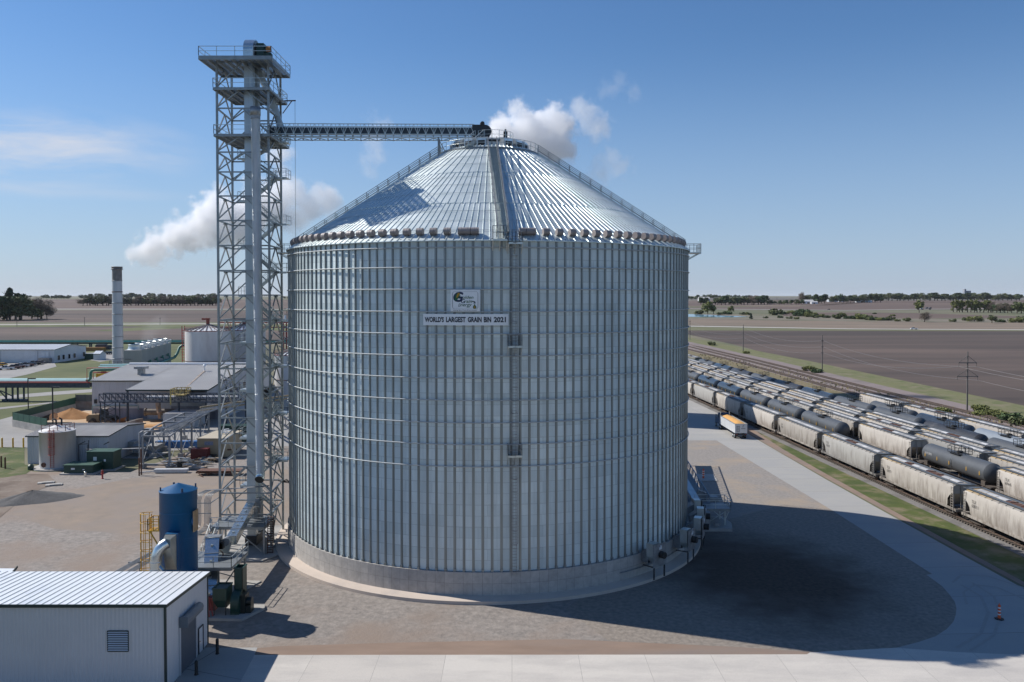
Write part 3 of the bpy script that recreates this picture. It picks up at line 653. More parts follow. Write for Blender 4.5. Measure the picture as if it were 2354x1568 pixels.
# ---- signs
def textverts(s, spacing=1.0, bold=0.0, shear=0.0):
    cu = bpy.data.curves.new('t','FONT'); cu.body = s; cu.space_character = spacing; cu.offset = bold; cu.shear = shear; cu.resolution_u = 3
    ob = bpy.data.objects.new('t', cu); COL.objects.link(ob); dg = bpy.context.evaluated_depsgraph_get(); dg.update()
    me = bpy.data.meshes.new_from_object(ob.evaluated_get(dg)); 
    vs = [v.co.copy() for v in me.vertices]; fs = [tuple(p.vertices) for p in me.polygons]
    bpy.data.objects.remove(ob); bpy.data.curves.remove(cu); bpy.data.meshes.remove(me)
    x0, x1, y0, y1 = min(v.x for v in vs), max(v.x for v in vs), min(v.y for v in vs), max(v.y for v in vs)
    return [((v.x-x0)/(x1-x0), (v.y-y0)/(y1-y0)) for v in vs], fs
RS = R+.30
def curved(u, v, A0, A1, Z0, Z1, dr=0):
    a = A0+(A1-A0)*u; return Vector((CX+(RS+dr)*sin(a), CY-(RS+dr)*cos(a), Z0+(Z1-Z0)*v))
def board(A0, A1, Z0, Z1, n=12):
    m = MB(); f = [curved(k/n, v, A0, A1, Z0, Z1) for v in (0,1) for k in range(n+1)]; b = [curved(k/n, v, A0, A1, Z0, Z1, -.06) for v in (0,1) for k in range(n+1)]
    q = n+1
    m.add(f+b, [(k,k+1,q+k+1,q+k) for k in range(n)]+[(2*q+k+1,2*q+k,3*q+k,3*q+k+1) for k in range(n)]+[(q+k,q+k+1,3*q+k+1,3*q+k) for k in range(n)]+[(k+1,k,2*q+k,2*q+k+1) for k in range(n)]+[(0,q,3*q,2*q),(q-1,3*q-1,4*q-1,2*q-1)])
    return m
def text_on(sgn, s, u0, u1, v0, v1, box, mat, name='lettering', **kw):
    vs, fs = textverts(s, **kw); m = MB(); m.add([curved(u0+(u1-u0)*a, v0+(v1-v0)*b, *box, dr=.012) for a,b in vs], fs)
    return part(name, m, mat, sgn)
INK = pm('navy black print', (.008,.015,.03), (.012,.02,.035), 1, .6); NAVY = pm('navy print', (.008,.02,.07), (.01,.025,.08), 1, .6)
PGREEN = pm('green print', (.01,.10,.045), (.015,.12,.05), 1, .6); PYEL = pm('gold print', (.50,.28,.03), (.42,.22,.02), 5, .6)
SIGNW = pm('white sign board', (.84,.86,.88), (.79,.81,.83), 1, .45)
zb0, zb1 = ZY(748,82.8), ZY(722,82.8); BB = (azx(972.7,.3), azx(1168.8,.3), zb0, zb1)
sg = thing('banner_sign', 'long white banner with bold black lettering on the bin wall', 'banner', curved(.5,0,*BB))
part('board', board(*BB), SIGNW, sg)
text_on(sg, "WORLD'S", .02, .25, .27, .75, BB, INK, bold=.04); text_on(sg, 'LARGEST', .275,.505,.27,.75, BB, INK, bold=.04); text_on(sg, 'GRAIN', .53,.69,.27,.75, BB, INK, bold=.04)
text_on(sg, 'BIN', .715,.80,.27,.75, BB, INK, bold=.04); text_on(sg, '2021', .83,.97,.27,.75, BB, INK, bold=.04)
LB = (azx(1036,.3), azx(1103.5,.3), ZY(715.7,82.8), ZY(666,82.8))
sg = thing('logo_sign', 'white logo board above the long banner, a large navy letter with green words', 'sign', curved(.5,0,*LB))
part('board', board(*LB, n=6), SIGNW, sg)
def lg(x, y): return ((x-607)/(1295-607), 1-(y-345)/(855-345))
def tx(s, x0, x1, y0, y1, mat, **kw):
    (u0, v1), (u1, v0) = lg(x0,y0), lg(x1,y1); text_on(sg, s, u0, u1, v0, v1, LB, mat, **kw)
tx('G', 668, 905, 396, 636, NAVY, bold=.03, shear=.15)
tx('olden', 885,1143, 488,560, PGREEN, shear=.25, bold=.012); tx('G', 855,945, 570,664, NAVY, shear=.2, bold=.012); tx('rain', 930,1110,585,655, PGREEN, shear=.25, bold=.012)
tx('E', 788,842,674,746, NAVY, shear=.2); tx('nergy', 833,1104,682,765, PGREEN, shear=.25, bold=.01)
tx('Energy for a Clean Environment.', 675,1222,816,850, INK)
def shape(pts, mat, dr, name):
    m = MB(); m.add([curved(*lg(x,y), *LB, dr=dr) for x,y in pts], [tuple(range(len(pts)))]); part(name, m, mat, sg)
shape([(700,600),(702,520),(730,455),(770,425),(815,420),(833,440),(815,480),(850,490),(812,520),(790,545),(765,580),(740,600)], PGREEN, .016, 'corn_husk')
shape([(742,530),(752,480),(775,430),(800,416),(825,425),(822,450),(800,480),(775,525),(757,540)], PYEL, .02, 'corn_cob')
shape([(1170,672),(1182,705),(1204,738),(1210,765),(1195,792),(1145,792),(1128,765),(1134,738),(1158,705)], PGREEN, .016, 'drop'); shape([(1167,715),(1180,745),(1188,770),(1180,785),(1153,785),(1148,765),(1158,745)], PYEL, .02, 'drop_flame')
shape([(1108,612),(1150,612),(1180,625),(1188,655),(1198,655),(1198,667),(1140,667),(1140,655),(1160,655),(1155,640),(1140,632),(1108,632)], INK, .016, 'tap')
m = MB(); bor = []
for cx_, cy_, a0 in ((705,442,180),(1195,442,270),(1195,748,0),(705,748,90)):
    for k in range(5): a = radians(a0+90*k/4); bor.append((cx_+52*cos(a), cy_+52*sin(a)))
for (x0,y0),(x1,y1) in zip(bor, bor[1:]+bor[:1]): m.bar(curved(*lg(x0,y0),*LB,dr=.012), curved(*lg(x1,y1),*LB,dr=.012), .03,.012)
part('border', m, INK, sg)
# ---------------------------------------------------------------- bucket elevator tower
TWY0, TWY1 = 99.5, 106.6
def leg4(z):
    k = (z-0)/56.0
    return [Vector((-35.05,TWY0,z)), Vector((-28.95+.0*k,TWY0,z)), Vector((-29.45,TWY1,z)), Vector((-35.65,TWY1,z))]
lv = [ZY(y, TWY0) for y in (1133.5,1073,1019,961,904.8,847.6,790.5,736.4,678.5,622,564.5,507,450.7,395.4,349.8,309.5,249,203,142)]
tw = thing('elevator_tower', 'tall galvanised lattice tower with stairs and railed decks beside the bin', 'tower', (-32.2,103,0))
for i in range(4):
    m = MB(); a, b = leg4(0.2)[i], leg4(lv[-1])[i]; m.bar(a, b, .23); m.box(a+Vector((0,0,-.05)),(.7,.7,.3)); part('leg', m, STEELP, tw)
# lower braces (below the first level) open at the front
segs = [0.6, lv[0]-2.6]+lv
for f in range(4):
    m = MB(); d = MB()
    j, k = f, (f+1) % 4
    for n_, (a, b) in enumerate(zip(segs, segs[1:])):
        A, B, C_, D_ = leg4(a)[j], leg4(a)[k], leg4(b)[j], leg4(b)[k]; mid = C_.lerp(D_, .5)
        m.bar(C_, D_, .16)
        if f == 0 and n_ < 2: continue
        d.bar(A.lerp(C_, .05), mid, .13); d.bar(B.lerp(D_, .05), mid, .13)
        if n_ > 1 and b < lv[13]: m.box(mid-Vector((0,0,.12)), (.4,.4,.22))
    part('girt', m, STEELP, tw); part('brace', d, STEELP, tw)
def deck(x0, x1, y0, y1, z, railmat=GALV, rail=(1,1,1,1), beams=6, name='deck', th=.28, par=None, mat=GRATE, grate=False):
    m = MB()
    if grate:
        x = x0
        while x < x1: m.b2(x, x+.028, y0, y1, z-.04, z); x += .085
        y = y0
        while y < y1: m.b2(x0, x1, y, y+.025, z-.045, z-.03); y += .3
    else: m.b2(x0, x1, y0, y1, z-.05, z)
    pl = part(name, m, mat, par)
    m = MB()
    for yy in (y0, y1): m.bar((x0,yy,z-.05-th/2),(x1,yy,z-.05-th/2),.1,th)
    for i in range(beams+1):
        xx = x0+(x1-x0)*i/beams; m.bar((xx,y0+.06,z-.06-th/2),(xx,y1-.06,z-.06-th/2),.1,th-.03)
    part('beam', m, STEELP, pl)
    c = [(x0,y0,z),(x1,y0,z),(x1,y1,z),(x0,y1,z)]; m = MB()
    for i in range(4):
        if rail[i]: m.rail([c[i], c[(i+1)%4]], 1.07, .03, 2.0)
    if m.v: part('railing', m, railmat, pl)
    return pl
zt = ZY(128, 97.2)
deck(-36.3,-27.9,97.1,105.4,zt,par=tw,beams=9,name='top_deck',th=.42,grate=True)
deck(-35.3,-28.7,98.9,106.9,lv[-2],par=tw,beams=7,name='middle_deck',grate=True); deck(-35.25,-28.6,98.9,107.4,lv[15],par=tw,beams=7,name='transfer_deck',grate=True)
# switchback stairs at the rear
m = MB(); sr = MB()
zs = [lv[0]-2.96]+lv[:15]+[lv[15]]
for n_, (a, b) in enumerate(zip(zs, zs[1:])):
    y = 105.2 if n_ % 2 else 104.1
    xa, xb = (-33.0,-29.6) if n_ % 2 else (-29.6,-33.0)
    p, q = Vector((xa,y,a)), Vector((xb,y,b))
    for s_ in (-.4,.4):
        m.bar(p+Vector((0,s_,0)), q+Vector((0,s_,0)), .06,.24); sr.rail([p+Vector((0,s_,0)), q+Vector((0,s_,0))], 1.0, .022, 1.6)
    for i in range(11):
        c = p.lerp(q, (i+.5)/11); m.box(c, (.26,.76,.04))
    if n_ % 2: lx0, lx1 = -30.4,-28.0
    else: lx0, lx1 = -34.0,-32.9
    m.b2(lx0, lx1, 103.6,105.8, b-.05, b); m.bar((lx0,103.6,b-.15),(lx1,103.6,b-.15),.08,.2)
    c = [(lx0,103.6,b),(lx1,103.6,b),(lx1,105.8,b),(lx0,105.8,b)]
    if n_ % 2: sr.rail([c[0],c[1],c[2],c[3]], 1.05,.022,1.1)
    else: sr.rail([c[1],c[0],c[3],c[2]], 1.05,.022,1.1)
st = part('stair', m, GALV, tw); part('stair_rail', sr, GALV, st)
# jib with hoist rope
m = MB(); zj = ZY(232, 107); m.bar((-29.3,107,zj),(-27.7,107.3,zj+.1),.14); m.bar((-29.3,107,zj-1.6),(-28.2,107.2,zj),.1); part('jib', m, RUST, tw)
m = MB(); m.bar((-27.8,107.3,zj),(-27.85,107.3,9),.035); part('hoist_rope', m, DARK, tw)
# bucket elevator
el = thing('bucket_elevator', 'tall rectangular galvanised elevator casing rising through the tower', 'elevator', (-31.6,101.5,0))
CAS = pm('casing steel', (.46,.52,.55), (.53,.58,.61), .8, .4, .55, stretch=(1,1,.15))
for yc_ in (100.9, 102.9):
    m = MB(); m.b2(-32.12,-31.08, yc_-.45, yc_+.45, 1.2, zt+.4)
    z = 3.0
    while z < zt: m.b2(-32.16,-31.04, yc_-.49, yc_+.49, z, z+.06); z += 2.44
    m.bar((-31.6,yc_-.46,2),(-31.6,yc_-.46,zt),.05,.03)
    part('casing', m, CAS, el)
m = MB(); m.b2(-32.3,-30.9,100.1,103.7,.05,1.25); part('boot', m, DARK, el)
m = MB()
ax = Matrix.Rotation(pi/2, 3, 'Y'); c = Vector((-31.6,101.9,zt+.9))
pts = [(102.9+.75-.0, zt+.2)]
outl = [(100.4,zt+.2)]+[(101.9-1.5*cos(t), zt+1.75+1.45*sin(t)) for t in [pi*i/12 for i in range(13)]]+[(103.4,zt+.2)]
m.slab([(-32.2,y,z) for y,z in outl], (1.2,0,0)); hd = part('head', m, SILV, el)
m = MB(); m.slab([(-30.99,101.9+(y-101.9)*.96,zt+.7+(z-zt-.7)*.95) for y,z in outl], (.03,0,0)); part('side_cover', m, GALVD, hd)
m = MB(); m.b2(-30.8,-29.9,101.0,102.3,zt,zt+2.6); m.tube((-30.9,101.7,zt+1.9),(-29.5,101.7,zt+1.9),.55,14); m.b2(-29.9,-29.1,101.2,102,zt,zt+1.5); part('drive_motor', m, DGREEN, el)
m = MB(); m.tube((-29.6,101.2,zt+1.9),(-29.1,101.2,zt+1.9),.34,12); part('fan_guard', m, pm('orange paint',(.5,.2,.04),(.4,.15,.03)), el)
m = MB(); m.slab([(-31.4,103.3,zt),(-30.6,103.3,zt),(-30.6,103.9,zt-.8),(-31.4,103.9,zt-.8)], (0,-.8,-.3)); m.bar((-31.2,103.6,zt-.6),(-29.9,104.2,lv[-2]+.2),.7,.7); m.bar((-29.9,104.2,lv[-2]+.2),(-29.7,104.3,lv[15]+4.2),.85); m.bar((-29.7,104.3,lv[15]+4.4),(-28.6,104.4,lv[15]+1.4),.7); part('discharge_spout', m, CAS, el)
# round aspiration duct
m = MB(); x0, x1 = XY(590,98.3), XY(595.6,98.3); zb_, zt_ = ZY(1088,98.3), ZY(246,98.3)
m.pipe([(x0,98.3,zt_),(x1,98.3,zb_)], .52, 20)
z = zb_+.5; prof = []
while z < zt_:
    k = (z-zb_)/(zt_-zb_); m.lathe((x1+(x0-x1)*k,98.3,z), [(.525,-.03),(.55,0),(.525,.03)], 20); z += 1.49
nrib = 0; z = zb_
RIBM = pm('spiral duct steel', (.50,.53,.54), (.62,.65,.66), 2, .32, .85, wave=('Z', 8, .5), stretch=(1,1,.2))
dt = thing('round_duct', 'round galvanised duct hanging in front of the lattice tower, open lower elbow', 'duct', (x1,98.3,zb_))
part('duct_pipe', m, RIBM, dt)
m = MB(); m.lathe((x0+.0,98.3,ZY(256,98.3)), [(.58,-.5),(.58,.5),(.60,.5),(.60,-.5),(.58,-.5)], 20); m.lathe((x0,98.3,ZY(270,98.3)), [(.56,-.2),(.57,.2)], 20); part('collar', m, GALVD, dt)
m = MB(); el_ = [Vector((x1,98.3,zb_))+Vector((0,-.75*(1-cos(t)),-.75*sin(t))) for t in [radians(65)*i/5 for i in range(6)]]
m.pipe(el_, .53, 20, False); eb = part('elbow', m, SILV, dt)
m = MB(); e_ = el_[-1]; d_ = (el_[-1]-el_[-2]).normalized(); m.tube(e_-d_*.06, e_-d_*.03, .515, 20); part('duct_mouth', m, BLACK, eb)
# ---- conveyor bridge to the peak
cb = thing('conveyor_bridge', 'long enclosed truss conveyor running from the tower to the bin peak', 'conveyor', (-17,105,49))
A0, A1 = Vector((-31.0,103.4,ZY(318,103))), Vector((-4.9,106.6,ZY(320,106.5)))
dx = (A1-A0).normalized(); sid = Vector((-dx.y,dx.x,0)).normalized(); up = Vector((0,0,1)); Ln = (A1-A0).length; nb = 26; hgt = 1.72
for s_ in (-.85,.85):
    m = MB(); o_ = sid*s_
    for hh in (0,.45,hgt): m.bar(A0+o_+up*hh, A1+o_+up*hh, .1)
    for i in range(nb):
        p = A0+dx*(Ln*i/nb)+o_; q = A0+dx*(Ln*(i+1)/nb)+o_; mid = p.lerp(q,.5)+up*hgt
        m.bar(p+up*.45, mid, .06); m.bar(mid, q+up*.45, .06); m.bar(p, p+up*hgt, .055)
    part('truss', m, GALV, cb)
m = MB()
for i in range(nb+1):
    p = A0+dx*(Ln*i/nb); m.bar(p-sid*.85-up*.02, p+sid*.85-up*.02, .09)
    if i < nb: q = A0+dx*(Ln*(i+1)/nb); m.bar(p-sid*.85*(1 if i%2 else -1)-up*.05, q+sid*.85*(1 if i%2 else -1)-up*.05, .07)
part('floor_lacing', m, GALVD, cb)
m = MB(); m.bar(A0+up*.95+dx*1, A1+up*.95+dx*.3, .8, .85); part('conveyor_casing', m, pm('dark blue casing',(.03,.045,.06),(.045,.06,.08),1,.4,.3), cb)
m = MB(); hp = A1+up*1.0+dx*1.1
m.slab([hp-sid*.6+dx*a+up*b for a,b in [(-1.3,-.85),(-1.3,.75),(.3,.75)]+[(.3+.85*sin(t), -.1+.85*cos(t)) for t in [pi*i/8 for i in range(1,8)]]+[(.3,-.9)]], sid*1.2)
hd = part('head_housing', m, pm('dark drum paint',(.02,.025,.03),(.03,.035,.04),1,.4), cb)
m = MB(); m.tube(hp+up*.75-sid*.2, hp+up*1.05-sid*.2, .3, 12); m.tube(hp+up*.9-sid*.7, hp+up*.9+sid*.4, .26, 12); part('drive_motor', m, DARK, hd)
m = MB(); m.bar(hp+dx*.3-up*.6, hp+dx*.6-up*2.0, .8); part('spout', m, CAS, cb)
pz = XY(1010,106); m = MB()
for s_ in (-.7,.7):
    m.bar((pz,105.7+s_,zr(9.2)-.3+(.5)),(pz,105.7+s_,A1.z),.16); 
m.bar((pz+1.4,105.0,zr(7.6)),(pz,105.0,A1.z-.2),.1); part('support_post', m, GALVD, cb)
# ---- elevated decks at the tower foot
dk1 = thing('upper_platform', 'grated steel platform with railings at the foot of the elevator tower', 'platform', (-32,99,0))
deck(-35.2,-28.9,96.6,101.5,3.45,par=dk1,rail=(1,1,0,0))
for xx, yy in ((-35.0,96.8),(-29.0,96.8),(-35.0,101.2),(-29.2,101.3)):
    m = MB(); m.bar((xx,yy,0),(xx,yy,3.1),.2); part('leg', m, STEELP, dk1)
m = MB(); m.bar((-32.4,96.9,3.1),(-29.1,96.9,.3),.1); m.bar((-29.0,97,3.0),(-29.1,101,.3),.1); part('brace', m, STEELP, dk1)
m = MB()
for s_ in (-.4,.4):
    m.bar((-34.6+s_,96.6,3.4),(-34.9+s_,92.9,.2),.06,.2); m.rail([(-34.6+s_,96.6,3.4),(-34.9+s_,92.9,.2)],1.0,.03,1.2)
for i in range(12): m.box((-34.6-.3*i/12,96.6-3.7*i/12,3.3-3.1*i/12),(.8,.24,.04))
part('stair', m, GALV, dk1)
m = MB()
for xx, yy in ((-28.7,97.0),(-28.1,97.2)): m.bar((xx,yy,0.1),(xx-.0,yy+.4,4.6),.07)
for i in range(16): m.box((-28.4,97.15+i*.025,.3+i*.27),(.6,.2,.05))
part('side_ladder', m, RUST, dk1)
dk2 = thing('lower_platform', 'grated steel platform with railings between the blue tank and green blower', 'platform', (-30.5,85,0))
deck(-33.3,-27.95,82.35,87.6,3.35,par=dk2,rail=(1,1,0,1),mat=GRATE)
for xx, yy in ((-29.6,83.4),(-28.2,87.3),(-33.0,82.6),(-33.0,87.3)):
    m = MB(); m.bar((xx,yy,0),(xx,yy,3.0),.18); part('leg', m, STEELP, dk2)
m = MB(); m.bar((-31.5,83.4,3.0),(-28.3,87.2,.5),.1); m.bar((-28.2,87.3,3.0),(-29.6,83.4,.4),.1); m.bar((-33,83.4,1.4),(-29.6,83.4,1.4),.08); part('brace', m, STEELP, dk2)
# drag conveyors
def drag(name, label, A, B, w_, h_, hood=True):
    A, B = Vector(A), Vector(B); t = thing(name, label, 'conveyor', (A.x,A.y,0)); m = MB(); m.bar(A, B, w_, h_)
    d = (B-A).normalized(); Lg = (B-A).length; n_ = Vector((0,0,1)); n_ = (n_-d*n_.dot(d)).normalized()
    part('trough', m, SILV, t); m = MB(); k = int(Lg/2.4)+1; sdv = d.cross(n_)
    for i in range(k+1):
        p = A+d*(Lg*i/k); m.bar(p-sdv*(w_/2+.03)+n_*(h_/2+.01), p+sdv*(w_/2+.03)+n_*(h_/2+.01), .08, .06)
    part('flange', m, GALVD, t)
    for i in range(k):
        m = MB(); p = A+d*(Lg*(i+.5)/k)+n_*(h_/2+.05); m.box(p,(.24,.2,.14)); part('hatch', m, GALV, t)
    return t, n_, d
t1_, n_, d_ = drag('inclined_conveyor', 'long bright sheet metal trough sloping up to the tower casing', P(532,1243,88.2), P(577,1163,99.6), 1.02, .95)
m = MB(); q = P(577,1160,100.2); m.box(q+Vector((.9,0,.35)),(.5,.9,.9)); m.box(q+Vector((1.25,0,-.6)),(.12,1.1,2.4)); m.box(q+Vector((.7,0,-1.2)),(.5,.6,1.6)); part('drive_unit', m, GALVD, t1_)
t2_, n_, d_ = drag('loading_conveyor', 'steep bright sheet metal trough rising from the yard through the lower platform', P(480,1392,80.8), P(489,1243,86.3), 1.35, 1.0)
m = MB(); q = P(492,1240,86.6); m.box(q+Vector((0,0,.0)),(1.5,.9,.8)); m.tube(q+Vector((1.3,-.3,-.2)), q+Vector((1.3,.5,-.2)), .42, 14); part('drive_unit', m, GALVD, t2_)
m = MB(); q = P(518,1262,87.2); m.box(q,(.9,.35,1.9), M=Matrix.Rotation(radians(18),3,'Y')); part('chain_guard', m, GALV, t2_)
m = MB(); q = P(506,1252,86.2); m.box(q,(.75,.6,.8)); m.tube(q-Vector((0,.3,.1)), q+Vector((0,.5,-.1)), .35, 14); part('motor', m, DARK, t2_)
m = MB(); q = P(505,1275,85.5)
for i in range(14):
    t = 2*pi*i/14; a_ = q+Vector((.36*cos(t),0,.4*sin(t))); t2 = 2*pi*(i+1)/14; m.tube(a_, q+Vector((.36*cos(t2),0,.4*sin(t2))), .06, 5)
part('cable_coil', m, pm('copper orange cable',(.30,.12,.06),(.22,.09,.05)), t2_)
# conduit bank
cd = thing('conduit_bank', 'bank of parallel galvanised conduits dropping from the tower to a low rack', 'pipes', (-36.5,94,0))
for b_ in range(2):
    m = MB()
    for i in range(6):
        x = -37.1+b_*1.15+i*.14
        m.pipe([(-29.5,100.2+.12*i,7.35),(x+.7,98.6,7.3),(x+.25,97.4,7.2),(x+.1,97.0,7.0),(x,96.9,6.5),(x,96.9,3.9),(x,96.6,3.5),(x-.1,95.6,3.3),(x-2.0,84,3.1),(x-3.2,76,2.9)], .036, 5)
    part('conduit', m, GALVD, cd)
m = MB()
for yy in (95,90,85,80,76.5):
    xx = -36.3-(96-yy)*.175
    m.bar((xx-1.2,yy,3.0),(xx+1.2,yy,3.0),.14); m.bar((xx,yy,0),(xx,yy,3.0),.16)
m.bar((-37.6,96.7,5.0),(-35.1,96.7,5.0),.08); m.bar((-35.2,97,6.2),(-35.2,99.4,6.2),.08); m.bar((-37.6,96.7,6.2),(-35.1,96.7,6.2),.08)
part('rack', m, STEELP, cd)
# flexible cables from tower to bin
m = MB()
for i in range(4):
    m.pipe([(-29.3,104,7.5-.1*i),(-28.6,103,7.3),(-27.9+.1*i,102.6,7.7-.15*i),(-27.2,102.4,7.2),(-26.5,102.6,7.5-.1*i)], .05, 5)
single('cable_loop', m, DARK, 'dark looped cables bridging the gap between tower and bin', 'cables', (-28,103,7))
m = MB(); m.box((-27.6,106.6,1.1),(1.0,1.2,1.7)); m.box((-27.6,105.95,1.2),(.8,.1,1.2)); m.b2(-28.6,-26.6,105.2,107.6,.04,.25)
single('control_cabinet', m, GALVD, 'dark grey control cabinet on a pad between tower and bin wall', 'cabinet', (-27.6,106.6,0))
m = MB(); m.prism([(-36.3,94.0),(-28.5,94.5),(-26.2,99.0),(-26.2,109),(-36.5,109)], .03, .18); struct('tower_slab', m, CONC)
m = MB(); m.prism([(-33.8,81.8),(-28.0,83.5),(-26.6,87.8),(-33.8,88.5)], .03, .15); struct('conveyor_slab', m, CONC)
# ---- blue tank
bt = thing('blue_tank', 'tall blue cylindrical filter tank with a low conical top', 'tank', (-32.05,79.6,0))
m = MB(); m.lathe((-32.05,79.6,0), [(1.715,.3),(1.715,11.72),(1.74,11.72),(1.74,11.82),(1.715,11.82),(1.715,11.82),(.05,12.45)], 48); part('shell', m, BLUE, bt)
m = MB()
for zz in (2.6,5.0,7.4,9.8): m.lathe((-32.05,79.6,zz), [(1.716,-.02),(1.728,0),(1.716,.02)], 48)
part('weld_seam', m, BLUE, bt)
for t in (.6,2.2,3.7,5.3):
    m = MB(); m.box((-32.05+1.6*cos(t),79.6+1.6*sin(t),12.0),(.12,.18,.4), rz=t); part('lifting_lug', m, pm('navy steel',(.01,.03,.08),(.015,.04,.09)), bt)
m = MB(); m.box((-30.3,79.3,8.9),(.12,1.0,2.0)); part('plywood_cover', m, pm('plywood', (.50,.33,.18), (.42,.27,.15), 3, .8), bt)
m = MB(); m.tube((-30.5,79.3,8.9),(-30.35,79.3,8.9),.55,16); part('side_flange', m, BLUE, bt)
m = MB(); m.b2(-32.45,-31.25,77.35,78.4,4.7,8.15); part('inlet_box', m, BLUE, bt)
m = MB(); m.b2(-30.6,-30.2,78.5,79.5,1.5,4.2); part('side_panel', m, BLUE, bt)
dd = thing('silver_duct', 'bright sheet metal elbow duct entering the front of the blue tank', 'duct', (-33.5,76.6,0))
m = MB(); pts = [(-32.85,76.2,.1),(-32.85,76.2,5.2),(-32.83,76.2,5.9),(-32.72,76.22,6.5),(-32.5,76.3,7.0),(-32.2,76.4,7.35),(-31.95,76.6,7.5)]
m.pipe(pts, .5, 18)
for p in pts[1:3]: m.lathe(p, [(.51,-.05),(.54,0),(.51,.05)], 18)
part('elbow', m, SILV, dd)
m = MB(); m.add([(-32.4,77.34,4.8),(-31.35,77.34,4.8),(-31.35,77.34,8.1),(-32.4,77.34,8.1),(-32.25,76.5,6.9),(-31.6,76.5,6.9),(-31.6,76.5,7.9),(-32.25,76.5,7.9)], [(0,1,5,4),(1,2,6,5),(2,3,7,6),(3,0,4,7),(4,5,6,7)]); part('transition', m, pm('dull sheet metal',(.42,.44,.42),(.34,.36,.35),1.5,.35,.8), dd)
m = MB(); m.tube((-32.6,76.2,5.6),(-32.1,76.1,5.1),.22,12); part('branch_stub', m, SILV, dd)
# ---- yellow caged ladder with a small platform
yl = thing('yellow_ladder', 'yellow caged ladder with a small platform on the blue tank', 'ladder', (-35.3,79.3,0))
m = MB(); lx, ly = -35.0, 79.6
for s_ in (-.25,.25): m.bar((lx+.25,ly+s_,.1),(lx+.25,ly+s_,9.4),.06)
for i in range(30): m.bar((lx+.25,ly-.25,.4+i*.3),(lx+.25,ly+.25,.4+i*.3),.035)
part('rails', m, YEL, yl)
m = MB(); hp_ = []
for i in range(9):
    z = 2.3+i*.9; r = .42 if z < 7 else .5
    pts = [(lx+.25-.75*sin(pi*k/10)*1.3, ly-r*cos(pi*k/10), z) for k in range(11)]; m.pipe(pts, .035, 5, False); hp_.append(pts)
for k in (1,3,5,7,9): m.bar(hp_[0][k], hp_[-1][k], .045)
part('cage', m, YEL, yl)
m = MB(); m.b2(-34.75,-33.6,79.0,80.2,7.9,8.0); m.bar((-34.6,79.1,7.9),(-33.6,79.1,6.2),.1); m.rail([(-34.75,80.2,8),(-34.75,79.0,8),(-33.7,79.0,8)],1.1,.035,.6); m.rail([(-34.75,80.2,8),(-33.7,80.2,8)],1.1,.035,.6)
part('platform', m, YEL, yl)
# ---- green blower
gb = thing('green_blower', 'dark green centrifugal blower with two open hoppers on a concrete pad', 'blower', (-26.8,78.6,0))
def frust(m, x0,x1,y0,y1,z0, X0,X1,Y0,Y1,z1):
    m.add([(x0,y0,z0),(x1,y0,z0),(x1,y1,z0),(x0,y1,z0),(X0,Y0,z1),(X1,Y0,z1),(X1,Y1,z1),(X0,Y1,z1)], [(3,2,1,0),(0,1,5,4),(1,2,6,5),(2,3,7,6),(3,0,4,7)])
m = MB(); frust(m,-27.9,-27.0,78.2,79.0,.9,-28.2,-26.9,77.8,79.5,1.7); m.b2(-28.2,-26.9,77.8,79.5,1.7,2.75)
for a,b in (((-28.25,77.8,2.8),(-26.85,77.8,2.8)),((-28.25,79.5,2.8),(-26.85,79.5,2.8)),((-28.2,77.8,2.8),(-28.2,79.5,2.8)),((-26.9,77.8,2.8),(-26.9,79.5,2.8))): m.bar(a,b,.12)
part('inlet_box', m, DGREEN, gb)
m = MB(); X0,X1,Y0,Y1 = -26.55,-25.75,79.0,80.3
for a in ((X0,X0+.06,Y0,Y1),(X1-.06,X1,Y0,Y1),(X0,X1,Y0,Y0+.06),(X0,X1,Y1-.06,Y1)): m.b2(*a,1.5,4.35)
m.bar((X0-.04,Y0,4.35),(X1+.04,Y0,4.35),.12); m.bar((X1,Y0,4.35),(X1,Y1,4.35),.12); m.bar((X0,Y0,4.35),(X0,Y1,4.35),.12); part('outlet_stack', m, DGREEN, gb)
m = MB(); axy = Matrix.Rotation(pi/2,3,'Y'); m.lathe((-26.1,78.9,1.2), [(.02,-.45),(1.15,-.45),(1.15,-.45),(1.15,.35),(1.15,.35),(.02,.35)], 28, smooth=False, axis=axy); m.b2(-26.6,-25.8,78.0,79.8,.15,1.0); part('fan_housing', m, DGREEN, gb)
m = MB(); m.tube((-25.7,78.9,1.25),(-24.8,78.9,1.25),.42,16); m.b2(-25.6,-24.8,78.4,79.4,.15,1.0); m.b2(-25.75,-25.3,78.3,79.5,.2,2.0); part('motor', m, pm('black green motor',(.008,.015,.014),(.015,.025,.022),2,.4), gb)
m = MB(); 
for xx in (-28.1,-27.0):
    m.bar((xx,77.9,.15),(xx,77.9,1.7),.08)
part('stand', m, DARK, gb)
m = MB(); m.prism([(-29.6,77.2),(-25.2,77.0),(-23.9,79.9),(-24.2,80.8),(-29.6,81.0)], .03, .28); struct('blower_pad', m, CONC)
m = MB(); m.bar((-28.95,78.4,2.0),(-28.4,77.4,.3),.14); m.bar((-28.7,78.3,1.9),(-28.1,77.6,.3),.1); m.box((-28.5,78.6,1.2),(.8,.8,1.2)); single('red_spout_frame', m, pm('faded red paint',(.35,.07,.05),(.25,.06,.05)), 'faded red metal frame beside the green blower', 'frame', (-28.6,78,0))
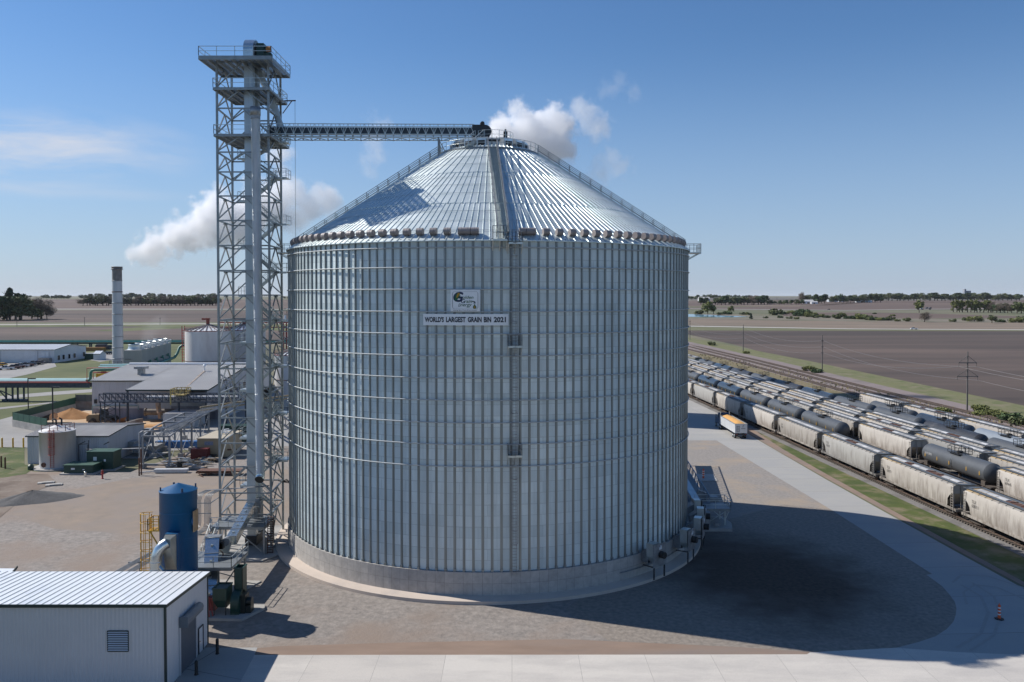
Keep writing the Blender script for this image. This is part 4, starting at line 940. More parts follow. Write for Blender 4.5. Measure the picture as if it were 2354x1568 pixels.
# ---- foreground shed
sh = thing('metal_shed', 'large pale metal shed with a ribbed white roof and dark green trim', 'shed', (-36,68,0))
SHW = pm('pale grey siding', (.60,.615,.635), (.56,.575,.595), .3, .5, .1)
xl, xr, yf, yb, zf, zb2 = -52.0, -26.62, 63.35, 72.2, 6.72, 6.2
def ribwall(m, A, B, z0a, z1a, z1b, step=.305, out=(0,-1,0), ph=.035, w=.09):
    A, B = Vector(A), Vector(B); o = Vector(out); L_ = (B-A).length; d = (B-A)/L_
    m.add([A+Vector((0,0,z0a)), B+Vector((0,0,z0a)), B+Vector((0,0,z1b)), A+Vector((0,0,z1a))], [(0,1,2,3)])
    n = int(L_/step)
    for i in range(1, n):
        s = i*step; zt_ = z1a+(z1b-z1a)*s/L_; c = A+d*s
        v = []
        for z in (z0a, zt_):
            for u_, h_ in ((-w,.001),(-w*.45,ph),(w*.45,ph),(w,.001)): v.append(c+d*u_+o*h_+Vector((0,0,z)))
        m.add(v, [(0,1,5,4),(1,2,6,5),(2,3,7,6)])
m = MB(); ribwall(m, (xl,yf,0), (xr,yf,0), 0, zf, zf, out=(0,-1,0)); part('front_wall', m, SHW, sh)
m = MB(); ribwall(m, (xr,yf,0), (xr,yb,0), 0, zf, zb2, out=(1,0,0)); part('end_wall', m, SHW, sh)
m = MB(); m.quad((xl,yb,0),(xr,yb,0),(xr,yb,zb2),(xl,yb,zb2)); m.quad((xl,yf,0),(xl,yb,0),(xl,yb,zb2),(xl,yf,zf)); part('rear_wall', m, SHW, sh)
ROOFW = pm('bright standing seam roof', (.78,.80,.82), (.84,.85,.86), .25, .38, .1, c3=(.66,.69,.72), s3=.3)
m = MB(); ex = .18
m.slab([(xl,yf-ex,zf+.08),(xr+ex,yf-ex,zf+.08),(xr+ex,yb+ex,zb2+.08),(xl,yb+ex,zb2+.08)], (0,0,-.05)); rf_ = part('roof', m, ROOFW, sh)
m = MB(); x = xr-.5; SEAM = pm('seam grey', (.28,.33,.34), (.33,.38,.39), 1, .5)
while x > xl:
    m.bar((x,yf-ex,zf+.10),(x,yb+ex,zb2+.10),.07,.03); x -= .63
part('roof_seams', m, SEAM, rf_)
TRIM = pm('dark green trim', (.012,.03,.03), (.018,.04,.04), 1, .45)
m = MB(); m.bar((xl,yf-ex-.02,zf-.03),(xr+ex,yf-ex-.02,zf-.03),.08,.24); m.bar((xr+ex+.02,yf-ex-.06,zf-.04),(xr+ex+.02,yb+ex,zb2-.04),.08,.22); m.bar((xr+.03,yf-.03,0),(xr+.03,yf-.03,zf-.1),.16); m.bar((xl,yb+ex,zb2),(xr+ex,yb+ex,zb2),.06,.14); m.bar((xr+.03,yb,0),(xr+.03,yb,zb2-.1),.1)
part('trim', m, TRIM, sh)
lx0, lx1 = XY(239.5,yf), XY(287.5,yf); lz0, lz1 = ZY(1496.5,yf), ZY(1450,yf)
m = MB(); 
for a,b in (((lx0,yf-.06,lz0),(lx1,yf-.06,lz0)),((lx0,yf-.06,lz1),(lx1,yf-.06,lz1)),((lx0,yf-.06,lz0),(lx0,yf-.06,lz1)),((lx1,yf-.06,lz0),(lx1,yf-.06,lz1))): m.bar(a,b,.07)
lo_ = part('louvre', m, TRIM, sh); m = MB(); n = 9
m.b2(lx0,lx1,yf-.045,yf-.04,lz0,lz1); part('louvre_backing', m, DARK, lo_); m = MB()
for i in range(n): z = lz0+(lz1-lz0)*(i+.5)/n; m.add([(lx0,yf-.05,z+.05),(lx1,yf-.05,z+.05),(lx1,yf-.12,z-.03),(lx0,yf-.12,z-.03)], [(0,3,2,1)])
part('louvre_slats', m, SHW, lo_)
m = MB(); m.b2(xr+.05,xr+.09,66.05,69.3,.02,4.2); ND = pm('slate blue roll door', (.075,.10,.13), (.09,.115,.15), 1, .5, wave=('Z',4.5,.6)); dr = part('roll_door', m, ND, sh)
m = MB(); m.b2(xr+.05,xr+.75,65.9,66.0,3.9,4.75); m.lathe((xr+.38,66,4.35), [(.36,0),(.36,3.4),(.36,3.4),(.02,3.4)], 14, axis=Matrix.Rotation(-pi/2,3,'X')); m.b2(xr+.06,xr+.7,65.95,69.4,4.05,4.4); part('door_hood', m, pm('slate hood',(.13,.16,.19),(.16,.19,.22),1,.4), dr)
for yy in (66.0, 69.35):
    m = MB(); m.bar((xr+.08,yy,0),(xr+.08,yy,4.0),.12); part('door_track', m, SHW, dr)
m = MB(); m.b2(xr+.05,xr+.08,69.95,70.85,.05,2.15); md = part('side_door', m, WHITE, sh)
m = MB()
for a,b in (((xr+.1,69.9,0),(xr+.1,69.9,2.2)),((xr+.1,70.9,0),(xr+.1,70.9,2.2)),((xr+.1,69.9,2.2),(xr+.1,70.9,2.2))): m.bar(a,b,.07)
part('door_frame', m, DARK, md); m = MB(); m.box((xr+.14,70.1,1.05),(.08,.12,.05)); part('door_handle', m, SILV, md)
for (x,y,hh,lb) in ((-25.3,66.1,1.1,'black post at the near side of the roll door'),(-25.0,70.0,1.25,'black post beside the small shed door')):
    m = MB(); m.lathe((x,y,0), [(.13,0),(.13,hh),(.13,hh),(.09,hh+.07),(.01,hh+.09)], 14); m.lathe((x,y,0),[(.17,.0),(.17,.06),(.13,.06)],14); single('bollard', m, BLACK, lb, 'bollard', (x,y,0))
s2 = thing('small_shed', 'pale metal shed with dark trim, only its roof corner in sight', 'shed', (-50,78,0))
X2, Y2, Z2 = XY(14,77), 77.0, ZY(1319,77)
m = MB(); ribwall(m, (X2-12,Y2,0),(X2,Y2,0),0,Z2,Z2); ribwall(m,(X2,Y2,0),(X2,Y2+.9,0),0,Z2,Z2+.1,out=(1,0,0)); part('wall', m, SHW, s2)
m = MB(); m.slab([(X2-12,Y2-.15,Z2),(X2+.15,Y2-.15,Z2),(X2+.15,Y2+.9,Z2+.1),(X2-12,Y2+.9,Z2+.1)], (0,0,.1)); part('roof', m, ROOFW, s2)
m = MB(); m.bar((X2-12,Y2-.2,Z2-.02),(X2+.2,Y2-.2,Z2-.02),.06,.22); m.bar((X2+.18,Y2-.2,Z2-.02),(X2+.18,Y2+.9,Z2+.38),.06,.22); part('trim', m, TRIM, s2)
# ---------------------------------------------------------------- buildings and plant, left of the tower
SIDE = pm('pale ribbed siding', (.62,.62,.63), (.54,.54,.55), .5, .55, .05, stretch=(1,1,.25), c3=(.44,.42,.42), s3=.12, t3=(.52,.7))
SIDEW = pm('white siding', (.70,.71,.73), (.63,.64,.66), .3, .5, .05, c3=(.58,.59,.6), s3=.1)
ROOFG = pm('grey ribbed roof', (.56,.545,.52), (.50,.485,.465), .15, .55, .05, c3=(.46,.445,.43), s3=.05, t3=(.45,.65))
def ribroof(m, P0, P1, P2, P3, step=.6, h=.07, w=.08):
    """sloped roof P0..P3 (eave a, eave b, ridge b, ridge a), ribs run eave to ridge"""
    P0,P1,P2,P3 = map(Vector,(P0,P1,P2,P3)); m.slab([P0,P1,P2,P3],(0,0,-.06)); n = max(1,int((P1-P0).length/step)); n_ = (P1-P0).cross(P3-P0).normalized()
    if n_.z < 0: n_ = -n_
    for i in range(n+1):
        a, b = P0.lerp(P1,i/n)+n_*h*.5, P3.lerp(P2,i/n)+n_*h*.5; m.bar(a,b,w,h,up=n_)
def gable(name, label, cat, x0,x1,y0,y1,ze,zr_,yr=None,wall=SIDE,roof=ROOFG,rib=.6,trim=TRIM,ext=.25):
    t = thing(name,label,cat,((x0+x1)/2,(y0+y1)/2,0)); yr = yr or (y0+y1)/2
    m = MB(); ribwall(m,(x0,y0,0),(x1,y0,0),0,ze,ze,rib,(0,-1,0),.04,.1); ribwall(m,(x1,y0,0),(x1,yr,0),0,ze,zr_,rib,(1,0,0),.04,.1); ribwall(m,(x1,yr,0),(x1,y1,0),0,zr_,ze,rib,(1,0,0),.04,.1)
    m.quad((x0,y1,0),(x1,y1,0),(x1,y1,ze),(x0,y1,ze)); m.quad((x0,y0,0),(x0,y1,0),(x0,y1,ze),(x0,yr,zr_),(x0,y0,ze)); part('wall',m,wall,t)
    m = MB(); ribroof(m,(x0-ext,y0-ext,ze+.05),(x1+ext,y0-ext,ze+.05),(x1+ext,yr,zr_+.1),(x0-ext,yr,zr_+.1),rib); ribroof(m,(x0-ext,y1+ext,ze+.05),(x1+ext,y1+ext,ze+.05),(x1+ext,yr,zr_+.1),(x0-ext,yr,zr_+.1),rib); rf = part('roof',m,roof,t)
    m = MB(); m.bar((x0-ext,y0-ext-.02,ze-.02),(x1+ext,y0-ext-.02,ze-.02),.06,.2); m.bar((x1+ext+.02,y0-ext,ze-.02),(x1+ext+.02,yr,zr_+.04),.06,.2); m.bar((x1+ext+.02,yr,zr_+.04),(x1+ext+.02,y1+ext,ze),.06,.2); part('roof_trim',m,trim,rf)
    return t, rf
# big process building: main roof continues down over a lean-to
pb = thing('process_building','large pale process building with a wide grey ribbed roof sloping to a lean-to','building',(-88,215,0))
m = MB(); X0,X1,YA,YR_,YB = -103.6,-71.6,205.,225.,246.
ze_ = ZY(875,205); zrd = ZY(838,225); zl = ZY(896,195)
ribwall(m,(X0,YA,0),(X1,YA,0),0,ze_-.2,ze_-.2,.6,(0,-1,0),.05,.12); ribwall(m,(X1,195,3.2),(X1,YR_,3.2),0,zl-3.4,zrd-3.3,.6,(1,0,0),.05,.12); m.quad((X1,YR_,0),(X1,YB,0),(X1,YB,ze_),(X1,YR_,zrd)); m.quad((X0,YA,0),(X0,YB,0),(X0,YB,ze_),(X0,YR_,zrd),(X0,YA,ze_)); m.quad((X1,205,0),(X1,246,0),(X1,246,3.3),(X1,205,3.3))
part('wall',m,SIDE,pb)
m = MB(); ribroof(m,(X0-.3,YA-.3,ze_),(-90.4,YA-.3,ze_),(-90.4,YR_,zrd),(X0-.3,YR_,zrd),.55,.09,.1); ribroof(m,(-90.4,194.6,zl),(X1+.4,194.6,zl),(X1+.4,YR_,zrd),(-90.4,YR_,zrd),.55,.09,.1); ribroof(m,(X0-.3,YB,ze_),(X1+.4,YB,ze_),(X1+.4,YR_,zrd),(X0-.3,YR_,zrd),.9)
rf = part('roof',m,ROOFG,pb)
m = MB(); m.tube((X0+.2,YR_,zrd+.15),(X1+.4,YR_,zrd+.15),.38,10); part('ridge_cap',m,WHITE,rf)
m = MB(); m.bar((X0-.3,YA-.35,ze_-.08),(-90.4,YA-.35,ze_-.08),.08,.25); m.bar((-90.4,194.5,zl-.1),(X1+.4,194.5,zl-.1),.08,.35); m.bar((-90.5,194.6,zl-.05),(-90.5,YA-.3,ze_),.08,.3); m.bar((X1+.45,194.6,zl-.1),(X1+.45,YR_,zrd-.05),.08,.35); part('roof_trim',m,TRIM,rf)
vx = XY(323,212); m = MB(); zv = ze_+(zrd-ze_)*.35; m.b2(vx-.7,vx+.7,211.4,212.8,zv-.3,zv+1.5); m.b2(vx-1.35,vx+1.35,210.8,213.3,zv+1.5,zv+2.1); part('roof_ventilator',m,DGREEN if False else GALVD,rf)
vx = XY(469,216); zv = zl+(zrd-zl)*.72; m = MB(); m.tube((vx,216,zv-.2),(vx,216,zv+1.2),.16,8); m.lathe((vx,216,zv+1.4),[(.02,-.4),(.4,-.25),(.45,0),(.3,.3),(.02,.38)],10); part('roof_vent_pipe',m,WHITE,rf)
m = MB(); m.slab([(vx-.2,216,zv+.1),(vx+.2,216,zv+.1),(XY(428,197),196.5,zl+.26),(XY(425,197),196.5,zl+.26)],(0,0,.03)); part('rust_streak',m,RUST if False else pm('rust wash',(.34,.24,.17),(.37,.32,.27),1,.8),rf)
for xx in (-90.2,-78.2,-71.8):
    m = MB(); m.bar((xx,195,0),(xx,195,zl-.3),.38); part('lean_to_post',m,DSTEEL,pb)
m = MB(); m.b2(-103.4,-90,204.85,204.93,0,2.6); m.b2(-84,-71.9,204.8,204.9,0,3.2); part('stained_lower_wall',m,pm('stained siding',(.36,.36,.40),(.16,.16,.19),.4,.8,stretch=(1,1,.3)),pb)
m = MB(); m.bar((-103.4,204.6,3.3),(-92.3,204.6,3.3),.22); m.tube((-92,204.5,3.3),(-92,204.5,2.4),.12); m.tube((-103.3,204.5,3.3),(-103.3,204.5,.2),.12); part('wall_pipe',m,AQUA if False else pm('grey aqua pipe',(.22,.34,.35),(.27,.38,.38)),pb)
for i,xx in enumerate((-102.6,-95.6,-92.6)):
    m = MB(); m.b2(xx-.25,xx+.25,204.4,204.9,3.9,4.9); part('wall_fixture',m,DARK,pb)
for i in range(5):
    yy = 211+i*3.4; m = MB(); m.b2(X1+.02,X1+.09,yy,yy+1.9,4.6+i*.25,6.6+i*.25); part('louvre',m,pm('brown louvre',(.28,.19,.14),(.2,.14,.11),1,.7,wave=('Z',3,.8)),pb)
m = MB(); m.b2(-79,-73.5,204.6,205,4.6,7.0); part('dark_opening',m,BLACK,pb)
m = MB(); m.tube((-88.6,201,2.3),(-79,201,2.3),.75,14); m.tube((-88.8,201,2.3),(-88.5,201,2.3),.95,14); single('horizontal_drum',m,pm('dirty steel drum',(.20,.17,.14),(.13,.11,.10),1,.7),'dirty steel drum lying under the lean-to roof','drum',(-84,201,0))
m = MB(); xx = XY(361,198); m.bar((xx,198,6.4),(xx,198,4.2),.9,.9); m.bar((xx,198,4.2),(xx+.5,197.6,2.6),.8,.8); m.bar((xx+.5,197.6,2.7),(xx+.6,197.4,1.2),.6,.6); single('discharge_chute',m,pm('worn orange chute',(.45,.27,.13),(.36,.33,.31),.6,.7),'worn orange chute dropping grain under the lean-to','chute',(xx,198,0))
m = MB(); m.b2(XY(372,191),XY(444,191),191,199,0,3.3); ribwall(m,(XY(372,190.9),190.9,0),(XY(444,190.9),190.9,0),0,3.4,3.4,.5,(0,-1,0)); single('loading_bay_wall',m,SIDE,'weathered ribbed bay wall right of the spilled grain','bay',(-78,194,0))
# overhead dark conveyor truss in front of the building
oc = thing('overhead_walkway','dark blue grey truss conveyor crossing in front of the process building','conveyor',(-85,189,0))
zc1,zc0 = ZY(905,189),ZY(923,189); xa,xb = XY(229,189),-62
for yy in (188.2,190.2):
    m = MB(); m.bar((xa,yy,zc0),(xb,yy,zc0),.35); m.bar((xa,yy,zc1),(xb,yy,zc1),.18); n = 22
    for i in range(n+1):
        x = xa+(xb-xa)*i/n; m.bar((x,yy,zc0),(x,yy,zc1),.14)
        if i<n: m.bar((x,yy,zc1),(x+(xb-xa)/n,yy,zc0),.12)
    m.bar((xa,yy,(zc0+zc1)/2),(xb,yy,(zc0+zc1)/2),.08); part('truss',m,DSTEEL,oc)
m = MB(); m.b2(xa,xb,188.3,190.1,zc0-.1,zc0+.05); m.tube((XY(335,189),189.2,zc0+.9),(xb,189.2,zc0+.9),.42,10); part('conveyor_tube',m,pm('pale tube',(.42,.43,.45),(.5,.5,.52)),oc)
for a in (0,3.4):
    for b in (188.2,190.2):
        m = MB(); m.bar((xa+.3+a,b,0),(xa+.3+a,b,zc0),.2); part('leg',m,DSTEEL,oc)
m = MB()
for k in range(4):
    z0,z1 = zc0*k/4,zc0*(k+1)/4; m.bar((xa+.3,188.2,z0),(xa+3.7,188.2,z1),.1); m.bar((xa+3.7,188.2,z0),(xa+.3,188.2,z1),.1); m.bar((xa+.3,188.2,z1),(xa+3.7,188.2,z1),.1)
part('leg_bracing',m,DSTEEL,oc)
m = MB(); yx0,yx1 = XY(392,187.5),XY(425,187.5); m.b2(yx0,yx1,187,190.5,zc0+1.6,zc0+1.75); m.rail([(yx0,187,zc0+1.75),(yx1,187,zc0+1.75),(yx1,190.5,zc0+1.75),(yx0,190.5,zc0+1.75),(yx0,187,zc0+1.75)],1.3,.07,1.2); m.bar((yx0,187,zc0-.5),(yx0,187,zc0+3),.25)
part('yellow_deck',m,pm('weathered yellow',(.42,.32,.12),(.5,.38,.12)),oc)
# walled yard with green fence
yd = thing('walled_yard_fence','concrete yard wall topped with dark green sheet fence','fence',(-116,193,0))
WS = pm('stained yard concrete',(.40,.37,.34),(.22,.165,.13),.25,.9,c3=(.17,.10,.06),s3=.12,t3=(.48,.66))
GF = pm('dark green mesh fence',(.018,.075,.05),(.025,.09,.06),.4,.7)
pA,pB,pC,pD,pE = (-116,193),(-116.6,222),(-103.8,222),(-102.6,183.2),(-97.2,183.4)
def wallseg(m,a,b,z0,z1,th=.3): m.bar((a[0],a[1],(z0+z1)/2),(b[0],b[1],(z0+z1)/2),th,z1-z0)
m = MB(); wallseg(m,pA,pB,0,1.6); wallseg(m,pA,pD,0,1.6); wallseg(m,pD,pE,0,1.4); part('concrete_wall',m,CONC,yd)
m = MB(); wallseg(m,pB,pC,0,2.2,.4); part('stained_wall',m,WS,yd)
m = MB(); wallseg(m,pA,pB,1.6,3.3,.07); wallseg(m,pA,pD,1.6,3.3,.07); part('green_screen',m,GF,yd)
m = MB(); wallseg(m,pB,pC,2.2,4.0,.06); wallseg(m,pD,pE,1.4,2.5,.06); part('brown_screen',m,pm('brown mesh screen',(.11,.115,.10),(.14,.14,.125),1,.8),yd)
for a,b,n in ((pA,pB,9),(pA,pD,6),(pB,pC,5)):
    for i in range(n+1):
        x,y = a[0]+(b[0]-a[0])*i/n,a[1]+(b[1]-a[1])*i/n; m=MB(); m.bar((x,y,1.5),(x,y,3.4 if b!=pC else 4.1),.1); part('fence_post',m,DGREEN,yd)
sheet('meal_floor',[(100,947),(150,945),(212,945),(212,957),(333,962),(372,967),(372,990),(330,992),(290,986),(200,983),(153,986),(104,982),(60,965)],.07,ORANGE)
sheet('pale_yard_floor',[(150,950),(178,949),(200,955),(203,975),(188,982),(168,978),(150,968),(140,960)],.08,groundmat('pale meal floor',(.42,.33,.24),(.5,.30,.14),.3,None,.1,(.5,.7),.3,2))
def heap(name,label,c,rx,ry,h,mat,n=40,seed=1,cat='heap'):
    r_ = random.Random(seed); m = MB(); vs=[]; rings=9
    ph=[r_.uniform(0,6) for _ in range(4)]
    for j in range(rings+1):
        q=j/rings
        for k in range(n):
            t=2*pi*k/n; w_=1+.12*sin(2*t+ph[0])+.07*sin(3*t+ph[1])+.04*sin(7*t+ph[2]); zz=h*(1-q)**1.05*(1+.06*sin(5*t+ph[3])*q)+r_.uniform(-.03,.03)*h
            vs.append((c[0]+rx*q*w_*cos(t),c[1]+ry*q*w_*sin(t),max(-.03,zz) if j<rings else -.05))
    m.add(vs,[(j*n+k,j*n+(k+1)%n,(j+1)*n+(k+1)%n,(j+1)*n+k) for j in range(rings) for k in range(n)][::1],True)
    m.f=[f[::-1] for f in m.f]
    return single(name,m,mat,label,cat,(c[0],c[1],0))
heap('meal_pile','large cone of orange grain meal inside the walled yard',(-109.6,207),5.4,4.8,2.5,groundmat('orange meal heap',(.38,.19,.07),(.31,.145,.05),1.2,None,.1,(.5,.7),.5,3),seed=3)
heap('meal_pile','low dark brown meal heap left of the orange cone',(-113.3,205.5),3.6,3.6,1.5,groundmat('dark meal heap',(.12,.05,.02),(.2,.09,.03),1.2,None,.1,(.5,.7),.8,3),seed=8)
heap('gravel_pile','long grey gravel pile at the edge of the yard',(G(75,1150).x,G(75,1150).y,0),7.4,3.0,1.5,groundmat('dark grey gravel',(.15,.145,.14),(.11,.105,.10),2,None,.1,(.5,.7),.8,5),seed=5)
bpy.data.objects['gravel_pile'].rotation_euler=(0,0,radians(38))
# wheel loader
wl = thing('wheel_loader','dusty yellow wheel loader with raised arms and a rusty bucket in the yard','loader',(-94.6,195,0))
LY = pm('dusty yellow paint',(.30,.20,.10),(.22,.15,.09),1,.7); c0=Vector((-99.0,194.2,0))
def q_(x,y,z): return c0+Vector((x,y,z))
m=MB(); m.slab([q_(0,-1.1,1.2),q_(0,-1.1,2.3),q_(.5,-1.1,2.7),q_(2.9,-1.1,2.8),q_(2.9,-1.1,1.2),q_(1.5,-1.1,.9)],(0,2.2,0)); m.box(q_(3.8,0,1.3),(2.2,1.4,.8)); part('body',m,LY,wl)
m=MB(); m.box(q_(3.6,0,2.1),(1.6,1.5,1.4)); m.add([q_(2.85,-.75,2.8),q_(4.4,-.75,2.8),q_(4.4,.75,2.8),q_(2.85,.75,2.8),q_(3.0,-.7,3.9),q_(4.2,-.7,3.9),q_(4.2,.7,3.9),q_(3.0,.7,3.9)],[(0,1,5,4),(1,2,6,5),(2,3,7,6),(3,0,4,7)]); cbm=part('cab',m,GLASS,wl)
m=MB(); m.box(q_(3.6,0,4.0),(1.7,1.7,.2)); part('cab_roof',m,pm('dusty tan',(.42,.36,.28),(.36,.31,.25)),cbm)
for x in (1.5,5.3):
    for y in (-1.15,1.15):
        m=MB(); m.lathe(q_(x,y,.95),[(.3,-.33),(.9,-.33),(.98,-.2),(.98,.2),(.9,.33),(.3,.33)],20,axis=Matrix.Rotation(pi/2,3,'X')); w_=part('wheel',m,pm('muddy tyre',(.05,.035,.025),(.09,.055,.035),2,.9),wl)
        m=MB(); m.lathe(q_(x,y,.95),[(.02,-.3),(.45,-.34),(.45,.34),(.02,.3)],14,axis=Matrix.Rotation(pi/2,3,'X')); part('rim',m,LY,w_)
m=MB()
for y in (-.6,.6): m.bar(q_(4.4,y,2.2),q_(6.2,y,2.2),.22,.4); m.bar(q_(6.2,y,2.2),q_(7.4,y,1.0),.22,.4)
m.bar(q_(4.5,0,1.6),q_(6.4,0,2.7),.2); part('arms',m,DARK,wl)
m=MB(); m.slab([q_(7.2,-1.5,.3),q_(7.3,-1.5,1.5),q_(8.2,-1.5,1.9),q_(7.8,-1.5,1.0),q_(8.8,-1.5,.25)],(0,3.0,0)); part('bucket',m,pm('rusty orange bucket',(.32,.13,.045),(.2,.09,.04)),wl)
m=MB(); m.tube(q_(1.9,-.4,2.7),q_(1.9,-.4,3.4),.09); part('exhaust',m,DARK,wl)
m=MB(); a=G(243,985); m.slab([(a.x,a.y,0),(a.x+8,a.y+1,0),(a.x+8,a.y+1,2.2),(a.x+6.5,a.y+1,2.0)],(0,.3,0)); single('ramp_wall',m,WS,'dark sloping concrete wall end below the loader bucket','wall',(a.x,a.y,0))
# low building and white tank in front of the yard
t_,rf=gable('low_building','low pale building with a weathered ribbed roof behind the white tank','building',-87.7,-73.2,150.2,165.2,5.0,5.75,157.5,wall=pm('streaked pale siding',(.60,.61,.63),(.50,.51,.53),.6,.6,stretch=(1,1,.2)),roof=pm('weathered roof',(.48,.46,.44),(.34,.325,.315),.25,.6,stretch=(1,.3,1)),rib=.42)
m=MB(); m.b2(XY(263,150),XY(285,150),150.05,150.12,1.6,3.2); 
m=MB(); xx=XY(275,150.1); m.b2(-80.6,-78.9,150.08,150.14,1.3,3.0); part('wall_louvre',m,pm('white louvre',(.6,.6,.6),(.5,.5,.5),1,.5,wave=('Z',3,.8)),t_)
m=MB(); m.b2(-73.15,-72.0,158,160.5,1.6,2.6); m.b2(-73.1,-71.2,161.5,164.5,.2,1.5); m.b2(-73.1,-71.6,164.6,166,0,4.0); part('wall_unit',m,pm('grey ac unit',(.38,.38,.37),(.28,.28,.27)),t_)
m=MB(); a=Vector((-69.5,158,0)); m.box(a+Vector((0,0,1.7)),(5,3.5,.8)); m.box(a+Vector((-.6,-1.6,1.1)),(2.2,1.2,.5)); m.b2(-72.5,-66.3,154.5,160.5,.04,.2); single('rooftop_unit',m,pm('weathered unit',(.30,.29,.27),(.24,.235,.22)),'grey weathered air unit on a slab beside the low building','air unit',tuple(a))
TK=(-80.6,147.2)
wt=thing('white_tank','weathered white storage tank with a red caged ladder','tank',(TK[0],TK[1],0))
TANKW=pm('weathered white tank',(.70,.68,.655),(.60,.58,.56),.5,.5,stretch=(1,1,.3),c3=(.50,.47,.45),s3=.2,t3=(.5,.7))
m=MB(); m.lathe((TK[0],TK[1],0),[(2.9,.2),(2.9,6.5),(2.96,6.5),(2.96,6.6),(2.9,6.6),(2.9,6.6),(.3,7.5)],40); part('shell',m,TANKW,wt)
m=MB(); m.lathe((TK[0],TK[1],0),[(3.9,0),(3.9,.22),(3.9,.22),(.1,.22)],24); part('base_slab',m,CONC,wt)
m=MB(); ang=radians(-78); q=Vector((TK[0]+3.05*cos(ang),TK[1]+3.05*sin(ang),0)); 
for s_ in (-.3,.3): m.bar(q+Vector((s_,0,.5)),q+Vector((s_,0,7.2)),.06)
z=.6
while z<7: m.bar(q+Vector((-.3,0,z)),q+Vector((.3,0,z)),.04); z+=.35
for z in (2.8,4.2,5.6,7.0): m.pipe([q+Vector((.45*cos(t),-.8*sin(t),z)) for t in [pi*k/8 for k in range(9)]],.05,5,False)
for t in (0,.8,1.57,2.3,3.14): m.bar(q+Vector((.45*cos(t),-.8*sin(t),2.8)),q+Vector((.45*cos(t),-.8*sin(t),7.0)),.04)
part('red_ladder',m,RED,wt)
m=MB(); m.rail([(TK[0]-1.5,TK[1]-2.4,6.7),(TK[0]+2.3,TK[1]-1.6,6.7),(TK[0]+2.6,TK[1]+.8,6.7)],1.1,.04,1.2); part('roof_rail',m,pm('dull red rail',(.22,.06,.05),(.2,.08,.07)),wt)
m=MB(); q=Vector((TK[0]-.9,TK[1]-2.72,.95)); m.tube(q,q+Vector((-.05,-.25,0)),.42,18); part('manhole',m,RUST,wt)
m=MB(); m.pipe([(TK[0]-.2,TK[1],7.3),(TK[0]-.2,TK[1],8.3),(TK[0]-.6,TK[1],8.6),(TK[0]-.9,TK[1],8.3)],.16,8); m.pipe([(TK[0]+.6,TK[1]+.3,7.2),(TK[0]+.6,TK[1]+.3,8.5),(TK[0]+.2,TK[1]+.3,8.7)],.16,8); part('vent_pipe',m,DARK,wt)
# light poles
def lightpole(x,y,h,lab,dx_=.9):
    t=thing('light_pole',lab,'light pole',(x,y,0)); m=MB(); m.bar((x,y,0),(x,y,h),.2); part('pole',m,DARK,t); m=MB(); m.box((x+dx_*.6,y,h),(dx_+.3,.5,.25)); part('lamp_head',m,DARK,t)
lightpole(XY(61.7,214),214,ZY(870.6,214),'tall dark light pole behind the green fenced yard corner',1.6); lightpole(XY(118,172),172,ZY(890.7,172),'tall dark light pole beside the white tank roof',1.2)
# pipe bridge with aqua and red pipes
pr=thing('pipe_bridge','pipe bridge with pale aqua pipes over a red rail on dark steel legs','pipe bridge',(-140,240,0))
ya,zA=240,ZY(890,240); xL,xR_=-190,XY(209,240)
m=MB(); m.bar((xL,ya-1.2,zA+.6),(xR_,ya-1.2,zA+.6),.25,1.3); m.bar((xL,ya+1.2,zA+.6),(xR_,ya+1.2,zA+.6),.25,1.3); part('girder',m,DSTEEL,pr)
m=MB(); m.tube((xL,ya-1.1,zA+1.45),(xR_,ya-1.1,zA+1.45),.22,8); part('red_pipe',m,RED,pr)
PAQ=pm('pale aqua pipe',(.42,.62,.60),(.36,.56,.54),1,.4)
for i,(yy,rr_) in enumerate(((ya-.5,.2),(ya,.28),(ya+.6,.3),(ya+1.2,.25))):
    m=MB(); m.tube((xL,yy,zA+1.8+.14*i),(xR_-1.5,yy,zA+1.8+.14*i),rr_,8); part('aqua_pipe',m,PAQ,pr)
for xx in (XY(11,240),XY(26,240),XY(38,240),XY(52,240)):
    m=MB(); m.bar((xx,ya,.6),(xx,ya,zA),.4); m.box((xx,ya,.3),(1.6,1.6,.6)); part('leg',m,DSTEEL,pr)
m=MB(); m.bar((XY(-12,240),ya,zA),(XY(11,240),ya,.9),.25); m.bar((XY(-2,240),ya,zA-1),(XY(26,240),ya,1.4),.25); part('leg_bracing',m,DSTEEL,pr)
m=MB(); m.pipe([(xR_-1.5,ya-.2,zA+1.9),(xR_-.7,ya-.2,zA+2.0),(xR_-.3,ya-.2,zA+2.5),(xR_-.2,ya-.2,zA+4.2),(xR_+.2,ya-.2,zA+4.8),(xR_+1,ya-.2,zA+5),(xR_+14,ya+3,zA+5)],.42,10); part('riser_pipe',m,pm('teal riser',(.06,.20,.15),(.07,.23,.18)),pr)
m=MB(); m.pipe([(xR_-.9,ya-1,zA+1.2),(xR_-.9,ya-1,zA+5.6),(xR_+15,ya+1,zA+5.6)],.14,6); m.pipe([(xR_+.9,ya-1,zA+.8),(xR_+.9,ya-1,zA+4.3),(xR_+15,ya+1,zA+4.3)],.2,6); part('red_riser',m,RED,pr)
m=MB(); m.slab([(xR_+1.2,ya,zA+2.2),(xR_+15,ya,zA+2.2),(xR_+15,ya,zA+3.9),(xR_+1.2,ya,zA+3.9)],(0,.3,0)); part('yellow_panel',m,YEL,pr)
for i in range(2):
    m=MB(); m.tube((xR_+1,ya+2+i,zA+5.6+i*.5),(xR_+15,ya+2+i,zA+5.8+i*.5),.3,8); part('aqua_pipe',m,PAQ,pr)
gpb=thing('green_pipe_bridge','long dark green pipe bridge running behind the white warehouse','pipe bridge',(-180,470,0))
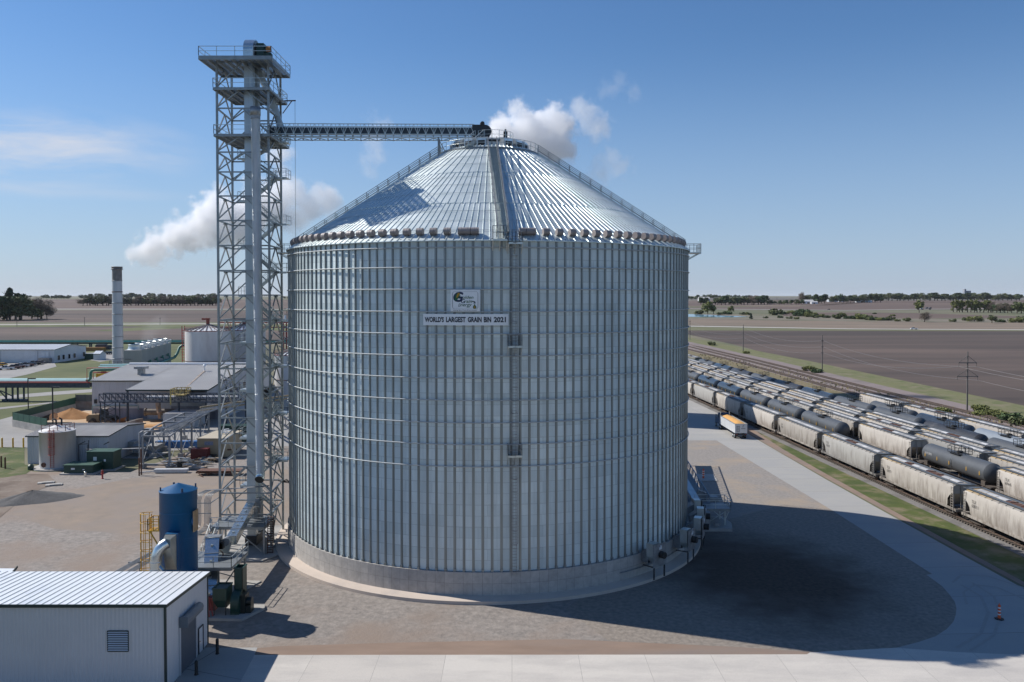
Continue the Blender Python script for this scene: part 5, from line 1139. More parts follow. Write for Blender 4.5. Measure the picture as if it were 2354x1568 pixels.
zg=ZY(789,470); 
for i,(dy,dz,mt) in enumerate(((0,0,DGREEN),(0,.9,AQUA),(1,1.4,pm('dark teal',(.03,.13,.11),(.04,.16,.13))))):
    m=MB(); m.tube((-340,470+dy,zg+dz),(-118,470+dy,zg+dz),.42 if i else .5,6); part('pipe',m,mt,gpb)
m=MB(); m.bar((-340,470,zg+1.9),(-118,470,zg+1.9),.1)
for i in range(56): m.bar((-340+i*4,470,zg-.4),(-340+i*4,470,zg+1.9),.12)
part('walk_rail',m,DGREEN,gpb)
for xx in (XY(63,470),XY(104,470),XY(140,470),XY(177,470),XY(205,470),XY(209,470),XY(240,470),XY(244,470),XY(330,470),XY(375,470)):
    m=MB(); m.bar((xx,470,0),(xx,470,zg),.6); part('leg',m,DSTEEL,gpb)
m=MB(); m.bar((XY(243,470),470,zg-1),(XY(262,470),470,1),.4); part('leg_bracing',m,DSTEEL,gpb)
# white warehouse
wh,rf=gable('warehouse','long low white warehouse with dark eave trim beside the parked pickups','warehouse',-330,-207.4,377,405,6.0,7.6,391,wall=SIDEW,roof=pm('pale grey roof',(.52,.54,.57),(.46,.48,.51),.05,.5),rib=1.5,ext=.4)
for yy in (380.5,384.5,389.5,394.2,402.8):
    m=MB(); m.b2(-207.38,-207.25,yy-.6,yy+.6,1.2,3.0); w_=part('window',m,GLASS,wh); m=MB()
    for a,b in (((-207.2,yy-.65,1.15),(-207.2,yy+.65,1.15)),((-207.2,yy-.65,3.05),(-207.2,yy+.65,3.05)),((-207.2,yy-.65,1.15),(-207.2,yy-.65,3.05)),((-207.2,yy+.65,1.15),(-207.2,yy+.65,3.05))): m.bar(a,b,.12)
    part('window_frame',m,DARK,w_)
for dx_ in (94.5,103.2):
    x0_=XY(dx_,377); m=MB(); m.b2(x0_,x0_+1.6,376.75,376.9,2.4,5.1); part('panel_door',m,WHITE,wh)
m=MB(); m.b2(XY(87,375),XY(111.5,375),374.6,376.85,.2,2.3); part('dock_box',m,pm('brown grey dock',(.33,.29,.26),(.26,.24,.22)),wh)
for i in range(6):
    m=MB(); m.bar((-300+i*17,376.9,0),(-300+i*17,376.9,5.9),.25); part('downspout',m,SIDE,wh)
# pickups
def carproto(kind,paint,name):
    t=thing(name,'proto','proto'); L_=5.8 if kind=='pickup' else 4.7; Wd=1.95; hb=1.1 if kind=='pickup' else .95; hr=1.85 if kind=='pickup' else 1.5
    m=MB(); y0,y1=-L_/2,L_/2
    m.slab([(-Wd/2,y0,.45),(-Wd/2,y0,hb),(-Wd/2,y1-.15,hb-.05),(-Wd/2,y1,.8),(-Wd/2,y1,.45)],(Wd,0,0)); part('body',m,paint,t)
    if kind=='pickup': pr_=[(-.25,hb),(.05,hr),(1.0,hr),(1.75,hb)]; pr_=[(y-.1,z) for y,z in pr_]
    else: pr_=[(-2.0,hb),(-1.5,hr),(.5,hr),(1.3,hb)]
    m=MB(); m.add([(-Wd/2+.06,y,z) if z<=hb else (-Wd/2+.2,y,z-.04) for y,z in pr_]+[(Wd/2-.06,y,z) if z<=hb else (Wd/2-.2,y,z-.04) for y,z in pr_],[(0,1,2,3),(7,6,5,4),(0,4,5,1),(1,5,6,2),(2,6,7,3)]); cb_=part('cab_windows',m,GLASS,t)
    m=MB(); a,b=pr_[1],pr_[2]; m.b2(-Wd/2+.2,Wd/2-.2,a[0],b[0],hr-.06,hr); m.bar((-Wd/2+.12,(a[0]+b[0])/2,hb),(-Wd/2+.2,(a[0]+b[0])/2,hr),.1); m.bar((Wd/2-.12,(a[0]+b[0])/2,hb),(Wd/2-.2,(a[0]+b[0])/2,hr),.1); part('cab_roof',m,paint,cb_)
    if kind=='pickup':
        m=MB(); m.b2(-Wd/2+.18,Wd/2-.18,y0+.1,-.45,hb-.02,hb+.01); part('cargo_bed',m,DARK,t)
    for y in (y0+1.1,y1-1.0):
        for x in (-Wd/2+.08,Wd/2-.08):
            m=MB(); m.lathe((x,y,.38),[(.02,-.14),(.33,-.14),(.38,-.09),(.38,.09),(.33,.14),(.02,.14)],14,axis=Matrix.Rotation(pi/2,3,'Y')); part('wheel',m,BLACK,t)
    m=MB(); m.b2(-Wd/2,Wd/2,y1-.02,y1+.08,.45,.65); m.b2(-Wd/2,Wd/2,y0-.08,y0+.02,.45,.65); part('bumper',m,SILV,t)
    return t
def paintm(n,c): return pm(n,c,tuple(v*.9 for v in c),1,.3,.1,coat=.5)
WP,DRP,BKP,SVP,BLP=paintm('white car paint',(.72,.73,.75)),paintm('dark red car paint',(.10,.012,.018)),paintm('black car paint',(.02,.021,.025)),paintm('silver car paint',(.42,.44,.46)),paintm('blue grey car paint',(.10,.14,.19))
pk=carproto('pickup',WP,'pickup_truck'); sd_=carproto('car',BKP,'parked_car')
parked=[(14.8,850.5,'p',WP,'white pickup nearest the left end of the parked row'),(31,848.5,'p',DRP,'dark red pickup right behind the first white pickup'),(41,846.5,'p',DRP,'second dark red pickup in the parked row, dusty bed'),(49.8,844.5,'p',WP,'white pickup in the middle of the parked row'),(61,843,'p',DRP,'maroon pickup just beyond the middle white pickup'),(70,841.2,'c',BLP,'blue grey car in the parked row by the warehouse'),(78,839.3,'p',BKP,'black pickup fifth from the far end of the row'),(85,837.8,'c',DRP,'dark maroon car near the dock of the warehouse'),(89.5,836.2,'c',SVP,'silver car near the dock of the warehouse'),(95,834.8,'c',WP,'white car parked last beside the grey dock box')]
first=True
for x,y,k,mt,lb in parked:
    g=G(x,y); o=dup(pk if k=='p' else sd_,(g.x,g.y,.08),radians(-68)+pi,lb,None,{'body':mt,'cab_roof':mt}); o['category']='pickup' if k=='p' else 'car'; o['group']='vehicles parked by the white warehouse'
for x,y,k,mt,lb in ((244,815,'c',BKP,'black car parked near the stack beyond the sheds'),(255,814.5,'c',BLP,'dark blue car parked beside the stack base'),(3,842,'c',YEL,'small yellow vehicle at the left edge of the lot')):
    g=G(x,y); o=dup(pk if k=='p' else sd_,(g.x,g.y,.08),radians(80),lb,None,{'body':mt,'cab_roof':mt}); o['category']='car'
# little shed, dark tanks
t_,rf=gable('garden_shed','tiny white shed between the warehouse and the stack','shed',XY(213,392),XY(228,392),392,398,3.0,4.2,wall=SIDEW,roof=WHITE,rib=1,ext=.2)
for i,(x,y,w_,h_,lb) in enumerate(((206,826.5,4.6,2.6,'larger black green container by the warehouse corner'),(228,824.5,4.0,2.3,'smaller dark container right of the tiny shed'),(218,822,3,1.6,'low green box between the two dark containers'))):
    g=G(x,y); m=MB(); m.box((g.x,g.y+1,h_/2),(w_,2.4,h_)); m.box((g.x,g.y+1,h_+.06),(w_+.2,2.6,.12)); single('dark_container',m,DGREEN,lb,'container',(g.x,g.y,0),'dark containers by the warehouse')
m=MB(); g=G(208,807); m.box((g.x,g.y,1.1),(16,2.5,2.0)); m.box((g.x-5,g.y-.5,1.3),(5,2,2.4)); single('yellow_trailer',m,pm('dusty orange trailer',(.42,.24,.06),(.3,.12,.05),.3),'dusty yellow and rust coloured trailer behind the tiny shed','trailer',(g.x,g.y,0))
m=MB(); g=G(238,806); m.box((g.x,g.y,1.8),(8,2.5,2.6)); m.box((g.x-1,g.y,3.3),(5,2.3,.6)); single('dark_truck_box',m,DSTEEL,'dark blue box trailer left of the stack','trailer',(g.x,g.y,0))
# smoke stack
sx,sy=XY(269.6,258),258; zs_=ZY(613,258)
sk=thing('smoke_stack','tall slender ribbed steel stack with a dark rim','stack',(sx,sy,0))
STK=pm('stack steel',(.50,.52,.54),(.40,.42,.44),.3,.45,.4,stretch=(1,1,.3))
m=MB(); m.lathe((sx,sy,0),[(1.72,0),(1.55,zs_*.45),(1.42,zs_-4.5)],28); part('shaft',m,STK,sk)
m=MB(); m.lathe((sx,sy,0),[(1.43,zs_-4.5),(1.42,zs_-.9),(1.42,zs_-.9),(1.7,zs_-.9),(1.7,zs_-.6),(1.5,zs_-.55),(1.5,zs_-.3),(1.65,zs_-.28),(1.65,zs_),(1.3,zs_),(1.3,zs_),(1.3,zs_-3)],28); part('sooty_rim',m,pm('sooty steel',(.24,.23,.225),(.17,.16,.155),.8,.6,.3),sk)
for k in range(11):
    z=4+k*3.45; 
    if z<zs_-2: m=MB(); r=1.72-.3*z/zs_; m.lathe((sx,sy,z),[(r,-.12),(r+.09,-.1),(r+.09,.1),(r,.12)],24); part('band',m,RUST if k==8 else GALVD,sk)
m=MB(); m.bar((sx+2,sy-1,0),(sx+2,sy-1,9),.3); m.bar((sx+4.5,sy-1,0),(sx+4.5,sy-1,9),.3); m.b2(sx-1.5,sx+4.6,sy-2.2,sy,8.8,9.0); m.rail([(sx-1.5,sy-2.2,9),(sx+4.6,sy-2.2,9)],1.3,.08,1.2); m.b2(sx+1.9,sx+4.4,sy-2,sy+2,0,8.0); part('sampling_deck',m,GALVD,sk)
m=MB(); m.b2(sx-2.4,sx-1.2,sy-6,sy-5,0,8.2); m.rail([(sx-2.4,sy-6,8.2),(sx,sy-6,8.2)],1.5,.1,1); single('yellow_cabinet_stair',m,pm('dull yellow',(.5,.3,.08),(.4,.25,.07)),'small orange yellow stair tower left of the stack foot','stair tower',(sx-2,sy-5.5,0))
# cooling tower
ct=thing('cooling_tower','grey cooling tower with a row of round fan shrouds and a teal header pipe','cooling tower',(-138,325,0))
CTM=pm('cooling tower panel',(.40,.395,.38),(.34,.335,.32),.2,.7,stretch=(1,1,.4)); nA=Vector((-133.5,300,0)); nB=Vector((-143.0,349,0)); sideV=Vector((-6.2,-.9,0)); zc_=ZY(805,300)
m=MB(); a,b,c,d=nA,nB,nB+sideV,nA+sideV
m.add([p+Vector((0,0,2.6)) for p in (a,b,c,d)]+[p+Vector((0,0,zc_)) for p in (a,b,c,d)],[(0,1,5,4),(1,2,6,5),(2,3,7,6),(3,0,4,7),(4,5,6,7)]); m.add([d,d+Vector((0,0,2.6)),a+Vector((0,0,2.6)),a],[(0,1,2,3)]); part('casing',m,CTM,ct)
m=MB(); 
for i in range(14): p=nA.lerp(nB,i/13)+sideV*.04; m.bar(p,p+Vector((0,0,2.6)),.3)
m.add([nA+sideV*.2,nB+sideV*.2,nB+sideV*.2+Vector((0,0,2.6)),nA+sideV*.2+Vector((0,0,2.6))],[(0,1,2,3)]); part('basin',m,BLACK,ct)
for i in range(5):
    p=nA.lerp(nB,(i+.5)/5)+sideV*.5; m=MB(); m.lathe((p.x,p.y,zc_),[(3.0,0),(2.7,.5),(2.65,1.6),(2.75,1.9),(2.6,1.9),(2.5,.6),(2.5,.3),(.1,.3)],24); part('fan_shroud',m,GALV,ct)
m=MB(); a,b=nA+Vector((0,0,zc_)),nB+Vector((0,0,zc_)); m.rail([a,b],1.2,.08,3); m.bar(a+Vector((0,0,1.2)),b+Vector((0,0,1.2)),.35); part('deck_rail',m,WHITE,ct)
TEAL=pm('teal header pipe',(.07,.22,.18),(.09,.26,.21),.6,.45); hx=Vector((1.6,0,0)); m=MB(); a=nA.lerp(nB,.16)+hx+Vector((0,0,4.2)); b=nA.lerp(nB,.98)+hx+Vector((0,0,4.6)); m.pipe([a,b,b+Vector((.8,1.2,1.8)),b+Vector((1.2,2.4,4)),b+Vector((2.2,3,5)),b+Vector((14,4,5))],.55,10)
for i in range(4):
    p=a.lerp(b,(i+.1)/4); m.pipe([p,p+Vector((-.2,0,1.4)),p+Vector((-1.4,0,1.8))],.32,8); m.tube(p+Vector((-.6,0,1.7)),p+Vector((-.6,0,2.5)),.4,8)
part('header_pipe',m,TEAL,ct)
m=MB(); 
for k in range(3): p=nA+sideV+Vector((.6,-.05,3.8+k*1.9)); m.bar(p,p+Vector((2.2,-.1,0)),.14)
part('wall_brackets',m,DARK,ct)
for i,(x,y) in enumerate(((442,833),(457,832),(470,829))):
    g=P(x,y,262); g=Vector((g.x,262,0))
# round process tanks
def bigtank(cx,cy,r,h,lb,cone=1.8,mat=None,cat='tank',ribs=24,name='process_tank',ladder=False,redtop=True):
    t=thing(name,lb,cat,(cx,cy,0)); m=MB(); m.lathe((cx,cy,0),[(r,0),(r,h)],48); part('shell',m,mat or TANKW,t)
    m=MB(); m.lathe((cx,cy,0),[(r+.05,h),(.6,h+cone)],48); rf=part('roof',m,WHITE,t); m=MB()
    for k in range(ribs):
        a=2*pi*k/ribs; m.bar((cx+r*cos(a),cy+r*sin(a),h+.1),(cx+.6*cos(a),cy+.6*sin(a),h+cone+.1),.2,.25)
    part('roof_rib',m,pm('brown roof ribs',(.14,.12,.115),(.2,.18,.17)),rf)
    m=MB(); ringr=[Vector((cx+r*cos(2*pi*k/40),cy+r*sin(2*pi*k/40),h)) for k in range(41)]; m.pipe([p+Vector((0,0,1.1)) for p in ringr],.05,4,False); m.pipe([p+Vector((0,0,0)) for p in ringr],.12,4,False)
    for p in ringr[:-1]: m.bar(p,p+Vector((0,0,1.1)),.06)
    part('rim_rail',m,pm('dull red rail',(.22,.06,.05),(.2,.08,.07)),t)
    m=MB(); m.lathe((cx,cy,h*.52),[(r,-.08),(r+.1,-.05),(r+.1,.05),(r,.08)],48); part('belt',m,RUST,t)
    if redtop:
        m=MB(); m.tube((cx,cy,h+cone),(cx,cy,h+cone+1.6),.55,10); m.box((cx-.6,cy,h+cone+1.8),(2.4,.9,.6)); part('agitator_drive',m,pm('orange red machine',(.30,.07,.04),(.24,.06,.04)),t)
    if ladder:
        m=MB()
        for s_ in (-.6,.6): m.bar((cx-r*.99+s_*.3-.5,cy-1.2+s_,0),(cx-r*.99+s_*.3-.5,cy-1.2+s_,h+1.5),.18)
        for k in range(24): m.bar((cx-r-.7,cy-1.8,k*.85),(cx-r-.2,cy-.6,k*.85),.14)
        part('red_stair',m,RED,t)
    return t
c=XY(472,260); bigtank(c,262,6.85,ZY(762,255),'large grey white process tank with ribbed cone roof left of the tower',ladder=True)
bigtank(XY(556,276),278,6.9,ZY(760,271),'grey process tank seen through the lattice of the tower',redtop=True)
c=XY(662,228); bigtank(c+.8,232,5.6,ZY(818,226),'white cone roofed tank in the gap between tower and grain bin',redtop=False)
# red and white pipe racks behind
rk=thing('red_pipe_rack','red steel rack carrying white pipes above the process tanks','pipe rack',(-80,290,0))
m=MB(); z0=ZY(742,292)
for zz in (z0,z0-1.6): m.bar((XY(505,292),292,zz),(XY(667,292)+6,292,zz),.3)
for i in range(16):
    x=XY(505,292)+i*1.8; m.bar((x,292,z0-1.6),(x,292,z0+1.2),.15)
m.bar((XY(505,292),292,z0+1.2),(XY(667,292)+6,292,z0+1.2),.12); part('red_frame',m,RED,rk)
m=MB(); m.tube((XY(515,291),291,z0+.6),(XY(667,291)+6,291,z0+.6),.4,8); m.tube((XY(655,291),291,z0+.6),(XY(655,291),291,z0+2.6),.4,8); part('white_pipe',m,WHITE,rk)
for xx in (651,658,665,674):
    m=MB(); m.bar((XY(xx,291),291,0),(XY(xx,291),291,z0),.4); part('leg',m,RED,rk)
m=MB()
for k in range(5):
    z=z0-3-k*4; m.bar((XY(640,290.5),290.5,z),(XY(674,290.5),290.5,z+3),.3); m.bar((XY(640,290.5),290.5,z+3),(XY(674,290.5),290.5,z),.3); m.bar((XY(640,290.5),290.5,z),(XY(674,290.5),290.5,z),.3)
part('grey_bracing',m,GALVD,rk)
m=MB(); g=P(545,800,284); m.box((XY(541,284),284,ZY(805,284)/2),(9,5,ZY(805,284))); single('chiller_block',m,DSTEEL,'dark louvred cooling unit seen through the lattice tower','cooling unit',(XY(541,284),284,0))
# steel pipe support frames in the yard
fr=thing('steel_frame_rack','grey steel rack frame on concrete footings carrying conduits towards the plant','rack',(-62,160,0))
fp=[((328,1076),(390,1076)),((352,1052),(417,1052)),((377,1036),(441,1037)),((402,1022),(461,1022)),((424,1010),(480,1010))]
ZF=5.6; Ls=[]
FRM=pm('weathered grey frame',(.30,.31,.32),(.24,.25,.26),1,.6,.2)
for a,b in fp:
    ga,gb_=G(*a),G(*b)
    for g in (ga,gb_):
        m=MB(); m.bar((g.x,g.y,.7),(g.x,g.y,ZF),.3); part('column',m,FRM,fr); m=MB(); m.box((g.x,g.y,.4),(1.0,1.0,.85)); part('footing',m,CONC,fr)
    Ls.append((ga,gb_))
m=MB()
for (a,b),(c,d) in zip(Ls,Ls[1:]):
    for p,q in ((a,c),(b,d)): m.bar((p.x,p.y,ZF),(q.x,q.y,ZF),.25); m.bar((p.x,p.y,.9),(q.x,q.y,ZF-.3),.08); m.bar((p.x,p.y,ZF-.3),(q.x,q.y,.9),.08)
for a,b in Ls: m.bar((a.x,a.y,ZF),(b.x,b.y,ZF),.3); 
a,b=Ls[0]; m.bar((a.x,a.y,.9),(b.x,b.y,ZF-.4),.09); m.bar((a.x,a.y,ZF-.4),(b.x,b.y,.9),.09); m.bar((a.x,a.y,.6),(b.x,b.y,.6),.35)
part('beam',m,FRM,fr)
m=MB(); a,b=Ls[0]; c,d=Ls[-1]
for i in range(5):
    k=.55+.09*i; p=a.lerp(b,k); q=c.lerp(d,k); q=q+(q-p)*1.4; m.pipe([(p.x,p.y,ZF+.25),(q.x,q.y,ZF+.45)],.09,5)
for i in range(2):
    p=a.lerp(b,-.06+.14*i); r_=a.lerp(b,.5+.08*i); q=c.lerp(d,.5+.08*i); m.pipe([(p.x,p.y-.6,.3),(p.x,p.y-.6,ZF+.7),(p.x+.5,p.y-.5,ZF+1.0),(r_.x-.8,r_.y,ZF+1.0),(r_.x,r_.y+1,ZF+1.0),(q.x+5,q.y+8,ZF+1.1)],.11,6)
part('pipe_run',m,GALVD,fr)
m=MB(); p=c.lerp(d,.8); m.bar((p.x-1.5,p.y+2,ZF+.9),(p.x+16,p.y+30,ZF+.9),.35); m.bar((p.x-1.5,p.y,ZF+.3),(p.x+16,p.y+30,ZF+.3),.3); part('yellow_beam',m,pm('weathered yellow beam',(.34,.25,.11),(.25,.22,.18),.3),fr)
# low pipe run between the low building and the frames
m=MB(); za=ZY(1035,148); p,q=Vector((XY(215,148),148,za)),Vector((XY(330,150),150,za)); m.bar(p,q,.6,.12); m.bar(p+Vector((-2,1,0)),p,.5,.1)
for k in (.12,.5,.95): a_=p.lerp(q,k); m.bar((a_.x,a_.y,0),(a_.x,a_.y,za),.16)
single('cable_bridge',m,pm('pale grey tray',(.30,.30,.30),(.24,.24,.24)),'pale cable tray bridging from the low building to the steel frames','cable tray',(p.x,p.y,0))
m=MB()
for x0_ in (177,198): m.bar((XY(x0_,146),146,0),(XY(x0_,146),146,ZY(1022,146)),.1)
m.bar((XY(177,146),146,ZY(1022,146)),(XY(198,146),146,ZY(1020,146)),.1); m.bar((XY(177,146),146,ZY(1022,146)),(XY(192,146),146,ZY(1015,146)),.14); m.bar((XY(235,146),146,ZY(1022,146)),(XY(247,146),146,ZY(1016,146)),.14); m.bar((XY(198,146),146,0),(XY(200,146),146,ZY(1012,146)),.1)
single('lamp_bracket_frame',m,DARK,'thin dark pipe frame with angled lamp brackets before the low building','frame',(XY(185,146),146,0))
# green transformer boxes
for x,y,w_,d_,h_,lb in ((230,1082,4.6,3.0,3.2,'tall dark green transformer box on a pad'),(180,1091,4.9,3.2,1.5,'low dark green equipment box by the white tank')):
    g=G(x,y); t=thing('transformer',lb,'transformer',(g.x,g.y,0)); m=MB(); m.b2(g.x-w_/2,g.x+w_/2,g.y,g.y+d_,.25,h_); part('cabinet',m,DGREEN,t); m=MB(); m.b2(g.x-w_/2-.12,g.x+w_/2+.12,g.y-.12,g.y+d_+.1,h_,h_+.14); part('lid',m,pm('lighter green lid',(.03,.085,.06),(.04,.1,.07)),t); m=MB(); m.b2(g.x-w_/2-.5,g.x+w_/2+.5,g.y-.5,g.y+d_+.4,.02,.25); part('pad',m,CONC,t)
    m=MB(); m.b2(g.x-w_*.25,g.x-w_*.12,g.y-.03,g.y-.005,h_*.55,h_*.75); m.b2(g.x+w_*.15,g.x+w_*.22,g.y-.03,g.y-.005,h_*.5,h_*.62); part('sticker',m,WHITE,t)
# posts and hydrants
def post(x,y,h,r,mt,lb,name,cat,grp=None):
    g=G(x,y); m=MB(); m.lathe((g.x,g.y,0),[(r,0),(r,h),(r,h),(r*.6,h+r*.5),(.01,h+r*.6)],10); return single(name,m,mt,lb,cat,(g.x,g.y,0),grp)
for x,y,lb in ((5,1029,'yellow bollard farthest from the low building'),(30,1029,'yellow bollard in the middle of the three'),(54,1029,'yellow bollard touching the low building corner')): post(x,y,1.9,.16,YEL,lb,'yellow_bollard','bollard','yellow bollards by the low building')
for x,y,lb in ((3,1075,'red marker post at the left edge of the weeds'),(12,1078,'second red marker post in the weeds')): post(x,y,2.0,.14,RUST,lb,'marker_post','post')
def hydrant(x,y,lb,h=1.1):
    g=G(x,y); m=MB(); m.lathe((g.x,g.y,0),[(.2,0),(.2,.1),(.14,.12),(.14,h*.75),(.19,h*.78),(.16,h*.95),(.02,h)],12); m.tube((g.x-.28,g.y,h*.6),(g.x+.28,g.y,h*.6),.09,8); m.tube((g.x,g.y-.28,h*.55),(g.x,g.y,h*.55),.11,8); single('fire_hydrant',m,RED,lb,'hydrant',(g.x,g.y,0))
hydrant(235.5,1101,'red hydrant in front of the tall green transformer box',1.5); 
post(196,1096,.8,.2,SILV,'short white valve post beside the low green box','valve_post','post')
for x,y,h,lb in ((320,1094,3.0,'thin rusty pipe post left of the steel frames'),(325,1092,4.4,'taller rusty pipe post left of the steel frames')): post(x,y,h,.12,RUST,lb,'pipe_post','post')
post(71,1080,.7,.5,DGREEN,'small green drum beside the white tank slab','drum','drum')
# storage container, red box, junk
g=G(478,1053); t=thing('tan_container','tan storage container with a white sign and clutter on its roof','container',(g.x,g.y,0)); TANP=pm('tan container paint',(.42,.34,.22),(.37,.30,.19),.6,.6,wave=('X',2,.3))
m=MB(); m.b2(g.x-2.0,g.x+3.4,g.y,g.y+9,.1,3.6); part('body',m,TANP,t); m=MB(); m.b2(g.x-2.1,g.x+3.5,g.y-.1,g.y+9.1,3.6,3.72); part('roof',m,pm('cream roof',(.50,.43,.32),(.44,.38,.28)),t)
m=MB(); m.b2(g.x-.6,g.x+1.0,g.y-.06,g.y-.01,2.4,3.1); part('sign_plate',m,pm('blue white plate',(.15,.2,.3),(.3,.33,.4),6),t)
m=MB()
for i in range(9): m.box((g.x+2+random.uniform(-1.2,1.2),g.y+6+random.uniform(-1.5,1.5),3.85+.06*i),(1.4,.25,.12),rz=random.uniform(0,3))
part('roof_clutter',m,WHITE,t)
g2=G(474,1054.5); m=MB(); m.b2(g2.x-2.3,g2.x+.8,g2.y-1.6,g2.y-.1,.1,2.1); m.bar((g2.x-.75,g2.y-1.63,.2),(g2.x-.75,g2.y-1.63,2.0),.05); single('red_job_box',m,pm('dark red box',(.13,.015,.015),(.10,.012,.012),1,.5),'dark red steel job box in front of the tan container','box',(g2.x,g2.y,0))
g=G(418,1029); t=thing('blue_crates','row of bright blue crates behind the steel frames','crates',(g.x,g.y,0))
for i in range(3): m=MB(); m.box((g.x-3.4+i*3.6,g.y,.7),(3.4,1.2,1.3)); m.box((g.x-3.4+i*3.6,g.y-.62,.8),(2,.04,.5)); part('crate',m,pm('bright blue crate',(.03,.13,.38),(.10,.25,.5),3,.5),t)
rnd=random.Random(11)
def junk(x,y,n,sx_,sy_,lb,mats,name='scrap_pile',hh=.6):
    g=G(x,y); t=thing(name,lb,'scrap',(g.x,g.y,0))
    for k,mt in enumerate(mats):
        m=MB()
        for i in range(n):
            m.box((g.x+rnd.uniform(-sx_,sx_),g.y+rnd.uniform(-sy_,sy_),.12+rnd.uniform(0,hh)),(rnd.uniform(.6,2.8),rnd.uniform(.15,.8),rnd.uniform(.06,.25)),rz=rnd.uniform(-.6,1.1))
        part(['planks','sheet_scrap','offcuts'][k%3],m,mt,t)
junk(430,1070,12,4.2,3.2,'spread of scrap sheets and planks beside the steel frames',[GALVD,pm('wood scrap',(.30,.22,.14),(.24,.17,.11)),SILV]); junk(462,1058,10,3.5,2.5,'heap of lumber and scrap left of the lattice tower foot',[pm('wood scrap',(.3,.2,.1),(.2,.1,.1)),GALVD,DARK],name='lumber_heap')
junk(505,1047,8,3,2,'dark pallets and machinery behind the tower foot',[DARK,RUST],name='pallet_heap',hh=1.3)
g=G(394,1087); m=MB(); m.box((g.x,g.y,.45),(5.6,1.0,.5),rz=.03); m.box((g.x,g.y,.15),(5.2,.8,.2),rz=.03); m.bar((g.x-5.5,g.y-.4,.15),(g.x-2.7,g.y,.3),.18); single('wrapped_bundle',m,pm('white wrap',(.62,.62,.62),(.5,.5,.5),2,.5),'white wrapped bundle lying on timbers in the yard','bundle',(g.x,g.y,0))
g=G(508,1091); m=MB(); m.box((g.x,g.y,.75),(7.5,2.2,.2)); m.box((g.x-1,g.y,.5),(6,1.6,.25)); m.bar((g.x-3.6,g.y-1,.6),(g.x-2.2,g.y-2.2,0),.15)
for x in (-2,2): m.box((g.x+x,g.y,.25),(.3,1.8,.5))
single('flat_trailer',m,RUST,'rusty low flat trailer standing just left of the tower','trailer',(g.x,g.y,0))
g=G(413,1076); m=MB(); m.lathe((g.x,g.y,0),[(.45,0),(.45,1.2),(.45,1.2),(.02,1.2)],14); single('black_barrel',m,BLACK,'black barrel at the corner of the steel frames','barrel',(g.x,g.y,0))
for x,y,lb in ((106,1111,'pale flat slab lying beside the gravel pile'),(124,1116,'smaller pale flat slab near the gravel pile')):
    g=G(x,y); m=MB(); m.box((g.x,g.y,.12),(2.4,1.2,.16),rz=.4); m.box((g.x+.2,g.y,.22),(1.6,.9,.08),rz=.5); single('flat_slab',m,CONC,lb,'slab',(g.x,g.y,0))
# dark machinery beyond the frames, seen through the tower
m=MB(); g=G(545,1010); m.box((g.x,g.y,1.6),(7,3,3)); m.box((g.x+3,g.y-2.5,.8),(3,1.6,1.4)); single('green_dumpster',m,DGREEN,'dark green dumpster seen through the foot of the tower','dumpster',(g.x,g.y,0))
# inclined conveyors toward plant, right behind tower
oc2=thing('dark_truss_conveyor','dark inclined truss conveyor between the tower and the white tank','conveyor',(-60,180,0))
m=MB(); a,b=Vector((XY(505,200),200,10)),Vector((XY(680,150),150,5.5))
for s_ in (0,1.5):
    o_=Vector((0,0,s_)); m.bar(a+o_,b+o_,.3)
for i in range(18):
    p=a.lerp(b,i/18); q=a.lerp(b,(i+1)/18); m.bar(p,q+Vector((0,0,1.5)),.12); m.bar(p,p+Vector((0,0,1.5)),.12)
part('truss',m,DSTEEL,oc2)
for k in (.1,.4,.7,.95):
    p=a.lerp(b,k); m=MB(); m.bar((p.x,p.y,0),p,.35); part('leg',m,DSTEEL,oc2)
# ---------------------------------------------------------------- railway
SLP=pm('weathered sleepers',(.10,.08,.065),(.16,.135,.11),4,.9); RLM=pm('rusty rail',(.13,.085,.065),(.2,.15,.12),3,.5,.4)
trk=[('first',67.4,45,420),('second',75.9,45,420),('third',80.4,45,420),('fourth',85.0,45,420),('fifth',89.5,45,420),('sixth',95.0,45,420),('seventh',98.4,45,430),('eighth',104.2,45,300)]
def track(lb,pl,sleep=True,z=.06):
    m=MB(); pts=[Vector((x,y,z)) for x,y in pl]
    for s_ in (-.75,.75): 
        for p,q in zip(pts,pts[1:]): m.bar(p+Vector((s_,0,.28)),q+Vector((s_,0,.28)),.09,.16)
    t=thing('railway_track',lb,'track',(pts[0].x,pts[0].y,0)); part('rails',m,RLM,t); m=MB()
    for p,q in zip(pts,pts[1:]):
        d=(q-p); n=int(d.length/.6); a=atan2(d.y,d.x)-pi/2
        for i in range(n): m.box(p+d*(i/n)+Vector((0,0,.1)),(2.6,.26,.2),rz=a)
    part('sleepers',m,SLP,t,kind='stuff')
for nm,x0,a,b in trk[:1]: track('railway track under the hopper cars nearest the road',[(TX(x0,a),a),(TX(x0,b),b)])
for nm,x0,a,b in trk[1:]:
    if nm in ('second','third','eighth'): track({'second':'railway track under the black tank cars next to the nearest hoppers','third':'railway track under the third row of cars','eighth':'railway track under the farthest parked row'}[nm],[(TX(x0,a),a),(TX(x0,b),b)])
track('nearer of the two empty main line tracks',[(x-4.6,y) for x,y in ML if y<700],z=.07); track('farther of the two empty main line tracks',[(x+.6,y) for x,y in ML if y<700],z=.07)
track('empty siding between the parked cars and the main line',[(x-11,y) for x,y in ML if 200<y<560],z=.07)
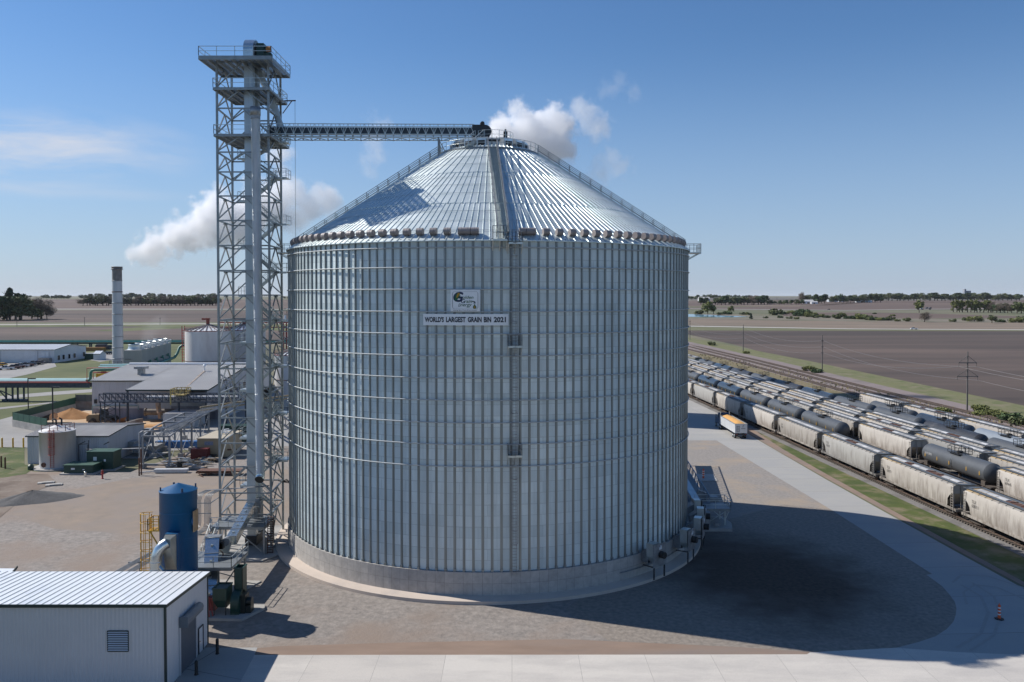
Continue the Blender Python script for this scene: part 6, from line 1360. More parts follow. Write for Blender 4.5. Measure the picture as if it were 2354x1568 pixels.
# hopper body material with grime streaks
def hopmat(name,a,b,grime,amt):
    m,nt,bs,out=newmat(name); L=nt.links.new; tc=N(nt,'ShaderNodeTexCoord'); info=N(nt,'ShaderNodeObjectInfo'); mw=N(nt,'ShaderNodeMath',operation='MULTIPLY',inp={1:60.}); L(info.outputs['Random'],mw.inputs[0])
    mp=N(nt,'ShaderNodeMapping'); mp.inputs['Scale'].default_value=(1,1.0,.16); L(tc.outputs['Object'],mp.inputs[0])
    n1=N(nt,'ShaderNodeTexNoise',noise_dimensions='4D',inp={'Scale':1.6,'Detail':7,'Roughness':.68}); L(mp.outputs[0],n1.inputs['Vector']); L(mw.outputs[0],n1.inputs['W'])
    n2=N(nt,'ShaderNodeTexNoise',noise_dimensions='4D',inp={'Scale':.28,'Detail':4}); L(tc.outputs['Object'],n2.inputs['Vector']); L(mw.outputs[0],n2.inputs['W'])
    rp=N(nt,'ShaderNodeValToRGB'); e=rp.color_ramp.elements; e[0].position=.3; e[1].position=.7; e[0].color=c4(a); e[1].color=c4(b); L(n2.outputs['Fac'],rp.inputs[0])
    # grime heavier low on the side
    sp=N(nt,'ShaderNodeSeparateXYZ'); L(tc.outputs['Object'],sp.inputs[0]); mz=N(nt,'ShaderNodeMapRange',inp={1:1.0,2:4.2,3:.20,4:-.03}); L(sp.outputs['Z'],mz.inputs[0])
    ad=N(nt,'ShaderNodeMath',operation='ADD'); L(n1.outputs['Fac'],ad.inputs[0]); L(mz.outputs[0],ad.inputs[1]); mr=N(nt,'ShaderNodeMapRange',inp={1:.52,2:.82,3:0,4:amt}); L(ad.outputs[0],mr.inputs[0])
    mx=N(nt,'ShaderNodeMix',data_type='RGBA'); L(mr.outputs[0],mx.inputs['Factor']); L(rp.outputs[0],mx.inputs['A']); mx.inputs['B'].default_value=c4(grime); hv=N(nt,'ShaderNodeHueSaturation'); mv=N(nt,'ShaderNodeMapRange',inp={3:.78,4:1.12}); L(info.outputs['Random'],mv.inputs[0]); L(mv.outputs[0],hv.inputs['Value']); L(mx.outputs['Result'],hv.inputs['Color']); L(hv.outputs[0],bs.inputs['Base Color']); bs.inputs['Roughness'].default_value=.6
    return m
HB=hopmat('weathered cream hopper',(.47,.435,.385),(.40,.365,.325),(.115,.085,.065),.85); HG=hopmat('grey hopper',(.34,.33,.31),(.30,.29,.27),(.10,.08,.07),.7); HBL=hopmat('blue hopper',(.16,.40,.48),(.2,.45,.52),(.2,.2,.2),.4); HYL=hopmat('yellowed hopper',(.36,.34,.24),(.3,.3,.26),(.08,.07,.06),.9)
WALKM=pm('running board',(.16,.175,.185),(.11,.12,.13),8,.6,.4); HATCH=pm('white hatch cover',(.50,.50,.50),(.36,.355,.35),1.2,.6,vrand=.25); UND=pm('dirty underframe',(.06,.048,.04),(.10,.08,.065),1.5,.9); ROOFH=pm('dusty car roof',(.36,.34,.31),(.28,.26,.24),.6,.7,c3=(.42,.31,.17),s3=.15,t3=(.52,.66)); ROOFO=pm('grain strewn roof',(.45,.27,.09),(.36,.32,.27),.5,.8)
LC=22.07
def bogie(t,y):
    m=MB()
    for s_ in (-1,1):
        m.slab([(s_*1.02-.08,y-1.2,.42),(s_*1.02-.08,y-1.2,.62),(s_*1.02-.08,y-.4,.85),(s_*1.02-.08,y+.4,.85),(s_*1.02-.08,y+1.2,.62),(s_*1.02-.08,y+1.2,.42),(s_*1.02-.08,y+.3,.3),(s_*1.02-.08,y-.3,.3)],(.16,0,0))
    m.b2(-1,1,y-.2,y+.2,.5,.8); b=part('bogie',m,UND,t)
    for yy in (y-.9,y+.9):
        m=MB(); 
        for s_ in (-.76,.76): m.lathe((s_,yy,.47),[(.02,-.07),(.47,-.07),(.47,.07),(.02,.07)],16,axis=Matrix.Rotation(pi/2,3,'Y'))
        m.tube((-.76,yy,.47),(.76,yy,.47),.08,6); part('wheel_set',m,RLM,b)
def hopper(name,body=HB,roofm=ROOFH,seed=0,ribbed=False):
    r_=random.Random(seed); t=thing(name,'proto','proto'); m=MB(); 
    st=[-9.75,-9.5,-9.0,-8.55,-8.45,-8.3,8.3,8.45,8.55,9.0,9.5,9.75]; zb_=[3.3,3.3,2.95,2.4,1.7,1.3,1.3,1.7,2.4,2.95,3.3,3.3]; zt=4.42
    def wdt(z): return 1.52+.10*sin(pi*min(1,max(0,(z-1.2)/3.3)))-(.06 if z>4.3 else 0)
    K=9
    for s_ in (-1,1):
        vs=[]
        for y,zb in zip(st,zb_):
            for k in range(K): z=zb+(zt-zb)*k/(K-1); vs.append((s_*wdt(z),y,z))
        f=[(i*K+k,(i+1)*K+k,(i+1)*K+k+1,i*K+k+1) for i in range(len(st)-1) for k in range(K-1)]
        m.add(vs,f if s_>0 else [q[::-1] for q in f],True)
    for s_ in (-1,1):  # end sheets
        y=s_*9.75; vs=[(-1.46,y,3.3),(1.46,y,3.3),(1.46,y,zt),(0,y,zt+.25),(-1.46,y,zt)]; m.add(vs,[(0,1,2,3,4)]); m.add([(-1.46,y,3.3),(1.46,y,3.3),(1.3,s_*7.2,1.1),(-1.3,s_*7.2,1.1)],[(0,1,2,3)])
    if ribbed:
        for i in range(15):
            y=-9+i*1.28
            for s_ in (-1,1): m.bar((s_*1.62,y,1.3),(s_*1.62,y,4.35),.12,.12)
    part('body',m,body,t)
    m=MB(); 
    for s_ in (-1,1): m.b2(s_*1.5-.08,s_*1.5+.08,-10.3,10.3,1.0,1.32)
    for s_ in (-1,1): m.b2(-1.55,1.55,s_*10.3-.12,s_*10.3+.12,.95,1.3); m.b2(-.4,.4,s_*8,s_*10.9,.75,1.1)
    for s_ in (-1,1):
        for e in (-1,1): m.bar((s_*1.48,e*9.75,1.2),(s_*1.48,e*9.75,4.3),.13); 
        for e in (-.5,.5): m.bar((e,s_*9.9,1.2),(e,s_*9.75,4.4),.1)
    part('side_sill',m,body,t)
    m=MB(); m.slab([(-1.47,-9.8,zt),(-.8,-9.8,zt+.2),(.8,-9.8,zt+.2),(1.47,-9.8,zt)],(0,19.6,0)); part('roof',m,roofm,t)
    m=MB()
    for s_ in (-1,1): 
        m.b2(s_*.98-.27,s_*.98+.27,-10.4,10.4,zt+.24,zt+.28)
        for i in range(15): m.bar((s_*1.2,-9.6+i*1.37,zt+.22),(s_*1.55,-9.6+i*1.37,zt+.02),.05)
    for e in (-1,1): m.b2(-1.3,1.3,e*10.1-.4,e*10.1+.4,zt+.24,zt+.28)
    part('running_board',m,WALKM,t)
    gaps={0:(),1:(4,5),2:(2,3,6)}[seed%3]; n=9
    for i in range(n):
        m=MB(); y0=-8.9+i*1.98
        if i in gaps: m.slab([(-.5,y0,zt+.22),(.5,y0,zt+.22),(.5,y0+1.9,zt+.22),(-.5,y0+1.9,zt+.22)],(0,0,.03)); m.bar((-.5,y0+.95,zt+.28),(.5,y0+.95,zt+.28),.1); part('open_hatch',m,RUST,t)
        else: m.slab([(-.44,y0,zt+.28),(0,y0,zt+.38),(.44,y0,zt+.28),(.44,y0,zt+.22),(-.44,y0,zt+.22)],(0,1.86,0)); part('hatch_cover',m,HATCH,t)
    m=MB()
    for s_,e in ((-1,-1),(1,1),(-1,1),(1,-1)):
        for z in range(9): m.bar((s_*1.62,e*9.35,1.3+z*.36),(s_*1.62,e*9.8,1.3+z*.36),.045)
        m.bar((s_*1.62,e*9.35,1.0),(s_*1.62,e*9.35,4.3),.05); m.bar((s_*1.62,e*9.85,.7),(s_*1.62,e*9.85,4.3),.05)
    part('ladder',m,body,t)
    for k in range(3):
        m=MB(); y=-4.9+k*4.9; frust(m,-.5,.5,y-.4,y+.4,.35,-1.35,1.35,y-1.9,y+1.9,1.25); m.b2(-.9,.9,y-.5,y+.5,.25,.42); part('hopper_outlet',m,UND,t)
    bogie(t,-8.1); bogie(t,8.1)
    m=MB(); m.tube((0,-11,.9),(0,11,.9),.16,6); m.box((0,-10.4,1.6),(.9,.3,.8)); part('coupler',m,UND,t)
    return t
TKB=pm('black tank car paint',(.045,.046,.05),(.035,.036,.04),.8,.42,.1,c3=(.07,.07,.072),s3=.3); TKG=pm('grey tank car paint',(.10,.105,.11),(.085,.09,.095),.8,.45,.1); TKS=pm('glossy blue black tank car paint',(.05,.06,.075),(.06,.075,.09),.8,.2,.25); TKL=pm('pale grey tank car paint',(.26,.29,.32),(.22,.25,.28),.8,.4,.1)
def tanker(name,body=TKB):
    t=thing(name,'proto','proto'); R_=1.56; hl=8.6; m=MB(); prof=[(.02,-hl-.75),(.6,-hl-.68),(1.05,-hl-.5),(1.36,-hl-.25),(R_,-hl),(R_,-hl),(R_,hl),(R_,hl),(1.36,hl+.25),(1.05,hl+.5),(.6,hl+.68),(.02,hl+.75)]
    m.lathe((0,0,2.95),prof,32,axis=Matrix.Rotation(pi/2,3,'X')); part('tank_shell',m,body,t)
    m=MB()
    for e in (-1,1): m.b2(-1.4,1.4,e*9.6-.6,e*9.6+.8*1,.95,1.2); m.b2(-1.2,1.2,e*8-.5,e*8+.5,.9,1.7); m.b2(-.3,.3,e*8,e*10.9,.75,1.05)
    for s_ in (-1,1): m.bar((s_*1.45,-9,1.15),(s_*1.45,9,1.15),.05)
    m.tube((0,0,1.4),(0,0,.6),.25,8); part('underframe',m,UND,t)
    m=MB(); m.lathe((0,0,4.3),[(.5,0),(.5,.5),(.5,.5),(.02,.6)],16); part('manway',m,BLACK,t)
    m=MB(); m.b2(-1.15,1.15,-1.5,1.5,4.42,4.47); m.rail([(-1.15,-1.5,4.47),(-1.15,1.5,4.47),(1.15,1.5,4.47),(1.15,-1.5,4.47),(-1.15,-1.5,4.47)],1.05,.03,1.1,mid=True); pf=part('platform',m,BLACK,t)
    m=MB(); 
    for s_ in (-1,1):
        pts=[(s_*(1.6)*cos(a),0,2.85+1.6*sin(a)) for a in (0,.3,.6,.9,1.15)]
        for dy in (-.22,.22): m.pipe([(x,dy,z) for x,_,z in [(s_*1.6,0,1.2)]+pts],.03,4)
        for k in range(5): m.bar((s_*1.6,-.22,1.4+k*.35),(s_*1.6,.22,1.4+k*.35),.03)
    part('ladder',m,BLACK,t)
    m=MB()
    for y in (-7.6,-4.2,.5,4.0,7.6): m.b2(-1.56,-1.50,y-.06,y+.06,2.5,3.1)
    part('reflector',m,YEL,t)
    bogie(t,-8.4); bogie(t,8.4)
    return t
H=[hopper('hopper_car',HB,ROOFH,0),hopper('hopper_car',HB,ROOFH,1),hopper('hopper_car',HB,ROOFH,2)]
HO=[hopper('hopper_car',HB,ROOFO,0)]; HGR=hopper('hopper_car',HG,ROOFH,1); HBLU=hopper('hopper_car',HBL,ROOFH,0,True); HYE=hopper('hopper_car',HYL,ROOFH,1,True)
TT={'b':tanker('tank_car',TKB),'g':tanker('tank_car',TKG),'s':tanker('tank_car',TKS),'l':tanker('tank_car',TKL)}
ang=atan2(.053,1)
ROWN={'A':('nearest row','row of hopper cars nearest the road'),'B':('short second row','tank cars in the short second row'),'C':('third row','cars in the third row'),'D':('fourth row','cars in the fourth row'),'E':('fifth row','cars in the fifth row'),'F':('sixth row','cars in the sixth row'),'G':('seventh row','cars in the seventh row'),'H':('farthest parked row','cars in the farthest row')}
def fillrow(key,x0,specs,Y0):
    """specs: string of car codes from the near end; each car occupies LC"""
    Y=Y0; n=0
    for c in specs:
        L_=LC if c in 'hiofgzyH123' else 20.6
        if c in 'bgslr': L_=20.9
        yc_=Y+L_/2; Y+=L_
        if c=='.': continue
        proto={'1':H[0],'2':H[1],'3':H[2],'o':HO[0],'z':HGR,'U':HBLU,'y':HYE,'b':TT['b'],'g':TT['g'],'s':TT['s'],'l':TT['l']}[c]
        kind={'1':'cream hopper car with closed white hatches','2':'cream hopper car with two rusty open hatches','3':'cream hopper car with several open hatches','o':'hopper car with orange grain strewn on its roof','z':'dull grey hopper car','U':'pale blue ribbed hopper car','y':'yellowed ribbed hopper car','b':'matt black tank car','g':'dark grey tank car','s':'glossy blue black tank car','l':'pale grey tank car'}[c]
        o=dup(proto,(TX(x0,yc_),yc_,.31),ang,f'{kind}, {ORD[n]} car of the {ROWN[key][0]}',None)
        o['category']='hopper car' if c in '123ozUy' else 'tank car'; o['group']=ROWN[key][1]; n+=1
        if c in '123oz': o.scale=(1,1,.975 if n%4 else .95)
    return Y
fillrow('A',67.4,'23z112z32131',111.3-LC); fillrow('B',75.9,'gggssgbs',166.4); fillrow('C',80.2,'1',124.4-LC*1); fillrow('C',80.2,'g',124.8)
for k,o in enumerate([x for x in bpy.data.objects if x.get('group')=='cars in the third row']): pass
Yc=fillrow('C',80.2,'.',124.8)
Yn=fillrow('C',80.2,'21z3111z31',146.2)
fillrow('D',84.9,'1z31o1z2oo1sl',112); fillrow('E',89.2,'1z131o1z21321',118); fillrow('F',95.0,'ggbggsbgbsg',110); fillrow('G',99.3,'gblsg',100)
fillrow('G',98.4,'....yU',236) if False else None
for c,Yq,k in ((HYE,352.5,'yellowed ribbed hopper car just before the pale blue one'),(HBLU,374.6,'pale blue ribbed hopper car at the far end by the bin wall')):
    o=dup(c,(TX(95.0,Yq),Yq,.31),ang,k); o['category']='hopper car'; o['group']=ROWN['F'][1]
fillrow('H',104.2,'11131',219-LC*5)
# fix labels that repeat because the third row was laid in pieces
seen={}
for o in bpy.data.objects:
    if o.get('group')=='cars in the third row': seen.setdefault(o['label'],[]).append(o)
rowC=sorted([o for o in bpy.data.objects if o.get('group')=='cars in the third row' and o.parent is None],key=lambda o:o.location.y)
for i,o in enumerate(rowC): o['label']=o['label'].split(',')[0]+f', {ORD[i]} car of the third row'
# painted reporting marks on the nearest cars
INKH=pm('faded black lettering',(.09,.085,.08),(.12,.11,.10),2,.7); WINK=pm('white lettering',(.6,.6,.6),(.5,.5,.5),2,.7)
rowA=sorted([o for o in bpy.data.objects if o.get('group')==ROWN['A'][1] and o.parent is None],key=lambda o:o.location.y)
def carmark(o,lines,y,z,xs,h,mt,w_=.55):
    m=MB(); 
    for k,s in enumerate(lines):
        vs,fs=textverts(s); wd=h*w_*len(s); m.add([(xs,y-a*wd,z-k*h*1.35+b*h) for a,b in vs],fs)
    part('lettering',m,mt,o,local=True)
marks=[['TILX','638711'],['TILX','639771'],['TILX','639678'],['ACFX','79388'],['TILX','639545']]
for o,mk in zip(rowA,marks): carmark(o,mk,8.0,3.15,-1.66,.42,INKH)
carmark(rowC[1],['GATX 209985'],7.6,3.0,-1.57,.34,WINK); carmark(rowC[0],['TILX','639645'],8.0,3.15,-1.66,.42,INKH)
for p in H+HO+[HGR,HBLU,HYE]+list(TT.values()): kill(p)
kill(pk); kill(sd_) if False else None
# ---- grain truck
gt=thing('grain_truck','white grain trailer heaped with orange corn behind a dark blue semi tractor','truck',(48.7,186,0))
tb=Vector((48.65,176.3,0))
def Q(x,y,z): return tb+Vector((x,y,z))
TW=pm('white trailer',(.70,.71,.72),(.63,.64,.65),.5,.35,.2)
m=MB(); L_=12.8
for a,b in (((-1.28,0),(-1.28,L_)),((1.28,0),(1.28,L_)),((-1.28,0),(1.28,0)),((-1.28,L_),(1.28,L_))):
    p,q=Q(a[0],a[1],2.2),Q(b[0],b[1],2.2); m.bar(p,q,.06,1.9)
m.add([Q(-1.25,2.5,1.25),Q(1.25,2.5,1.25),Q(1.25,L_-2.5,1.25),Q(-1.25,L_-2.5,1.25)],[(0,1,2,3)]); part('trailer_body',m,TW,gt)
m=MB()
for s_ in (-1.3,1.3): m.bar(Q(s_,0,3.18),Q(s_,L_,3.18),.12)
m.bar(Q(-1.3,0,3.18),Q(1.3,0,3.18),.12); m.bar(Q(-1.3,L_,3.18),Q(1.3,L_,3.18),.12)
for i in range(1,9): m.bar(Q(-1.28,i*1.5,1.3),Q(-1.28,i*1.5,3.1),.08)
part('top_rail',m,GALV,gt)
m=MB(); n=12; vs=[]
rr_=random.Random(4)
for j in range(n*2+1):
    for i in range(9):
        u=i/8*2-1; v=j/(n*2); vs.append(Q(u*1.24,.1+v*(L_-.2),3.0+.5*(1-u*u)*(1 if .05<v<.95 else .3)+rr_.uniform(-.03,.05)))
m.add(vs,[(j*9+i,j*9+i+1,(j+1)*9+i+1,(j+1)*9+i) for j in range(n*2) for i in range(8)],True); part('corn_load',m,groundmat('yellow orange corn',(.66,.37,.12),(.56,.29,.09),3,None,.1,(.5,.7),.5,8),gt)
m=MB()
for s_ in (-.45,.45): m.bar(Q(s_,0,1.05),Q(s_,L_,1.05),.15,.25)
m.bar(Q(-1.2,-.05,.95),Q(1.2,-.05,.95),.12,.2)
for s_ in (-.9,.9): m.box(Q(s_,.1,.75),(.5,.05,.6))
for k in range(4): m.bar(Q(-.9,-.08,1.6+k*.35),Q(-.4,-.08,1.6+k*.35),.05)
m.bar(Q(-.9,-.08,1.5),Q(-.9,-.08,2.8),.05); m.bar(Q(-.4,-.08,1.5),Q(-.4,-.08,2.8),.05); m.bar(Q(0,-.08,2.2),Q(.9,-.08,2.2),.06); m.bar(Q(.3,-.08,2.5),Q(.5,-.08,3.0),.05)
part('chassis',m,DARK,gt)
for y in (.9,2.2,12.4,13.7,17.0):
    for s_ in (-1,1):
        m=MB(); xw=.35 if y<16 else .2; m.lathe(Q(s_*(1.25-xw/2),y,.5),[(.02,-xw/2),(.42,-xw/2),(.5,-xw/2+.06),(.5,xw/2-.06),(.42,xw/2),(.02,xw/2)],16,axis=Matrix.Rotation(pi/2,3,'Y')); w_=part('wheel',m,BLACK,gt)
        m=MB(); m.lathe(Q(s_*(1.25-xw/2),y,.5),[(.02,-xw/2-.01),(.26,-xw/2-.01),(.26,xw/2+.01),(.02,xw/2+.01)],12,axis=Matrix.Rotation(pi/2,3,'Y')); part('rim',m,SILV,w_)
NB=pm('dark navy cab paint',(.006,.018,.06),(.008,.022,.07),1,.25,.1,coat=.6)
m=MB(); m.slab([Q(-1.15,13.6,1.0),Q(-1.15,13.6,3.3),Q(-1.15,14.2,3.65),Q(-1.15,15.4,3.5),Q(-1.15,15.9,2.3),Q(-1.15,17.7,2.0),Q(-1.15,17.9,1.0)],(2.3,0,0)); cbt=part('cab',m,NB,gt)
m=MB(); m.slab([Q(-1.17,14.4,2.4),Q(-1.17,14.4,3.2),Q(-1.17,15.3,3.2),Q(-1.17,15.6,2.4)],(2.34,0,0)); m.box(Q(0,13.58,2.9),(1.2,.05,.5)); part('cab_window',m,GLASS,cbt)
m=MB(); m.box(Q(-1.5,15.6,2.7),(.12,.25,.9)); m.box(Q(1.5,15.6,2.7),(.12,.25,.9)); part('mirror',m,DARK,cbt)
m=MB(); m.tube(Q(-1.0,13.5,1.2),Q(-1.0,13.5,4.0),.09,8); m.tube(Q(1.0,13.5,1.2),Q(1.0,13.5,4.0),.09,8); m.box(Q(0,17.95,.75),(2.3,.15,.4)); part('exhaust',m,SILV,cbt)
for s_ in (-.95,.95): m=MB(); m.box(Q(s_,-.13,.98),(.25,.05,.12)); part('tail_light',m,RED,gt)
# ---- delineators
def delin(x,y,lb,s=1.0):
    g=G(x,y); t=thing('traffic_delineator',lb,'delineator',(g.x,g.y,.03)); m=MB(); m.lathe((g.x,g.y,.03),[(.36*s,0),(.36*s,.07),(.12*s,.1)],8,smooth=False); part('base',m,BLACK,t)
    OR=pm('orange plastic',(.75,.11,.03),(.65,.09,.025),1,.5); m=MB(); m.lathe((g.x,g.y,.1),[(.12*s,0),(.10*s,1.1*s),(.10*s,1.1*s),(.03,1.15*s),(.03,1.25*s)],12); part('post',m,OR,t)
    for z in (.35,.62,.89):
        m=MB(); m.lathe((g.x,g.y,z*s+.1),[(.125*s,-.06),(.12*s,.06)],12); part('reflective_band',m,WHITE,t)
delin(2297,1424,'orange and white traffic post standing on the shaded road',1.15); delin(1617,1101,'orange and white traffic post on the small pad behind the bin',1.35)
m=MB(); a=[G(x,y) for x,y in ((1585,1092),(1640,1092),(1650,1107),(1590,1107))]; m.prism([(p.x,p.y) for p in a],.02,.15); struct('small_pad',m,CONC)
# ---- fans round the foot of the bin
def fanmesh(az,r,z0,lb,h=2.9):
    c=pol(az,r,0); t=thing('aeration_fan',lb,'fan',c,'aeration fans round the bin foot',rz=az)
    def add(nm,m,mt,par=None): 
        o=part(nm,m,mt,par or t,local=True); return o
    m=MB(); ax=Matrix.Rotation(pi/2,3,'X'); m.lathe((0,0,h),[(.02,-.5),(1.05,-.5),(1.05,-.5),(1.05,.35),(1.05,.35),(.02,.35)],22,smooth=False,axis=ax); m.b2(-1.05,.1,-.35,.5,h-.2,h+1.2); hs_=add('scroll_housing',m,GALV)
    m=MB(); m.b2(-1.2,1.0,-.56,-.5,h-1.25,h+1.15); add('backplate',m,GALVD,hs_)
    m=MB(); m.tube((0,-.55,h),(0,-1.15,h),.36,14); add('motor',m,BLACK)
    m=MB(); m.tube((0,-.6,h+.75),(.0,-.6,h+.95),.1,8); m.b2(-.3,.15,-.62,-.57,h+.55,h+.8); add('label_plate',m,WHITE)
    m=MB(); m.add([(-.9,.4,h-1.0),(.9,.4,h-1.0),(.9,.4,h+.7),(-.9,.4,h+.7),(-.7,r-R-.3,ZW-.9),(.7,r-R-.3,ZW-.9),(.7,r-R-.3,ZW+.2),(-.7,r-R-.3,ZW+.2)],[(0,1,5,4),(1,2,6,5),(2,3,7,6),(3,0,4,7)]); add('transition_duct',m,GALVD)
    for s_ in (-.9,.9):
        m=MB(); m.bar((s_,-.4,.35),(s_,-.4,h-1.15),.13); add('stand_leg',m,DARK)
    m=MB(); m.bar((-1.1,-.4,h-1.2),(1.1,-.4,h-1.2),.12); m.bar((-1.1,.9,h-1.2),(-1.1,-.4,h-1.2),.1); m.bar((1.1,.9,h-1.2),(1.1,-.4,h-1.2),.1); add('stand_frame',m,DARK)
for az,lb in ((43,'aeration fan nearest the viewer on the shaded side of the bin'),(58,'second aeration fan along the shaded bin foot'),(70,'third aeration fan, below the gallery platform'),(80,'aeration fan just in front of the railed platform'),(89,'aeration fan at the edge of the bin wall under the gallery')):
    fanmesh(radians(az),R+1.75,0,lb)
m=MB(); m.pipe([pol(radians(a),R+.5,1.3) for a in range(34,95,3)],.05,5); single('conduit_line',m,GALVD,'thin conduit running along the shaded foundation wall','conduit',pol(radians(60),R+.5,0))
# ---- inclined gallery and platform, right of the bin
ga=thing('conveyor_gallery','inclined truss conveyor gallery rising behind the right side of the bin','conveyor',(25.5,120,0))
A_,B_=Vector((25.2,111,2.3)),Vector((24.0,152,9.6)); d=(B_-A_).normalized(); sv=Vector((1,0,0)); up=Vector((0,0,1)); GB=pm('blue grey galvanised truss',(.26,.31,.36),(.32,.37,.42),1,.5,.5)
for s_ in (-1.3,1.3):
    m=MB(); o_=sv*s_; m.bar(A_+o_,B_+o_,.16); m.bar(A_+o_+up*1.3,B_+o_+up*1.3,.12); n=26
    for i in range(n):
        p=A_.lerp(B_,i/n)+o_; q=A_.lerp(B_,(i+1)/n)+o_; m.bar(p,p+up*1.3,.09); m.bar(p,q+up*1.3,.07)
    part('truss',m,GB,ga)
m=MB(); m.slab([A_-sv*1.25,A_+sv*1.25,B_+sv*1.25,B_-sv*1.25],(0,0,.08)); part('floor',m,GRATE,ga)
m=MB(); m.bar(A_+up*.45-sv*.5,B_+up*.45-sv*.5,1.0,.75); part('conveyor_trough',m,GALV,ga)
for k in (.35,.7,.98):
    p=A_.lerp(B_,k)
    for s_ in (-1.2,1.2): m=MB(); m.bar((p.x+s_,p.y,0),(p.x+s_,p.y,p.z),.2); part('leg',m,GB,ga)
m=MB(); q=P(1635,1140,113.5); m.box(q+Vector((-1.2,0,0)),(1.6,1.0,1.2),M=Matrix.Rotation(.4,3,'Y')); m.box(q+Vector((0,.3,-.9)),(1.8,1.4,1.6)); part('head_guard',m,GALVD,ga)
rp_=thing('railed_platform','small galvanised railed platform standing on a pad right of the bin','platform',(27,110,0))
deck(24.6,28.6,108.3,111.6,2.55,par=rp_,rail=(1,1,1,0))
for xx,yy in ((27.9,108.5),(27.9,111.3),(25.0,108.5)): m=MB(); m.bar((xx,yy,0),(xx,yy,2.2),.16); part('leg',m,GALV,rp_)
m=MB(); m.bar((27.9,108.5,1.0),(26.3,108.5,2.3),.07); m.bar((27.9,108.5,1.0),(28.5,108.5,2.3),.07); m.bar((25,108.5,.3),(27.9,108.5,2.1),.06); part('brace',m,GALV,rp_)
m=MB(); m.prism([(22.5,106.7),(28.4,106.7),(29.0,109.5),(28.6,113),(22.5,113)],.02,.4); struct('platform_pad',m,CONC)
m=MB(); g=P(1620,1195,107.5); m.b2(g.x-.6,g.x+.6,107,108,.4,2.4); m.box((g.x+1.6,107.4,.8),(.7,.5,.3)); single('electric_cabinet',m,GALVD,'grey electric cabinet on the platform pad beside the fans','cabinet',(g.x,107.5,0))
# unseen bin added behind the big one to throw a shade band over the road
sb=thing('added_shade_bin','unseen galvanised grain bin added behind the huge one to shade the road','grain bin',(17,213,0))
m=MB(); m.lathe((17,213,0),[(12.5,0),(12.5,33)],64); part('wall',m,GALV,sb); m=MB(); m.lathe((17,213,0),[(12.8,33),(1.5,40),(1.5,41),(.1,41)],64); part('roof',m,GALV,sb)
# ---------------------------------------------------------------- trees, shrubs, poles and far things
BARK=pm('bark',(.10,.08,.065),(.07,.055,.045),3,.9)
def leafm(name,a,b,c): return pm(name,a,b,.5,.8,0,0,3,(1,1,1),.3,.7,c,.25,(.45,.6),vrand=.22)
LV={'dark':leafm('dark foliage',(.05,.085,.03),(.075,.115,.04),(.04,.065,.028)),'spring':leafm('spring foliage',(.17,.19,.05),(.21,.22,.075),(.13,.15,.04)),'bare':leafm('bare twigs',(.19,.15,.115),(.22,.18,.135),(.15,.125,.09)),'olive':leafm('olive foliage',(.12,.145,.055),(.16,.175,.07),(.09,.115,.045)),'con':leafm('conifer needles',(.028,.055,.03),(.04,.07,.038),(.022,.045,.024))}
def treeproto(kind,seed,shape='round',n=900,leaf=.55):
    r=random.Random(seed); t=thing({'con':'conifer_tree','bare':'bare_tree'}.get(kind,'broadleaf_tree') if shape!='shrub' else 'shrub','proto','proto'); Ht=10.0; m=MB()
    if shape=='shrub':
        for k in range(5): a=r.uniform(0,6.3); m.pipe([(0,0,0),(1.2*cos(a),1.2*sin(a),2.5),(2*cos(a),2*sin(a),5)],.15,5,r2=.05)
    else:
        m.pipe([(0,0,-.3),(.1,.05,3),(0,.1,6),(.1,0,9)],.32,7,r2=.06)
        for k in range(9):
            a=r.uniform(0,6.3); z=r.uniform(2.2,6.5); l=r.uniform(1.8,3.4); m.pipe([(0,0,z),(l*.5*cos(a),l*.5*sin(a),z+l*.5),(l*cos(a),l*sin(a),z+l*.9)],.12,5,r2=.03)
    part('stems' if shape=='shrub' else 'trunk',m,BARK,t,local=True)
    cl=[]
    if shape=='round': 
        for k in range(15): a=r.uniform(0,6.3); q=r.uniform(0,1)**.5*3.0; z=r.uniform(3.0,8.6); q*=1-max(0,(z-6.5)/4); cl.append((q*cos(a),q*sin(a),z,r.uniform(1.1,1.9)))
    elif shape=='tall':
        for k in range(14): a=r.uniform(0,6.3); q=r.uniform(.2,1.5); z=r.uniform(2.2,9.2); cl.append((q*cos(a),q*sin(a),z,r.uniform(.8,1.3)))
    elif shape=='cone':
        for k in range(22): z=1.5+8*k/21; q=2.6*(1-(z-1.5)/8.8); a=r.uniform(0,6.3); cl.append((q*.55*cos(a),q*.55*sin(a),z,.5+q*.42))
    else:
        for k in range(12): a=r.uniform(0,6.3); q=r.uniform(0,1)**.5*4.4; cl.append((q*cos(a),q*sin(a),r.uniform(1.4,6.5)*(1-q/8),r.uniform(1.4,2.4)))
    m=MB()
    for i in range(n):
        c=cl[r.randrange(len(cl))]; 
        while True:
            p=Vector((r.uniform(-1,1),r.uniform(-1,1),r.uniform(-1,1)))
            if .25<p.length<1: break
        p=Vector(c[:3])+p*c[3]*(1.0 if kind!='bare' else 1.15)
        if p.z<.25: p.z=.25
        nrm=Vector((r.gauss(0,1),r.gauss(0,1),r.gauss(.5,1))).normalized(); u=nrm.orthogonal().normalized(); v=nrm.cross(u); s=leaf*r.uniform(.5,1.2)
        if kind=='bare': m.add([p+u*s*1.6,p+v*s*.10,p-u*s*1.6,p-v*s*.10],[(0,1,2,3)])
        else: m.add([p+u*s,p+v*s*.7+u*.2*s,p-u*s,p-v*s*.8],[(0,1,2,3)])
    part('crown',m,LV[kind],t,local=True); t['h']=10.0
    return t
